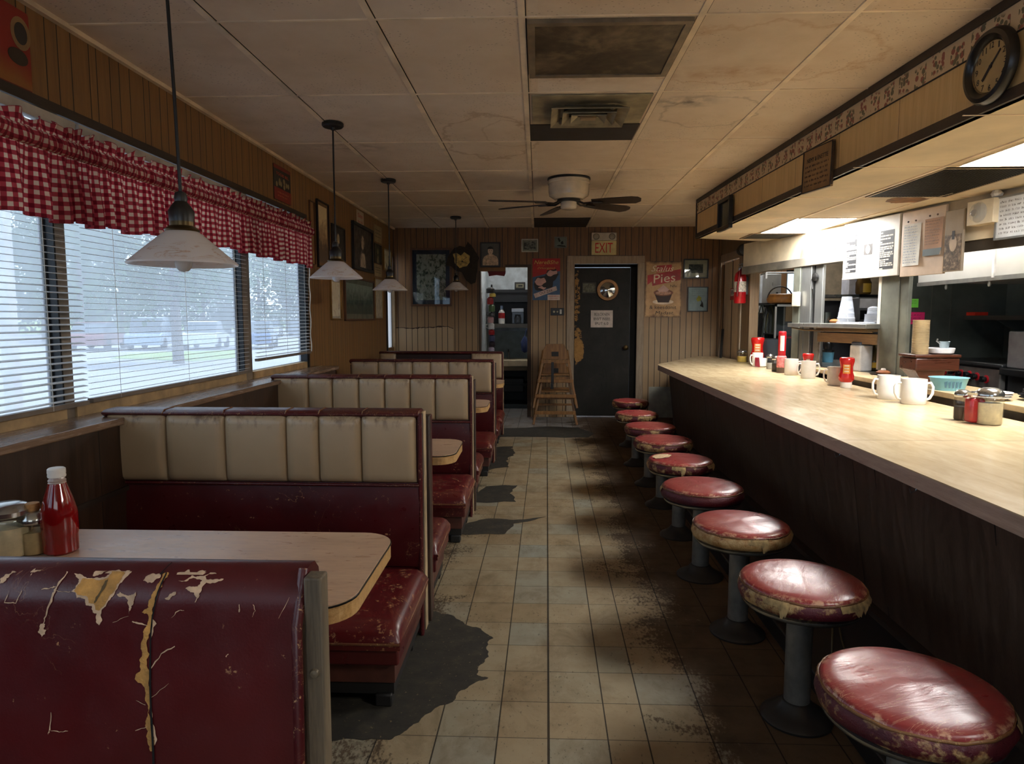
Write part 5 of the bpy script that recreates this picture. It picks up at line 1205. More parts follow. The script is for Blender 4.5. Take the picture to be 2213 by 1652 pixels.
for i, (r, fm, lab, st, mw, mc, fw, dp) in enumerate(LF):
    c_, w_, h_ = lwall(*r)
    frame('framed_picture', lab, 'picture', c_, LR, w_, h_, fw, dp*.6, fm, photo('wall_print_%d' % i, [(a, tuple(min(235, int(q*1.3)) for q in cc)) for a, cc in st], 16., (1, 1, .8), i*3., ('land', 'port', 'port', 'port', None, None, 'land', None)[i], h_/2), mw, mc or (0, 0, 0), pane=(i == 6))
MBf = None
c_, w_, h_ = lwall(666, 432, 676, 570); frame('framed_picture', 'flat narrow board hung just behind the tall dark framed print', 'picture', c_, LR, w_, h_, .008, .015, BRFR, (140, 104, 62), pane=False)
c_, w_, h_ = lwall(770, 452, 785, 485)
t = thing('paper_notice', 'white notice with red lettering stuck above the black framed portrait', 'notice', c_, LR); MB().box(-w_/2, w_/2, -.002, 0, -h_/2, h_/2).build('paper', C((206, 186, 164), .8), t)
text('Sitn', 'lettering', C((200, 60, 40)), t, 0, -.002, h_*.18, w_*.7, h_*.26); text('bs bl', 'lettering', C((200, 60, 40)), t, 0, -.002, -h_*.22, w_*.6, h_*.18)
for r, lab in (((808, 484, 824, 520), 'beige paper pinned above the small dark print near the corner'), ((809, 570, 824, 596), 'pale sheet pinned below the small dark print near the corner')):
    c_, w_, h_ = lwall(*r); t = thing('paper_notice', lab, 'notice', c_, LR); MB().box(-w_/2, w_/2, -.0015, 0, -h_/2, h_/2).build('paper', C((170, 152, 116), .8), t)
    m = MB(); [scribble(m, -w_*.4, w_*.4, h_*(.2-.2*k), .012, -.0022) for k in range(3)]; m.build('writing', C((70, 60, 48)), t)
# ------------------------------------------------------------------ back passage behind the doorway
PW = C((196, 204, 208), .6, var=.12); 
struct(MB().box(OX0-.5, OX0-.001, YBK+.12, 10.8, 0, HT).build('wall_passage_left', PW)); struct(MB().box(OX1+.25, OX1+.35, YBK+.12, 10.8, 0, HT).build('wall_passage_right', PW)); struct(MB().box(OX0-.5, OX1+.35, 10.7, 10.8, 0, HT).build('wall_passage_back', PW))
MB2 = C((60, 62, 64), .5); JAMB = C((70, 52, 36), .6)
struct(MB().box(OX0-.012, OX0+.012, YBK-.01, YBK+.13, 0, zt).build('trim_10', JAMB)); struct(MB().box(OX1-.02, OX1+.03, YBK-.012, YBK+.13, 0, OZ1).build('trim_11', JAMB)); struct(MB().box(xm, OX1+.03, YBK-.012, YBK+.0, OZ1-.002, OZ1+.03).build('trim_12', JAMB))
tag(MB().xprism(ragged([(-.13, .02), (-.11, -.045), (.1, -.045), (.12, .02)][::1], .08, 1, 2), -.01, .0).build('red_pelmet', C((110, 28, 32), .7), None, loc=(ony(1074, 590, YBK+.1).x, YBK+.1, ony(1074, 590, YBK+.1).z)), 'scrap of red cloth at the top of the dark doorway', 'cloth scrap')
Ys = 10.45
def bx(px0, py0, px1, py1, y): a, b = ony(px0, py0, y), ony(px1, py1, y); return a.x, b.x, b.z, a.z
x0, x1, z0, z1 = bx(1063, 626, 1150, 632, Ys-.3)
sh = thing('passage_shelf_unit', 'dark two-tier shelf unit with hood in the back passage', 'shelf unit', ((x0+x1)/2, Ys, 0)); hx = (x1-x0)/2; DKM = C((38, 40, 42), .45)
zs = [ony(1100, y, Ys-.3).z for y in (628, 700, 706)]
MB().box(-hx, hx, -.3, .2, zs[0]-.03, zs[0]+.012).build('top_shelf', DKM, sh); MB().box(-hx, hx, -.3, .2, zs[2]-.02, zs[1]).build('lower_shelf', C((84, 82, 78), .5), sh); MB().box(-hx, hx, .17, .19, zs[1], zs[0]).build('back_sheet', DKM, sh)
MB().box(-hx, hx-.02, -.28, .15, zs[0]-.17, zs[0]-.03).build('hood_box', C((34, 36, 38), .4), sh); MB().box(-hx+.02, -hx+.04, -.3, -.28, zs[2]-.02, zs[0]).box(hx-.03, hx, -.3, -.27, zs[2]-.02, zs[0]).build('post', DKM, sh)
def simple(nm, lab, cat, px0, py0, px1, py1, y, dep, col, extra=None, rough=.5, metal=0.):
    a, b, c, d = bx(px0, py0, px1, py1, y); t = thing(nm, lab, cat, ((a+b)/2, y+dep/2, c)); w, h = (b-a)/2, d-c
    MB().box(-w, w, -dep/2, dep/2, 0, h).build('body', C(col, rough, metal), t, bevel=min(w, h, dep)*.08)
    if extra: extra(t, w, h, dep)
    return t
def rad_extra(t, w, h, d): MB().box(-w*.7, w*.7, -d/2-.004, -d/2, h*.25, h*.75).build('dial_window', C((120, 116, 92)), t); MB().box(-w*.3, w*.5, -d/2-.007, -d/2-.004, h*.4, h*.6).build('pointer', BKFR, t)
simple('small_radio', 'small black box with a pale dial on top of the passage shelf', 'radio', 1112, 610, 1135, 626, Ys-.25, .12, (40, 40, 40), rad_extra)
def cof_extra(t, w, h, d): MB().lathe([(.0, 0), (w*.55, .0), (w*.6, h*.3), (w*.45, h*.5), (w*.5, h*.55)], c=(0, -d/2-.02, h*.05), seg=20).build('carafe', C((60, 62, 66), .1), t, smooth=50); MB().box(-w, w, -d/2-.09, -d/2, h*.75, h).build('brew_head', C((150, 154, 158), .3, .6), t, bevel=.005)
simple('coffee_maker', 'steel coffee maker on the lower passage shelf', 'coffee maker', 1106, 667, 1132, 700, Ys-.2, .18, (92, 96, 100), cof_extra, .3, .6)
a_, b_, c0, d0 = bx(1077, 661, 1091, 700, Ys-.22)
t = thing('soap_bottle', 'white bottle with a red label on the passage shelf, left of the coffee maker', 'bottle', ((a_+b_)/2, Ys-.2, c0)); w = (b_-a_)/2; h = d0-c0
MB().lathe([(w, 0), (w, h*.62), (w*.5, h*.78), (w*.4, h*.8)], seg=20).build('bottle_body', C((220, 220, 216), .35), t, smooth=40); MB().lathe([(w*1.02, h*.3), (w*1.02, h*.6)], seg=20, caps=False).build('label_band', C((180, 40, 40)), t); MB().lathe([(w*.42, h*.79), (w*.42, h)], seg=16).build('cap', C((150, 170, 200)), t)
# worktop and cupboard in the passage
x0, x1, z0, z1 = bx(1083, 779, 1141, 793, 10.0)
t = thing('passage_sink_unit', 'old cream topped sink unit in the back passage', 'sink unit', ((x0+x1)/2-.1, 10.25, 0)); hx = (x1-x0)/2+.12
MB().box(-hx, hx, -.25, .4, z0, z1).build('worktop', C((206, 190, 158), .5), t, bevel=.01); MB().box(-hx, hx, -.2, .4, 0, .06).box(-hx, hx, -.2, .4, z0-.28, z0-.26).box(-hx, hx, -.2, .4, .34, .36).box(-hx, -hx+.03, -.2, .4, 0, z0).box(hx-.03, hx, -.2, .4, 0, z0).box(-hx, hx, .37, .4, 0, z0).build('cupboard', C((58, 66, 70), .6), t)
MB().box(-hx+.03, hx-.03, -.21, -.19, z0-.06, z0-.005).build('apron', C((112, 96, 72)), t); MB().tube([(0, .15, z1), (0, .15, z1+.12), (0, .05, z1+.14), (0, .0, z1+.11)], .012, 8).build('tap', C((120, 120, 120), .3, .9), t, smooth=60)
MB().box(-hx, hx, .36, .4, z1, z1+.42).build('splashback', C((110, 122, 126), .5), t)
simple('dish_tub', 'dark tub of dishes under the passage worktop', 'tub', 1086, 818, 1132, 848, 10.1, .3, (34, 36, 40))
q = ony(1134, 745, 9.75); t = thing('blue_bag', 'shiny blue plastic bag hanging at the right of the dark doorway', 'bag', (q.x, 9.75, q.z)); m = MB().lathe([(0, -.12), (.045, -.10), (.06, -.04), (.055, .04), (.03, .09), (.012, .12), (0, .125)], seg=18); r_ = random.Random(2); m.v = [(x*r_.uniform(.8, 1.15), y*r_.uniform(.8, 1.15), z) for x, y, z in m.v]; m.build('bag_body', C((70, 84, 130), .2), t, smooth=40); MB().tube([(0, 0, .12), (.02, .02, .2), (.05, .05, .25)], .006, 6).build('bag_neck', C((70, 84, 130), .2), t)
# hanging garland of cans and jars on the left of the passage
gx_ = ony(1062, 700, 9.6).x; cols = [((40, 36, 34), 622, 634), ((196, 170, 70), 634, 642), ((150, 34, 36), 642, 658), ((70, 96, 60), 658, 674), ((52, 50, 48), 676, 684), ((190, 150, 150), 684, 698), ((206, 206, 204), 698, 712), ((160, 30, 34), 713, 724), ((60, 62, 90), 724, 738), ((44, 30, 34), 738, 750), ((170, 160, 180), 750, 766)]
nm_ = ['black lid', 'yellow can', 'red bottle', 'green jar', 'dark cup', 'pink patterned can', 'white mug', 'red can', 'blue grey bottle', 'dark bottle', 'pale lilac bottle']
for (cl, a, b), nm1 in zip(cols, nm_):
    za, zb_ = ony(1062, a, 9.6).z, ony(1062, b, 9.6).z; h = za-zb_; r = .045 if 'lid' not in nm1 else .06
    t = thing('hung_container', nm1+' in the vertical rack of containers inside the dark doorway', 'container', (gx_+random.uniform(-.02, .02), 9.6, zb_), 0, 'containers in the passage rack')
    MB().lathe([(r*.9, 0), (r, h*.1), (r, h*.8), (r*.6, h*.95), (r*.55, h)], seg=18).build('body', C(cl, .3), t, smooth=40)
    if 'mug' in nm1 or 'cup' in nm1: MB().tube([(-r, 0, h*.8), (-r-.03, 0, h*.7), (-r-.03, 0, h*.3), (-r, 0, h*.2)], .006, 6).build('handle', C(cl, .3), t)
tag(MB().box(gx_-.012, gx_+.012, 9.66, 9.68, 0.9, ony(1062, 615, 9.6).z).build('can_rack', DKM), 'dark upright rack strip holding the containers in the doorway', 'rack')
# ------------------------------------------------------------------ stacked wooden high chairs
HW = plain_wood('high_chair_wood', ((92, 60, 27), (122, 83, 40), (150, 108, 58)), axis=2, rough=.4)
def high_chair(loc, z, label, strap):
    t = thing('high_chair', label, 'high chair', (loc[0], loc[1], z), 0, 'stacked high chairs'); H = .72
    def wx(z): return .275-(.275-.155)*z/H
    for sx in (-1, 1):
        for fy in (-1, 1):
            b0 = .20*fy; t0 = .06 if fy > 0 else -.10
            MB().beam((sx*wx(0), b0, 0), (sx*wx(H), t0, H if fy > 0 else H*.86), .028, .032, (0, 1, 0)).build('leg', HW, t, bevel=.004)
    yb = lambda z, fy: .20*fy+((.06 if fy > 0 else -.10)-.20*fy)*z/(H if fy > 0 else H*.86)
    for zz_, hh, fy in ((.13, .045, -1), (.20, .03, 1), (.32, .042, -1), (.40, .03, 1)):
        w = wx(zz_); MB().box(-w-.005, w+.005, yb(zz_, fy)-.022, yb(zz_, fy)-.004, zz_, zz_+hh).build('rung', HW, t, bevel=.003)
    w = wx(.42); MB().box(-w+.01, w-.01, yb(.42, -1), yb(.42, 1), .405, .425).build('seat', HW, t, bevel=.004)
    w = wx(.58); MB().box(-w, w, yb(.58, -1)-.02, yb(.58, -1), .56, .605).build('front_bar', HW, t, bevel=.003)
    w0, w1 = wx(.62), wx(.72); MB().xprism([(-w0, .60), (w0, .60), (w1, .72), (w1-.045, .80), (-w1+.045, .80), (-w1, .72)], .05, .07).build('backrest', HW, t, bevel=.004)
    MB().box(-.045, .045, .042, .05, .64, .70).build('back_slot', C((20, 16, 12)), t)
    if strap: MB().box(-.055, -.02, -.175, -.17, .30, .58).box(-.06, -.025, -.19, -.165, .24, .31).build('strap', BKFR, t, bevel=.003)
    return t
q = onz(1198, 908, 0)
high_chair((q.x, 8.72), 0., 'lower wooden high chair of the stack standing by the black door', False)
high_chair((q.x, 8.70), .215, 'upper wooden high chair of the stack, with a dark strap hanging down', True)
# ------------------------------------------------------------------ door at the right side
d2 = struct(thing('door_2', 'narrow panelled side door', 'door', (RX, 8.74, 0)))
zh = ony(1570, 556, 8.7).z; PDOOR = plain_wood('pale_side_door', ((190, 168, 134), (212, 190, 158), (226, 208, 180)), axis=2, rough=.6)
MB().box(.03, .06, -.42, .0, .01, zh-.04).box(.045, .075, .01, .43, .01, zh-.04).build('door_leaf', PDOOR, d2); MB().box(.028, .05, -.012, .012, 0, zh-.04).build('door_gap', C((30, 24, 20)), d2)
MB().box(-.02, .0, -.52, -.43, 0, zh+.06).box(-.02, .0, .40, .46, 0, zh+.06).box(-.02, .0, -.52, .46, zh-.035, zh+.06).build('door_casing', CAS, d2, bevel=.006)
a = onx(1574, 624, RX); b = onx(1595, 647, RX)
t = thing('notice', 'small white notice with a red border and base on the side door', 'notice', (RX+.028, (a.y+b.y)/2, (a.z+b.z)/2), -PI/2); w_, h_ = abs(a.y-b.y), abs(a.z-b.z)
MB().box(-w_/2, w_/2, -.002, 0, -h_/2, h_/2).build('red_border', C((180, 40, 40)), t); MB().box(-w_*.46, w_*.46, -.003, -.002, -h_*.16, h_*.43).build('white_panel', C((216, 210, 204)), t); text('Buro', 'lettering', INK, t, 0, -.003, h_*.14, w_*.75, h_*.32)
CLEAR = NT('clear_plastic'); tr = CLEAR.n('ShaderNodeBsdfTransparent'); CLEAR = CLEAR.done(CLEAR.mixs(.22, tr.outputs[0], CLEAR.bsdf((226, 224, 216), .15)))
# ------------------------------------------------------------------ kitchen wall with its pass-through
def ko(name, mat, boxes, bevel=0., lab=None):
    m = MB()
    for b in boxes: m.box(*b)
    return struct(m.build(name, mat, None, loc=KW0, rz=KRZ, bevel=bevel))
CREAMW = C((206, 190, 160), .7, var=.16, vs=3.); GREYB = C((128, 122, 110), .5, .2, var=.22, vs=5.); STST = NT('brushed_steel'); n = STST; b = n.noise(6., 4., .6, n.mp((1, 1, .2))); STST = n.done(n.bsdf(n.mix(n.rng(b, .3, .7), (176, 176, 172), (142, 144, 142)), n.rng(b, .3, .7, .25, .42), .75))
PST = C((112, 114, 104), .5, .35, var=.25, vs=4.)
LW = 9.0
ko('wall_kitchen', CREAMW, [(-.5, 2.2, 0, .05, 1.915, SZ+.02), (2.2, LW, 0, .05, 1.872, SZ+.02)])
ko('trim_13', GREYB, [(-.5, 2.17, -.02, .06, 1.84, 1.922)], .004)
ko('trim_14', C((66, 58, 48), .6, var=.2), [(2.17, LW, .02, .05, 1.80, 1.874)])
p1 = ko('wall_kitchen_post', PST, [(.55, .665, -.01, .02, 0, 1.845)], .004)
MB().xprism([(.60, 1.46), (.69, 1.46), (.69, 1.60), (.60, 1.60)], -.05, -.01).build('junction_box', C((206, 200, 184), .6), p1, bevel=.006)
p1 = ko('wall_kitchen_pier', STST, [(.668, .835, .0, .04, 0, 1.84), (.872, .985, .02, .05, 0, 1.84)], .003)
MB().box(.835, .872, .03, .05, 0, 1.84).build('pier_slot', C((14, 14, 14)), p1)
m = MB(); m.tube([(.852, .02, 1.78), (.84, .0, 1.70), (.862, .0, 1.62), (.85, .02, 1.5), (.853, .03, .95)], .006, 6); m.lathe([(.0, .03), (.035, .02), (.04, 0)], c=(.89, .01, 1.73), seg=16, axis='y'); m.build('pier_cable', BLK, p1)
p1 = ko('wall_kitchen_pillar', PST, [(1.825, 2.02, -.01, .03, 0, 1.845), (2.02, 2.11, .0, .035, 0, 1.845)], .004)
MB().box(1.79, 1.824, -.012, .03, 1.30, 1.845).build('edge_strip', C((226, 222, 208), .5), p1); MB().box(1.80, 1.824, -.006, .03, .93, 1.28).build('lower_edge_strip', STST, p1)
# torn plaster patches on the upper wall
up2 = ko('wall_kitchen_patch', C((176, 140, 92), .9, var=.2), [(.665, .675, -.003, 0, 1.93, 1.94)])
poly(up2, 'torn_patch', ragged([(.63, 1.925), (.80, 1.925), (.80, 2.05), (.74, 2.09), (.66, 2.03)], .06, 2, 3), C((184, 148, 100), .9, var=.2), -.003)
poly(up2, 'torn_patch', ragged([(.86, 1.96), (1.15, 1.955), (1.28, 1.975), (1.0, 1.985)], .06, 2, 5), C((170, 130, 80), .9, var=.25), -.003)
# shelf and beam in the opening
t = thing('pass_shelf', 'stainless shelf across the kitchen pass-through', 'shelf', KW0, KRZ); 
MB().box(.69, 1.83, -.14, .26, 1.262, 1.300).build('shelf_top', STST, t, bevel=.004); MB().box(1.0, 1.80, -.02, .06, 1.13, 1.215).build('wood_beam', plain_wood('beam_wood', ((92, 70, 48), (122, 96, 68), (146, 120, 90)), axis=0), t)
MB().tube([(.74, -.12, 1.255), (.95, -.12, 1.235), (1.8, -.05, 1.235)], .008, 8).box(1.1, 1.8, -.1, .0, 1.236, 1.258).build('under_rail', C((96, 76, 50), .45, .3), t); MB().box(.70, .74, -.01, .02, .9, 1.262).build('side_bracket', STST, t)
LEDT = C((196, 172, 132), .35, var=.2, vs=5.)
t = thing('service_ledge', 'pale worn service ledge behind the counter, running under the pillar', 'ledge', (2.5, 4, 0))
kq = lambda s, y: (lambda p: (p.x, p.y))(KW0+KDIR*s-KN*y)
led = [(2.47, 2.0), (2.86, 2.0), (2.86, 4.9), kq(2.13, .12), kq(2.13, -.03), kq(1.02, -.03), (2.5, 6.3), (2.47, 6.0)]
MB().prism(rel(led, (2.5, 4)), .865, .90).build('ledge_top', LEDT, t, bevel=.004); MB().box(.0, .03, -2.0, 1.75, .76, .866).build('front_board', C((92, 78, 58), .5, var=.25), t); MB().box(.03, .40, -2.0, 1.1, 0, .864).build('cabinet', C((30, 28, 26), .6), t)
t = thing('pass_counter', 'steel counter on the kitchen side of the pass-through', 'counter', (2.9, 6.4, 0))
MB().prism(rel([kq(.1, .8), kq(.1, .07), kq(1.0, .07), kq(1.0, -.025), kq(1.79, -.025), kq(1.79, .48), kq(.9, .8)], (2.9, 6.4)), .865, .90).build('steel_top', STST, t, bevel=.004); MB().prism(rel([kq(.12, .78), kq(.12, .22), kq(1.75, .22), kq(1.75, .46), kq(.9, .78)], (2.9, 6.4)), .0, .866).build('cabinet', C((52, 46, 38), .6), t)
# ------------------------------------------------------------------ kitchen
KD = C((78, 84, 80), .4, .2, var=.25, vs=3.)
m = MB(); m.box(3.42, 4.5, 6.6, 6.68, 0, 2.0).box(4.40, 4.5, 1.0, 6.6, 0, 2.16); kd = struct(m.build('wall_kitchen_dark', KD))
for px in (2010, 2052): x = ony(px, 700, 6.6).x; MB().box(x-.004, x+.004, 6.596, 6.601, 0, 2.0).build('panel_joint', C((96, 98, 92), .4, .5), kd)
struct(MB().box(3.60, 4.7, 9.16, 9.199, 1.3, 2.15).build('wall_kitchen_beige', C((186, 170, 144), .7)))
struct(MB().box(2.5, 4.9, 9.14, 9.199, 0, 1.3).build('wall_kitchen_grey', C((84, 86, 88), .6)))
w = struct(thing('window_6', 'small bright kitchen window', 'window', (3.44, YBK+.06, 1.62)))
m = MB()
for a in ((-.16, .16, -.03, .03, 0, .025), (-.16, .16, -.03, .03, .335, .36), (-.16, -.135, -.03, .03, 0, .36), (.135, .16, -.03, .03, 0, .36)): m.box(*a)
m.build('window_frame', STST, w); MB().box(-.135, .135, -.003, .003, .025, .335).build('window_pane', PANE, w)
# notes on the dark wall
for px0, py0, px1, py1, col, lab, nm in ((1969, 646, 1985, 665, (120, 214, 80), 'green note card stuck on the dark kitchen wall', 'note_card'), (1964, 675, 1998, 701, (214, 40, 110), 'pink note card with scribbles below the green one', 'note_card')):
    a, b = ony(px0, py0, 6.59), ony(px1, py1, 6.59); t = thing(nm, lab, 'note', ((a.x+b.x)/2, 6.598, (a.z+b.z)/2)); w_, h_ = b.x-a.x, a.z-b.z
    MB().box(-w_/2, w_/2, -.003, 0, -h_/2, h_/2).build('card', C(col, .6, var=.05), t); m = MB(); r_ = random.Random(4)
    for k in range(3 if h_ > .1 else 2): scribble(m, -w_*.38, w_*.3, h_*(.22-.26*k), h_*.10, -.0036, r_)
    m.build('writing', C((70, 50, 50)), t)
# hood
t = thing('extractor_hood', 'bright steel extractor hood over the stove', 'hood', (3.3, 5.0, 1.64))
MB().hexa([(0, -2.5, 0), (1.08, -2.5, 0), (1.08, 1.09, 0), (0, 1.09, 0), (.0, -2.5, .27), (1.08, -2.5, .27), (1.08, 1.11, .30), (.0, 1.11, .30)]).build('hood_body', C((206, 206, 202), .3, .35, var=.06, vs=2.), t, bevel=.006)
y = onx(2150, 570, 3.3).y-5; MB().box(-.012, .0, y-.012, y+.012, 0, .29).build('cover_strip', C((232, 232, 230), .3, .4), t); MB().box(-.006, .02, -2.5, 1.09, -.02, .012).build('drip_lip', STST, t)
for px in (2040, 2132): y = onx(px, 615, 3.3).y-5; MB().lathe([(.008, -.045), (.012, -.03), (.01, -.01), (.006, 0)], c=(.02, y, -.015), seg=12).build('hook', STST, t, smooth=50)
# range with knobs
t = thing('kitchen_range', 'black and steel range with red ringed knobs behind the counter', 'stove', (3.7, 5.95, 0))
MB().box(.02, .66, -.42, .45, 0, .95).build('oven_body', C((26, 27, 28), .35, .3), t); MB().box(-.03, .66, -.44, .48, .945, .985).build('range_top', C((62, 64, 66), .3, .7), t, bevel=.012)
MB().box(-.008, .02, -.40, .43, .775, .935).build('control_panel', C((120, 112, 108), .35, .6, var=.15), t); MB().box(-.015, .02, -.42, -.40, .76, .94).box(-.015, .02, .43, .45, .76, .94).build('panel_edge', STST, t)
for px, py in ((2041, 803), (2062, 803), (2077, 807), (2095, 810), (2111, 814), (2131, 820)):
    q = onx(px, py, 3.69); y, z = q.y-5.95, q.z
    MB().lathe([(.034, 0), (.034, .004)], c=(-.012, y, z), seg=20, axis='x').build('red_ring', C((190, 34, 46), .4), t)
    k = MB().lathe([(.020, -.004), (.026, -.03), (.022, -.04)], c=(-.012, y, z), seg=18, axis='x'); k.box(-.062, -.048, y-.006, y+.006, z-.024, z+.024); k.build('knob', C((22, 22, 24), .25), t, smooth=40)
MB().tube([(-.05, -.38, .70), (-.05, .40, .70)], .012, 8).box(-.05, .02, -.36, -.34, .69, .71).box(-.05, .02, .36, .38, .69, .71).build('oven_handle', C((60, 60, 62), .3, .8), t, smooth=50)
t = thing('griddle', 'steel griddle box with a tall plain front, right of the range', 'griddle', (3.7, 5.0, 0))
MB().box(.0, .66, -.6, .50, .955, 1.245).build('splash_panel', C((150, 152, 156), .3, .6, var=.1), t, bevel=.01); MB().box(-.05, .66, -.6, .51, .90, .955).build('grease_tray', C((40, 42, 44), .3, .6), t, bevel=.008); MB().box(.02, .66, -.6, .50, 0, .9).build('stand', C((24, 25, 26), .5), t)
t = thing('wall_shelf', 'dark shelf on the kitchen wall above the griddle', 'shelf', (4.4, 5.3, 1.33)); MB().box(-.40, 0, -2., 1.27, 0, .04).build('board', C((58, 56, 52), .5), t); MB().xprism([(-.3, 0), (0, -.18), (0, 0)], .95, .97).build('bracket', KD, t)
q = onx(2110, 679, 4.1); t = thing('red_box', 'small red box on the dark kitchen shelf', 'box', (4.1, q.y, 1.37)); MB().box(-.06, .06, -.075, .075, 0, .032).build('carton', C((214, 50, 30), .5), t, bevel=.002)
for px, r, h, lab, c in ((2086, .016, .04, 'thin pale bottle on the dark kitchen shelf, left of the red box', (180, 180, 176)), (2094, .024, .04, 'small grey jar next to the red box', (120, 122, 124))):
    q = onx(px, 679, 4.1); t = thing('small_jar', lab, 'jar', (4.1, q.y, 1.37)); MB().lathe([(r, 0), (r, h*.75), (r*.7, h*.9), (r*.7, h)], seg=16).build('jar_body', C(c, .3), t, smooth=40); MB().lathe([(r*.8, h*.95), (r*.8, h*1.1)], seg=14).build('lid', C((90, 90, 90)), t)
# ------------------------------------------------------------------ things in the left opening
def ext():
    zq = ony(1617, 656, 8.02).z; t = thing('fire_extinguisher', 'red fire extinguisher hung on the side wall by the kitchen opening', 'fire extinguisher', (RX-.085, 8.02, zq))
    RD = C((176, 22, 30), .3, coat=.4); MB().lathe([(.06, 0), (.068, .012), (.068, .30), (.055, .345), (.025, .37), (.022, .38)], seg=28).build('cylinder', RD, t, smooth=40)
    MB().lathe([(.026, .375), (.028, .40), (.02, .41)], seg=16).box(-.012, .012, -.07, .05, .41, .425).box(-.012, .012, -.06, .05, .44, .455).build('valve_handle', C((170, 170, 168), .3, .8), t)
    MB().tube([(0, -.03, .39), (-.03, -.08, .36), (-.05, -.085, .2), (-.05, -.07, .08)], .012, 8).build('hose', C((120, 20, 26), .5), t, smooth=60)
    MB().lathe([(.069, .13), (.069, .25)], seg=28, caps=False).build('label_band', C((206, 196, 180), .6, var=.3, vs=60.), t); MB().box(.05, .083, -.03, .03, .1, .3).build('wall_bracket', DKM, t)
ext()
q = ony(1618, 541, 7.98); t = thing('wall_speaker', 'dark bullet shaped speaker under the soffit at the far end', 'speaker', (RX-.08, q.y, q.z)); MB().lathe([(0, -.12), (.03, -.10), (.06, -.04), (.07, .03), (.06, .08), (.0, .085)], seg=20, axis='y').build('speaker_body', C((24, 22, 20), .7), t, smooth=50); MB().box(.0, .08, -.015, .015, -.01, .01).build('bracket', DKM, t)
t = thing('steel_rail', 'thin steel rail across the left kitchen opening', 'rail', (2.75, 7.6, ony(1690, 590, 7.6).z)); MB().tube([(-.32, 0, -.02), (-.26, 0, 0), (.18, 0, 0)], .009, 8).box(-.27, -.25, -.01, .01, -.06, 0).build('bar', STST, t); MB().box(.16, .2, -.02, .02, -.03, .03).build('end_plate', STST, t)
t = thing('steel_cabinet', 'grey steel cabinet seen through the left kitchen opening, left of the bright window', 'cabinet', (3.05, 8.7, 0)); a = ony(1643, 600, 8.5).x-3.05; b = ony(1689, 600, 8.5).x-3.05; z0 = ony(1660, 676, 8.5).z; z1 = ony(1660, 592, 8.5).z
MB().box(a, b, -.2, .2, z0, z1).build('cabinet_body', STST, t, bevel=.006); MB().box(a-.01, a+.02, -.23, -.2, z0, z1).build('edge_post', C((200, 210, 218), .3), t); MB().box(a, b, -.2, .2, 0, z0-.005).build('base', C((30, 32, 32), .6), t); MB().box(b-.06, b-.04, -.215, -.2, z0+.1, z0+.25).build('handle', DKM, t)
# glass fronted display case with basket on top
Y_ = 7.75; x0 = ony(1674, 700, Y_).x; x1 = ony(1722, 700, Y_).x; zt_ = ony(1690, 657, Y_).z
t = thing('display_case', 'dark glass fronted case in the left kitchen opening with shelves below', 'display case', ((x0+x1)/2, Y_+.2, 0)); hx = (x1-x0)/2
m = MB()
for a in ((-hx, hx, -.2, -.18, zt_-.03, zt_), (-hx, hx, .18, .2, zt_-.03, zt_), (-hx, -hx+.02, -.2, -.18, 0, zt_), (hx-.02, hx, -.2, -.18, 0, zt_), (-hx, -hx+.02, .18, .2, 0, zt_), (hx-.02, hx, .18, .2, 0, zt_), (-hx, hx, -.2, .2, zt_-.006, zt_)): m.box(*a)
m.build('case_frame', STST, t); MB().box(-hx+.02, hx-.02, -.19, -.186, 1.10, zt_-.03).build('glass_front', GLASS, t); zs_ = [ony(1690, y, Y_).z for y in (722, 740, 762, 780)]
for z in zs_: MB().box(-hx, hx, -.19, .19, z-.008, z).build('shelf', C((70, 72, 72), .4, .4), t)
MB().box(-hx+.02, hx-.02, .17, .18, 0, zt_).build('case_back', C((44, 50, 46), .6), t)
t = thing('red_packet', 'red packet lying on a shelf of the display case', 'packet', ((x0+x1)/2+.05, Y_+.1, zs_[1])); MB().box(-.09, .10, -.08, .06, 0, .07).build('packet_body', C((150, 28, 40), .5), t, bevel=.015)
t = thing('ochre_basket', 'round ochre basket with a black loop handle on top of the display case', 'basket', ((x0+x1)/2+.01, Y_+.18, zt_)); MB().lathe([(.10, 0), (.15, .015), (.165, .055), (.155, .10), (.14, .115), (.12, .115), (.12, .1)], seg=36).build('basket_body', C((156, 106, 50), .4, var=.2, vs=20.), t, smooth=50); MB().tube(arc((-.02, 0, .06), .14, 5, 175, 14), .008, 8).build('handle', BLK, t, smooth=60)
for k, (px, ln, c) in enumerate(((1632, .5, (24, 30, 26)), (1645, .42, (28, 40, 32)), (1657, .55, (22, 24, 22)), (1665, .40, (60, 60, 30)))):
    q = ony(px, 660, 8.1); tag(MB().tube([(0, 0, 0), (-.03, 0, -ln*.3), (-.05, 0, -ln*.7), (-.01, 0, -ln), (.03, 0, -ln*.8), (.04, 0, -ln*.3), (.01, 0, 0)], .008, 6).build('hanging_cable', C(c, .6), None, loc=q, smooth=60), ['leftmost black looped cable hanging in the left kitchen opening', 'greenish looped cable, second from the left in the kitchen opening', 'long black looped cable, third from the left in the kitchen opening', 'olive looped cable nearest the display case'][k], 'cable')
t = thing('utensil_rail', 'dark hook rail with the looped cables under the steel cabinet', 'rail', (ony(1648, 658, 8.14).x+.02, 8.14, ony(1648, 658, 8.14).z)); MB().box(-.2, .2, -.02, .02, -.015, .015).build('bar', DKM, t); MB().box(.15, .2, -.03, .03, -.03, .03).build('end_block', DKM, t)
q = ony(1650, 760, 7.5); t = thing('waste_bin', 'black plastic bin with a bag over its rim behind the far end of the counter', 'bin', (q.x+.14, 7.5, 0)); zr = ony(1643, 735, 7.5).z
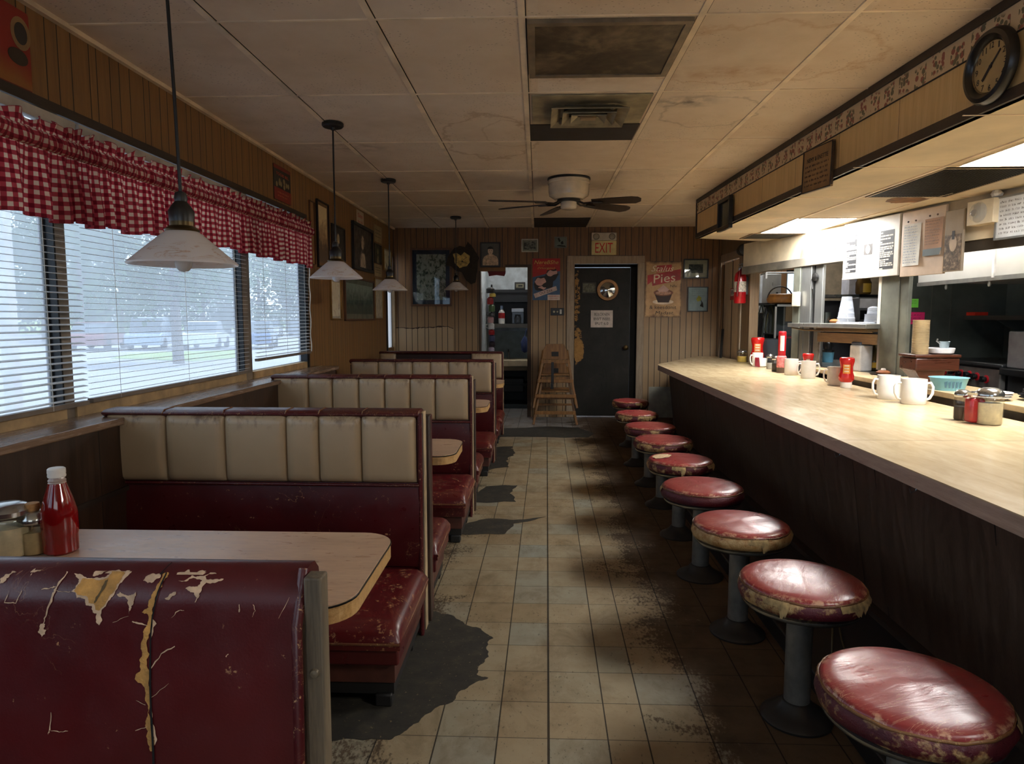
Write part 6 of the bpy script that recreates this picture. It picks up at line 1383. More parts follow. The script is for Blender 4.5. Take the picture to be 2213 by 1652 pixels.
MB().lathe([(.15, 0), (.19, zr-.02), (.205, zr), (.20, zr+.005), (.18, zr-.02)], seg=28).build('bin_body', C((22, 24, 26), .4), t, smooth=40); m = MB().lathe([(.195, zr-.22), (.21, zr-.02), (.207, zr+.012), (.17, zr-.02)], seg=28, caps=False); r_ = random.Random(6); m.v = [(x*(1+r_.uniform(-.04, .06)), y*(1+r_.uniform(-.04, .06)), z) for x, y, z in m.v]; m.build('bin_bag', C((38, 42, 46), .3), t, smooth=40)
q = onx(1572, 760, RX-.1); tag(MB().beam((2.33, 8.75, .842), (2.40, 8.95, 1.2), .03, .02).build('broom_stick', BLK), 'black stick leaning in the corner by the side door', 'stick')
# ------------------------------------------------------------------ things in the right opening
FROST = NT('cloudy_plastic'); tr = FROST.n('ShaderNodeBsdfTransparent'); FROST = FROST.done(FROST.mixs(.30, tr.outputs[0], FROST.bsdf((214, 220, 230), .15)))
def kpt(px, off, z):   # point on a line parallel to the kitchen wall
    p = kw(px, 700, -off); return (p.x, p.y, z)
def cups(px, lab, n_, r0, grp):
    x, y, z = kpt(px, .06, 1.30)
    for k in range(n_):
        t = thing('plastic_cup', lab % ('bottom', 'second', 'third', 'fourth', 'top')[k if k < n_-1 else 4], 'cup', (x, y, z+k*.042), 0, grp); s = 1-.09*k
        MB().lathe([(r0*s, 0), (r0*s*.99, .008), (r0*s*.72, .11), (.0, .112)], seg=28, caps=False).build('cup_wall', FROST, t, smooth=40); MB().lathe([(r0*s*1.03, 0), (r0*s*1.05, .006), (r0*s*1.0, .012)], seg=28, caps=False).build('cup_rim', FROST, t)
cups(1828, '%s cup of the upturned clear plastic stack on the steel shelf', 4, .078, 'upturned plastic cups')
x, y, z = kpt(1886, .06, 1.30); t = thing('plastic_tub', 'clear plastic tub with a smaller tub on it, right end of the steel shelf', 'tub', (x, y, z)); MB().lathe([(.058, 0), (.066, .01), (.062, .075), (.07, .08)], seg=28).build('tub_body', FROST, t, smooth=40); MB().tube([(.06, 0, .06), (.09, 0, .05), (.085, 0, .02)], .006, 6).build('tub_handle', FROST, t)
t = thing('plastic_tub', 'small clear tub standing upside down on the larger clear tub', 'tub', (x, y, z+.082)); MB().lathe([(.048, 0), (.042, .05), (.02, .062), (0, .063)], seg=24).build('tub_body', FROST, t, smooth=40)
x, y, z = kpt(1857, .02, 1.30); t = thing('white_tray', 'thin white tray lying on the steel shelf between the cups and the tub', 'tray', (x, y, z), KRZ); MB().box(-.10, .10, -.07, .07, 0, .006).box(-.1, .1, -.07, -.062, .006, .014).box(-.1, .1, .062, .07, .006, .014).build('tray_body', C((206, 212, 222), .3), t)
x, y, z = kpt(1784, .10, 1.30); t = thing('dark_tumbler', 'dark tumbler at the left end of the steel shelf', 'tumbler', (x, y, z)); MB().lathe([(.036, 0), (.046, .10), (.043, .10), (.034, .01)], seg=24).build('tumbler_body', C((30, 34, 32), .25), t, smooth=40)
x, y, z = kpt(1803, .14, 1.30); t = thing('bread_rolls', 'brown roll lying beside the dark tumbler', 'bread', (x, y, z)); MB().lathe([(0, 0), (.04, .005), (.045, .02), (.03, .035), (0, .04)], seg=18).build('roll', C((150, 96, 48), .7, var=.3), t, smooth=60)
# rear shelf rack
t = thing('kitchen_rack', 'dark rack with a steel edged shelf at the back of the kitchen', 'rack', (3.8, 8.1, 0)); a, b = ony(1774, 640, 7.9).x-3.8, ony(1925, 640, 7.9).x-3.8; zr = ony(1800, 637, 7.9).z
MB().box(a, b, -.2, .2, zr-.03, zr).build('rack_shelf', C((70, 70, 74), .35, .5), t); MB().box(a, a+(b-a)*.55, -.205, -.2, zr-.03, zr).build('shelf_edge', STST, t); MB().box(a, b, .15, .18, 0, zr-.06).build('rack_back', C((66, 66, 74), .5), t); MB().box(a, a+.03, -.2, -.17, 0, zr).box(b-.03, b, -.2, -.17, 0, zr).build('rack_post', DKM, t)
def kthing(nm, lab, cat, px0, py0, px1, py1, y, dep, col, extra=None, rough=.5): return simple(nm, lab, cat, px0, py0, px1, py1, y, dep, col, extra, rough)
kthing('white_crate', 'white plastic crate on the rear kitchen rack', 'crate', 1836, 600, 1858, 637, 7.85, .2, (206, 210, 222))
xx = ony(1869, 637, 7.8); t = thing('brown_jar', 'brown jar with a yellow label on the rear kitchen rack', 'jar', (xx.x, 7.85, zr)); MB().lathe([(.075, 0), (.085, .02), (.085, .13), (.07, .16), (.07, .175)], seg=24).build('jar_body', C((96, 74, 34), .2), t, smooth=40); MB().grid(lambda u, v: (.0865*math.cos(-2.0+1.2*u), .0865*math.sin(-2.0+1.2*u), .02+.1*v), 8, 1).build('jar_label', C((206, 170, 60)), t)
def appl(t, w, h, d): MB().box(-w*.9, w*.9, -d/2-.003, -d/2, h*.55, h*.95).build('white_front', C((214, 216, 222), .4), t); MB().box(-w*.85, w*.85, -d/2-.004, -d/2, h*.05, h*.45).build('dark_window', C((20, 22, 24), .1), t)
kthing('microwave', 'white and black oven under the rear rack shelf', 'microwave', 1856, 643, 1910, 694, 7.5, .3, (90, 92, 96), appl)
# on the pass counter
x, y = onz(1788, 783, .90).x, onz(1788, 783, .90).y; t = thing('blue_container', 'light blue container with a black upturned jug on top, on the pass counter', 'container', (x, y, .90)); MB().lathe([(.052, 0), (.06, .10), (.062, .105)], seg=24).build('tub_body', C((110, 180, 214), .4), t, smooth=40); MB().lathe([(.064, .103), (.064, .125), (.04, .13)], seg=24).build('lid', BLK, t)
t = thing('black_jug', 'black jug standing upside down on the light blue container', 'jug', (x, y, 1.03)); MB().lathe([(.036, 0), (.046, .05), (.036, .075), (.042, .09), (.042, .10)], seg=22).build('jug_body', C((20, 20, 22), .3), t, smooth=40); MB().tube([(.04, 0, .06), (.06, 0, .05), (.05, 0, .02)], .005, 6).build('jug_handle', BLK, t)
q = onz(1859, 802, .90); t = thing('white_canister', 'white canister with a yellow and black lid on the pass counter', 'canister', (q.x, q.y, .90), KRZ); MB().box(-.07, .07, -.06, .06, 0, .22).build('canister_body', C((206, 206, 206), .4), t, bevel=.012); MB().box(-.06, .06, -.055, .055, .22, .245).build('lid', C((60, 70, 84)), t, bevel=.008); MB().box(-.04, .04, -.03, .03, .245, .255).build('lid_top', C((200, 170, 60)), t)
q = onz(1892, 802, .90); t = thing('glass_carafe', 'carafe half full of dark coffee with a yellow highlight beside the pillar', 'carafe', (q.x, q.y, .90)); MB().lathe([(.05, 0), (.07, .02), (.072, .10), (.04, .17), (.03, .20), (.036, .22)], seg=26).build('carafe_glass', C((70, 60, 34), .08), t, smooth=50); MB().lathe([(.0705, .03), (.0725, .075)], seg=26, caps=False).build('yellow_band', C((206, 168, 40), .3), t); MB().tube([(-.05, -.02, .15), (-.09, -.03, .12), (-.085, -.03, .05)], .008, 8).build('handle', BLK, t)
q = onz(1890, 806, .90); t = thing('food_plate', 'dark plate with a brown pastry at the end of the pass counter', 'plate', (q.x-.02, q.y-.18, .90)); MB().lathe([(.05, 0), (.10, .008), (.098, .011), (.05, .005)], seg=28).build('plate_dish', C((40, 34, 34), .3), t, smooth=50); m = MB().lathe([(0, .005), (.05, .006), (.055, .02), (.03, .035), (0, .038)], seg=18); m.build('pastry', C((150, 90, 54), .7, var=.3), t, smooth=50); MB().lathe([(0, .034), (.02, .036), (.015, .05), (0, .052)], seg=12).build('cream_blob', C((220, 214, 208)), t, smooth=50)
# on the service ledge
X_, Yq = 2.66, 4.72
t = thing('wooden_stand', 'dark brown wooden pedestal stand on the service ledge', 'stand', (X_, Yq, .90)); DB = plain_wood('reddish_stand_wood', ((46, 22, 14), (74, 38, 24), (100, 56, 36)), axis=0, rough=.3)
MB().box(-.15, .15, -.11, .11, .185, .205).build('stand_top', DB, t, bevel=.004); MB().box(-.145, .145, -.105, .105, .095, .183).build('stand_box', DB, t, bevel=.01); MB().hexa([(-.06, -.06, 0), (.06, -.06, 0), (.06, .06, 0), (-.06, .06, 0), (-.135, -.09, .097), (.06, -.09, .097), (.06, .09, .097), (-.135, .09, .097)]).build('stand_foot', DB, t)
t = thing('dish_stack', 'tall stack of ridged beige bowls on the dark wooden stand', 'bowl stack', (X_-.075, Yq-.02, 1.105)); t['kind'] = 'stuff'
pr = []
for k in range(22): pr += [(.050, k*.0105), (.052, k*.0105+.008), (.0485, k*.0105+.0095)]
MB().lathe(pr, seg=32).build('stacked_bowls', C((178, 156, 118), .45, var=.15), t, smooth=30)
t = thing('white_dish', 'white oval dish on the dark wooden stand beside the tall stack', 'dish', (X_+.06, Yq-.03, 1.105)); MB().lathe([(.06, 0), (.075, .01), (.082, .04), (.078, .044), (.07, .012)], seg=30).build('dish_body', C((222, 220, 222), .3), t, smooth=40)
t = thing('small_steel_cup', 'small steel cup standing in the white dish', 'cup', (X_+.09, Yq-.01, 1.118)); MB().lathe([(.022, 0), (.034, .07), (.036, .072), (.032, .065)], seg=22).build('cup_body', C((170, 190, 196), .2, .6), t, smooth=40); MB().tube([(-.03, 0, .06), (-.05, 0, .075), (-.045, 0, .09)], .006, 6).build('cup_handle', STST, t)
q = onz(2028, 843, .90); t = thing('blue_tub', 'light blue printed tub on the service ledge, behind the two handled mug', 'tub', (q.x+.06, q.y, .90)); MB().lathe([(.085, 0), (.105, .075), (.112, .08), (.10, .078)], seg=32).build('tub_body', C((130, 196, 220), .35), t, smooth=40); m = MB()
for k in range(5): a = -2.3+.2*k; m.add([(.098*math.cos(a), .098*math.sin(a), .02), (.098*math.cos(a+.1), .098*math.sin(a+.1), .02), (.105*math.cos(a+.12), .105*math.sin(a+.12), .06), (.105*math.cos(a-.02), .105*math.sin(a-.02), .055)], [(0, 1, 2, 3)])
m.build('printed_letters', C((70, 110, 130)), t)
WH = C((226, 222, 220), .25, var=.04)
q = onz(2092, 862, .90)
for k in range(3):
    t = thing('white_plate', ('lowest', 'middle', 'topmost')[k]+' white plate of the little pile behind the shakers', 'plate', (q.x+.1+k*.004, q.y-.05, .90+k*.012), 0, 'white plates on the ledge'); MB().lathe([(.05, 0), (.06, .004), (.088, .018), (.087, .021), (.055, .008)], seg=32).build('plate_dish', WH, t, smooth=50)
BP = C((28, 28, 30), .2)
for k in range(9):
    t = thing('black_plate', '%s of the black plates stacked at the right edge of the photo, counting up' % ('lowest', 'second', 'third', 'fourth', 'fifth', 'sixth', 'seventh', 'eighth', 'topmost')[k], 'plate', (2.76+random.uniform(-.01, .01), 3.74+random.uniform(-.02, .02), .90+k*.014), 0, 'black plates'); r = .14-.006*k; MB().lathe([(r*.55, 0), (r*.65, .004), (r, .017), (r*.99, .02), (r*.6, .008)], seg=36).build('plate_dish', BP, t, smooth=50)
# ------------------------------------------------------------------ menu boards
def board(px0, px1, z0, z1, off, nm, lab, cat, col, rough=.5, dep=.02):
    a, b = kw(px0, 540, off), kw(px1, 540, off); c = (a+b)/2; c.z = (z0+z1)/2
    t = thing(nm, lab, cat, c, KRZ); w = (b-a).to_2d().length if hasattr(b-a, 'to_2d') else math.hypot(b.x-a.x, b.y-a.y)
    MB().box(-w/2, w/2, 0, dep, -(z1-z0)/2, (z1-z0)/2).build('panel', C(col, rough, var=.08), t, bevel=.003); return t, w, z1-z0
t, w_, h_ = board(1823, 1942, 1.675, 2.145, .055, 'menu_board', 'large white menu board with two black blocks, hung by the far lit panel', 'menu board', (206, 202, 194))
r_ = random.Random(8)
def black_block(x0, x1, z0, z1):
    MB().box(x0, x1, -.0015, 0, z0, z1).build('black_block', C((26, 26, 30), .6), t); m = MB(); z = z1-.012
    while z > z0+.008:
        x = x0+.006
        while x < x1-.01:
            l = r_.uniform(.008, .04); m.box(x, min(x+l, x1-.004), -.0022, -.0015, z-.010, z); x += l+.006
            if r_.random() < .15: break
        z -= r_.choice((.015, .015, .024))
    m.build('block_print', C((214, 206, 190), .6), t)
black_block(-w_*.44, -w_*.24, -h_*.38, h_*.28); black_block(w_*.19, w_*.42, -h_*.38, h_*.26)
MB().box(-w_*.10, w_*.05, -.0015, 0, -h_*.10, h_*.08).build('picture', C((70, 66, 64)), t); poly(t, 'pale_figure', ell(-w_*.025, -h_*.01, w_*.04, h_*.075), C((206, 200, 190)), -.0024); m = MB()
for k in range(7): scribble(m, -w_*.16, w_*.12, -h_*(.15+.038*k), h_*.017, -.0008, r_)
for k in range(5): scribble(m, -w_*.10, w_*.05, h_*(.11+.04*k), h_*.02, -.0008, r_)
m.build('fine_print', C((150, 146, 140)), t)
t, w_, h_ = board(1947, 2040, 1.66, 2.14, .055, 'menu_board', 'beige menu board with two long paper menus pinned on it', 'menu board', (196, 176, 156))
r_ = random.Random(9)
for nm, x0, x1, z0, z1, c, ink, lab in (('paper_menu', -.44, -.02, -.34, .30, (206, 206, 200), (90, 110, 150), 'white paper menu with blue writing'), ('paper_menu', .06, .47, -.22, .33, (166, 132, 108), (70, 50, 44), 'brown paper menu with a dark base')):
    s_ = MB().grid(lambda u, v: (w_*(x0+(x1-x0)*u), -.004-.010*(u*u)*(1-v), h_*(z0+(z1-z0)*v)), 8, 4).build(nm, C(c, .8, var=.1), t, smooth=60); s_['label'] = lab; m = MB(); z = z1-.05
    while z > z0+(.03 if x0 < 0 else .14): scribble(m, w_*(x0+.04), w_*(x1-.06), h_*z, h_*.018, -.0125, r_, .3); z -= .042
    m.build('writing', C(ink), t)
    for xx in (x0+.12, x1-.12): MB().lathe([(0, .008), (.006, .006), (.007, 0)], c=(w_*xx, -.008, h_*(z1+.04)), seg=12, axis='y').build('pin', C((60, 40, 36)), t)
MB().box(w_*.06, w_*.47, -.0125, -.010, -h_*.22, -h_*.12).build('menu_base', C((84, 96, 100)), t)
t, w_, h_ = board(2040, 2079, 1.668, 2.085, .07, 'menu_board', 'narrow brown and silver photo panel at the right end of the menu boards', 'menu board', (150, 136, 118), .3)
MB().box(-w_*.47, w_*.44, -.002, 0, -h_*.48, h_*.1).build('dark_print', photo('dark_floral', [(0, (38, 34, 30)), (.5, (96, 80, 64)), (1, (170, 146, 120))], 30.), t); poly(t, 'pale_oval', ell(0, -.02, w_*.2, h_*.13), C((176, 156, 134)), -.0028); MB().box(-.012, .012, -.003, -.002, h_*.02, h_*.16).build('dark_bottle', C((50, 46, 46)), t)
t, w_, h_ = board(2085, 2141, 1.955, 2.11, .10, 'wall_box', 'beige box with a clear round cover high on the kitchen wall', 'dispenser', (206, 190, 160), .4, .10)
MB().lathe([(.0, .03), (.04, .028), (.06, .016), (.066, 0)], c=(-.01, 0, 0), seg=30, axis='y').build('clear_dome', CLEAR, t, smooth=50); MB().lathe([(0, .012), (.022, .01), (.024, 0)], c=(-.04, -.001, 0), seg=18, axis='y').build('lamp_disc', C((110, 96, 80)), t)
m = MB().lathe([(0, 0), (.03, .01), (.035, .03), (.02, .05), (0, .055)], c=(.07, .05, h_/2), seg=10); r2 = random.Random(4); m.v = [(x+r2.uniform(-.008, .008), y, z+r2.uniform(-.006, .006)) for x, y, z in m.v]; m.build('tissue', C((226, 222, 216), .9), t)
t, w_, h_ = board(2149, 2240, 1.85, 2.105, .06, 'white_board', 'whiteboard with handwritten lines at the right edge of the photo', 'whiteboard', (206, 206, 204), .4)
m = MB()
for a in ((-w_/2-.008, w_/2, -h_/2-.008, -h_/2+.004), (-w_/2-.008, w_/2, h_/2-.004, h_/2+.008), (-w_/2-.008, -w_/2+.006, -h_/2+.004, h_/2-.004)): m.box(a[0], a[1], -.006, .02, a[2], a[3])
m.build('board_frame', STST, t); m = MB()
for k in range(8): scribble(m, -w_*.42, w_*.46, h_*(.36-.108*k), h_*.058, -.001, r_, .35)
m.build('handwriting', C((110, 104, 100)), t)
# ------------------------------------------------------------------ on the soffit face
def son(s, z): p = SOF0+SDIR*s; return (p.x+SN.x*.016, p.y+SN.y*.016, z)
t = thing('wall_clock', 'round black wall clock with a cream dial on the soffit over the counter', 'clock', son(4.335, 2.318), SRZ)
R_ = .142; MB().lathe([(R_*.70, .012), (R_*.74, .026), (R_*.82, .034), (R_*.93, .03), (R_, .014), (R_, 0)], seg=56, axis='y', caps=False).build('clock_case', C((20, 19, 18), .3), t, smooth=40)
MB().lathe([(R_*.66, .010), (R_*.70, .014), (R_*.73, .012)], seg=48, axis='y', caps=False).build('inner_ring', C((104, 92, 70), .25, .7), t, smooth=40)
MB().lathe([(0, .009), (R_*.70, .009), (R_*.70, 0)], seg=48, axis='y').build('dial', C((176, 152, 104), .5, var=.1), t)
for k in range(1, 13): a = math.radians(90-30*k); text(str(k), 'numeral', INK, t, R_*.56*math.cos(a), -.009, R_*.56*math.sin(a), R_*(.10 if k < 10 and k != 1 else (.16 if k > 9 else .05)), R_*.16)
for ang, l, wd in ((225, .42, .012), (42, .50, .008)): a = math.radians(ang); MB().beam((-.015*math.cos(a), -.0115, -.015*math.sin(a)), (R_*l*math.cos(a), -.0115, R_*l*math.sin(a)), wd, .001, (0, 1, 0)).build('clock_hand', INK, t)
MB().lathe([(0, .014), (.007, .013), (.008, .009)], seg=14, axis='y').build('hub', INK, t)
t = thing('hanging_notice', 'yellowed framed notice hanging askew over the lower edge of the soffit', 'notice', son(2.83, 2.255), SRZ); t.rotation_euler = (.0, math.radians(3), SRZ)
w_, h_ = .40, .262; MB().box(-w_/2, w_/2, -.012, .0, -h_/2, h_/2).build('board', C((150, 116, 74), .7, var=.15), t); m = MB()
for a in ((-w_/2, w_/2, -h_/2, -h_/2+.008), (-w_/2, w_/2, h_/2-.006, h_/2), (w_/2-.008, w_/2, -h_/2+.008, h_/2-.006), (-w_/2, -w_/2+.006, -h_/2+.008, h_/2-.006)): m.box(a[0], a[1], -.018, .002, a[2], a[3])
m.build('frame', TRIM, t, bevel=.002); m = MB(); r_ = random.Random(12)
text('NEMY & ENETTIE', 'lettering', INK, t, .0, -.0125, h_*.24, w_*.72, .026)
for k in range(5): scribble(m, -w_*.42, w_*.40, h_*(.08-.11*k), .014, -.0128, r_, .5)
m.build('writing', INK, t)
frame('framed_photo', 'black framed dark photo hung on the far end of the soffit', 'picture', son(1.03, 2.25), SRZ, .34, .275, .035, .035, BKFR, photo('dark_photo', [(0, (20, 20, 18)), (.6, (44, 42, 36)), (1, (96, 90, 76))], 20.), tilt=.0)
# ------------------------------------------------------------------ on the counter
MUGM = C((246, 242, 233), .22, var=.04, coat=.3)
GL2 = glass('jar_glass', (250, 251, 249), .04); CHR = C((200, 200, 196), .2, .95, var=.05)
def mug(px, py, r, h, lab, ang=(180,), grp='white mugs on the counter', col=None):
    q = onz(px, py, CZ); M_ = col or MUGM; t = thing('mug', lab, 'mug', (q.x, q.y+r*.3, CZ), 0, grp)
    MB().lathe([(0, 0), (r*.92, 0), (r*.98, .006), (r, h*.3), (r, h*.98), (r*.985, h), (r*.93, h), (r*.92, h*.9), (r*.9, .012), (0, .01)], seg=36, caps=False).build('mug_body', M_, t, smooth=40)
    for a in ang: c, s = math.cos(math.radians(a)), math.sin(math.radians(a)); MB().tube([(c*x, s*x, z) for x, z in ((r*.95, h*.82), (r*1.3, h*.84), (r*1.48, h*.68), (r*1.46, h*.42), (r*1.25, h*.22), (r*.95, h*.16))], r*.115, 10).build('mug_handle', M_, t, smooth=60)
    return t
def squeeze(px, py, h, lab, up=True, z=CZ, lab_c=None):
    q = onz(px, py, z); t = thing('ketchup_bottle', lab, 'bottle', (q.x, q.y, z), 0, 'ketchup bottles'); s = h/.215; KR = C((186, 26, 22), .25, coat=.2)
    MB().lathe([(.036*s, .04*s), (.05*s, .055*s), (.052*s, .08*s), (.042*s, .11*s), (.041*s, .15*s), (.05*s, .19*s), (.049*s, .208*s), (.04*s, .215*s), (0, .215*s)], seg=28, caps=False).build('bottle_body', KR, t, smooth=50); MB().lathe([(.036*s, 0), (.038*s, .004), (.038*s, .036*s), (.034*s, .042*s)], seg=24).build('cap', C((222, 216, 206), .4), t, smooth=40)
    a0 = math.atan2(-q.y, -q.x); ls = MB().grid(lambda u, v: ((.0445*s)*math.cos(a0-.55+1.1*u), (.0445*s)*math.sin(a0-.55+1.1*u), (.10+.075*v)*s), 10, 4).build('label_oval', C(lab_c or (214, 130, 40), .5), t, smooth=60)
    m = MB()
    for k in range(3): m.grid(lambda u, v: ((.0452*s)*math.cos(a0-.35+.7*u), (.0452*s)*math.sin(a0-.35+.7*u), (.113+.02*k+.009*v)*s), 8, 1)
    m.build('label_print', C((216, 200, 170)), t); return t
def jar(px, py, r, h, lab, fillc, fh, z=CZ, lid=True, grp=None, cork=False, cat='jar'):
    q = onz(px, py, z); t = thing('condiment_jar', lab, cat, (q.x, q.y+r*.2, z), 0, grp)
    MB().lathe([(0, .003), (r*.86, .003), (r*.92, .01), (r*.93, h*fh*.9), (0, h*fh*.9)], seg=28, caps=False).build('contents', C(fillc, .8, var=.1, vs=30.), t, smooth=30)
    MB().lathe([(r*.9, 0), (r, .008), (r, h*.68), (r*.86, h*.80), (r*.80, h*.82)], seg=32, caps=False).build('glass_wall', GL2, t, smooth=50)
    if cork:
        MB().lathe([(r*.98, h*.62), (r*1.0, h*.66), (r*.96, h*.72), (r*.8, h*.80), (r*.5, h*.86)], seg=28).build('collar', CHR, t, smooth=40); MB().lathe([(r*.46, h*.84), (r*.5, h*.92), (r*.46, h), (0, h)], seg=20, caps=False).build('cork', C((176, 130, 78), .8, var=.2, vs=60.), t, smooth=40)
    elif lid: MB().lathe([(r*.94, h*.76), (r*1.0, h*.78), (r*1.0, h*.86), (r*.8, h*.95), (r*.5, h*.99), (0, h)], seg=32, caps=False).build('lid', CHR, t, smooth=40)
    return t
jar(1604, 783, .055, .145, 'glass jar with yellow contents and a chrome lid, farthest item on the counter', (220, 186, 90), .5)
squeeze(1638, 784, .30, 'red ketchup bottle standing behind the farthest mug', lab_c=(206, 120, 60)).location = (2.37, 7.43, CZ)
mug(1631, 786, .055, .145, 'cream mug in front of the farthest ketchup bottle', (190,)).location = (2.30, 7.20, CZ)
q = onz(1648, 793, CZ); t = thing('packet_bowl', 'low cream bowl with a red packet hanging over its side', 'bowl', (q.x-.02, q.y, CZ)); MB().lathe([(.045, 0), (.06, .01), (.068, .09), (.064, .09), (.055, .012)], seg=28).build('bowl_body', MUGM, t, smooth=40); MB().hexa([(-.075, -.05, .01), (-.03, -.075, .0), (-.03, -.07, .0), (-.07, -.045, .01), (-.07, -.03, .10), (-.04, -.06, .10), (-.035, -.055, .10), (-.065, -.025, .10)]).build('red_packet', C((130, 30, 40), .4), t)
jar(1664, 798, .034, .15, 'tall glass shaker left of the red can', (186, 180, 170), .45, grp='shakers on the counter', cat='shaker'); jar(1676, 804, .034, .15, 'dark pepper shaker touching the red can', (54, 44, 36), .6, grp='shakers on the counter', cat='shaker')
q = onz(1688, 806, CZ); t = thing('tall_red_canister', 'tall thin red canister with a white label standing on the counter', 'canister', (q.x, q.y, CZ)); RD2 = C((176, 26, 34), .35)
MB().lathe([(.042, 0), (.042, .05)], seg=28).build('brown_base', C((86, 68, 54), .5), t); MB().lathe([(.042, .05), (.043, .055), (.043, .15), (.036, .16)], seg=28, caps=False).build('pink_sleeve', C((206, 120, 120), .5, var=.4, vs=24.), t); MB().lathe([(.034, .15), (.035, .375), (.03, .385), (0, .385)], seg=28, caps=False).build('red_tube', RD2, t)
a0 = math.atan2(-q.y, -q.x); MB().grid(lambda u, v: (.0358*math.cos(a0-.5+1.1*u), .0358*math.sin(a0-.5+1.1*u), .205+.14*v), 8, 2).build('white_label', C((220, 214, 210)), t)
mug(1711, 811, .058, .145, 'first white mug right of the tall red canister', (-12,)); squeeze(1752, 800, .20, 'dark red bottle behind the second white mug', lab_c=(130, 24, 24)).location = (2.36, 6.02, CZ)
mug(1748, 818, .059, .147, 'white mug with two handles in front of the dark red bottle', (-12, 172)); mug(1806, 833, .056, .14, 'greyish mug just left of the upside down ketchup bottle', (175,), col=C((206, 196, 184), .25)); squeeze(1828, 838, .222, 'upside down ketchup bottle with an orange label beside the greyish mug').location.x -= .0
mug(1922, 863, .066, .150, 'large white mug at the back edge of the counter before the pillar', (180, 10)); mug(1977, 874, .070, .150, 'nearest white mug with a handle on each side', (-10, 172))
jar(2079, 909, .036, .155, 'glass pepper shaker on the left of the nearest trio', (70, 58, 46), .5, grp='nearest trio of shakers', cat='shaker')
q = onz(2104, 915, CZ); t = thing('red_shaker', 'red filled shaker in the middle of the nearest trio', 'shaker', (q.x, q.y, CZ), 0, 'nearest trio of shakers'); MB().box(-.034, .034, -.03, .03, .004, .125).build('red_contents', C((186, 30, 40), .3), t, bevel=.012); MB().box(-.039, .039, -.035, .035, 0, .14).build('glass_wall', GL2, t, bevel=.014); MB().lathe([(.03, .138), (.032, .15), (.02, .155)], seg=20).build('lid', CHR, t)
jar(2139, 918, .058, .178, 'sugar jar with a chrome lid on the right of the nearest trio', (242, 228, 192), .66, grp='nearest trio of shakers')
# on the nearest table
TZ = .715
jar(15, 1203, .056, .145, 'sugar jar at the left edge of the photo on the nearest table', (228, 210, 170), .62, TZ); jar(72, 1197, .037, .138, 'small corked jar of folded papers between the sugar jar and the ketchup bottle', (196, 170, 120), .5, TZ, cork=True)
q = onz(133, 1193, TZ); t = thing('ketchup_bottle', 'glass ketchup bottle with a white cap on the nearest booth table', 'bottle', (q.x, q.y, TZ), 0, 'ketchup bottles')
MB().lathe([(0, 0), (.036, 0), (.042, .006), (.0425, .05), (.044, .055), (.044, .095), (.043, .115), (.034, .15), (.022, .188), (.0205, .194)], seg=36, caps=False).build('bottle_body', C((126, 12, 14), .10, coat=.6), t, smooth=40)
MB().lathe([(.0205, .190), (.022, .193), (.0205, .196), (.022, .199), (.019, .204), (.018, .210)], seg=28, caps=False).build('bottle_neck', C((170, 150, 140), .1), t, smooth=40); MB().lathe([(.021, .208), (.022, .212), (.021, .216), (.022, .22), (.0215, .23), (.018, .233), (0, .233)], seg=30, caps=False).build('cap', C((226, 220, 210), .4), t, smooth=30)
# ------------------------------------------------------------------ details belong to the part they sit on
RULES = {'cap_seam': 'top_cap', 'numeral': 'dial', 'clock_hand': 'dial', 'hub': 'dial', 'knob': 'control_panel', 'red_ring': 'control_panel', 'panel_edge': 'control_panel', 'gallery': 'socket', 'back_slot': 'backrest', 'label_oval': 'bottle_body',
 'label_print': 'bottle_body', 'porthole_glass': 'porthole_ring', 'panel_joint': 'front_panel', 'top_seam': 'counter_top', 'cushion_piping': 'cushion_top', 'torn_flap': 'cushion_side', 'scuffed_patch': 'cushion_top', 'edge_bead': 'table_top', 'screw_head': 'end_post'}
for k in ('torn_backing', 'bare_foam', 'foam_split', 'torn_seam_edge', 'open_seam', 'vinyl_crack'): RULES[k] = 'padded_back'
SHEETS = ('poster_sheet', 'tin_plate', 'paper', 'card', 'panel', 'board', 'print', 'paper_face')
for r in [o for o in COL.objects if o.parent is None and o.type == 'EMPTY']:
    kids = [o for o in COL.objects if o.parent == r]; by = {}
    for o in kids: by.setdefault(o.name.split('.')[0], []).append(o)
    sheet = next((by[q][0] for q in SHEETS if q in by), None)
    for o in kids:
        nm = o.name.split('.')[0]; tg = by.get(RULES.get(nm), [None])[0]
        if tg is None and sheet and r['category'] in ('poster', 'sign', 'notice', 'note', 'picture', 'menu board', 'whiteboard') and nm not in SHEETS+('frame', 'mount', 'glass', 'board_frame', 'pin', 'paper_menu'): tg = sheet
        if tg is not None and tg.location.length == 0 and tg is not o: o.parent = tg
# ------------------------------------------------------------------ light
wd = bpy.data.worlds.new('sky'); SC.world = wd; wd.use_nodes = True; nt = wd.node_tree; nt.nodes.clear()
o = nt.nodes.new('ShaderNodeOutputWorld'); bg = nt.nodes.new('ShaderNodeBackground'); tc = nt.nodes.new('ShaderNodeTexCoord'); nz = nt.nodes.new('ShaderNodeTexNoise'); cr = nt.nodes.new('ShaderNodeValToRGB')
nz.inputs['Scale'].default_value = 2.2; nz.inputs['Detail'].default_value = 5
nt.links.new(tc.outputs['Generated'], nz.inputs['Vector']); nt.links.new(nz.outputs[0], cr.inputs[0])
cr.color_ramp.elements[0].position = .38; cr.color_ramp.elements[0].color = (.62, .78, 1, 1); cr.color_ramp.elements[1].position = .6; cr.color_ramp.elements[1].color = (.96, .98, 1, 1)
nt.links.new(cr.outputs[0], bg.inputs[0]); bg.inputs[1].default_value = 2.0; nt.links.new(bg.outputs[0], o.inputs[0])
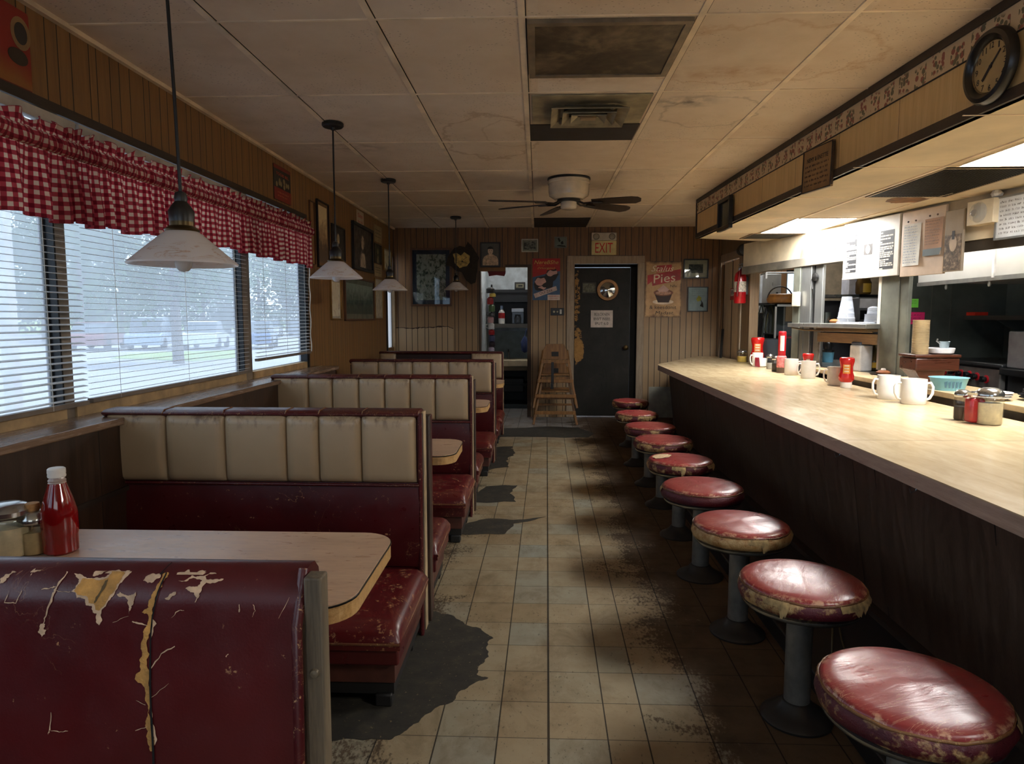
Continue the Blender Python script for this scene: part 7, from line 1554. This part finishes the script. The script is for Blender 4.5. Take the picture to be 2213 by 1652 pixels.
su = bpy.data.lights.new('sun', 'SUN'); su.energy = 2.8; su.angle = math.radians(3); su.color = (1, .96, .9); so = bpy.data.objects.new('sun', su); COL.objects.link(so); so.rotation_euler = Vector((-.75, -.25, -1.)).to_track_quat('-Z', 'Y').to_euler()
for nm, loc, rot, sx, sy in (('window_portal', (WL-.2, (WY1-.0+WY0)/2, 1.56), (0, -PI/2, 0), 1.21, WY1-WY0), ('front_portal', (0, NEAR-.2, 1.57), (PI/2, 0, 0), 2.2, 1.55)):
    L = bpy.data.lights.new(nm, 'AREA'); L.shape = 'RECTANGLE'; L.size = sx; L.size_y = sy; L.cycles.is_portal = True
    ob = bpy.data.objects.new(nm, L); COL.objects.link(ob); ob.location = loc; ob.rotation_euler = rot
KL = NT('kitchen_tube_light'); e = KL.n('ShaderNodeEmission'); e.inputs[0].default_value = (1, .98, .95, 1); e.inputs[1].default_value = 30.; KL = KL.done(e.outputs[0])
for x, y, z, w, d, lab in ((3.1, 5.2, SZ, .12, 1.1, 'tube light on the kitchen ceiling in front of the hood'), (2.98, 5.95, SZ, .12, .3, 'short tube light on the kitchen ceiling behind the menu boards'), (3.0, 8.3, HT, .5, .2, 'tube light on the ceiling at the far end of the kitchen'), ((OX0+OX1)/2+.1, 9.75, HT, .25, .2, 'ceiling light in the back passage')):
    t = thing('ceiling_light', lab, 'ceiling light', (x, y, z)); MB().box(-w/2, w/2, -d/2, d/2, -.03, -.004).build('diffuser', KL, t); MB().box(-w/2-.02, w/2+.02, -d/2-.02, d/2+.02, -.012, 0).build('frame', RAIL, t)  # added unseen panels that brighten the kitchen and the back passage
# ------------------------------------------------------------------ render settings that belong to the look
vs = SC.view_settings; SC.display_settings.display_device = 'sRGB'; vs.view_transform = 'Standard'; vs.look = 'None'; vs.exposure = EXPO; vs.gamma = 1; vs.use_curve_mapping = False
cy = SC.cycles; cy.use_denoising = True; cy.max_bounces = 9; cy.diffuse_bounces = 5; cy.glossy_bounces = 3; cy.transmission_bounces = 4; cy.transparent_max_bounces = 12
cy.caustics_reflective = False; cy.caustics_refractive = False; cy.sample_clamp_indirect = 6.; cy.use_adaptive_sampling = True; cy.adaptive_threshold = .02
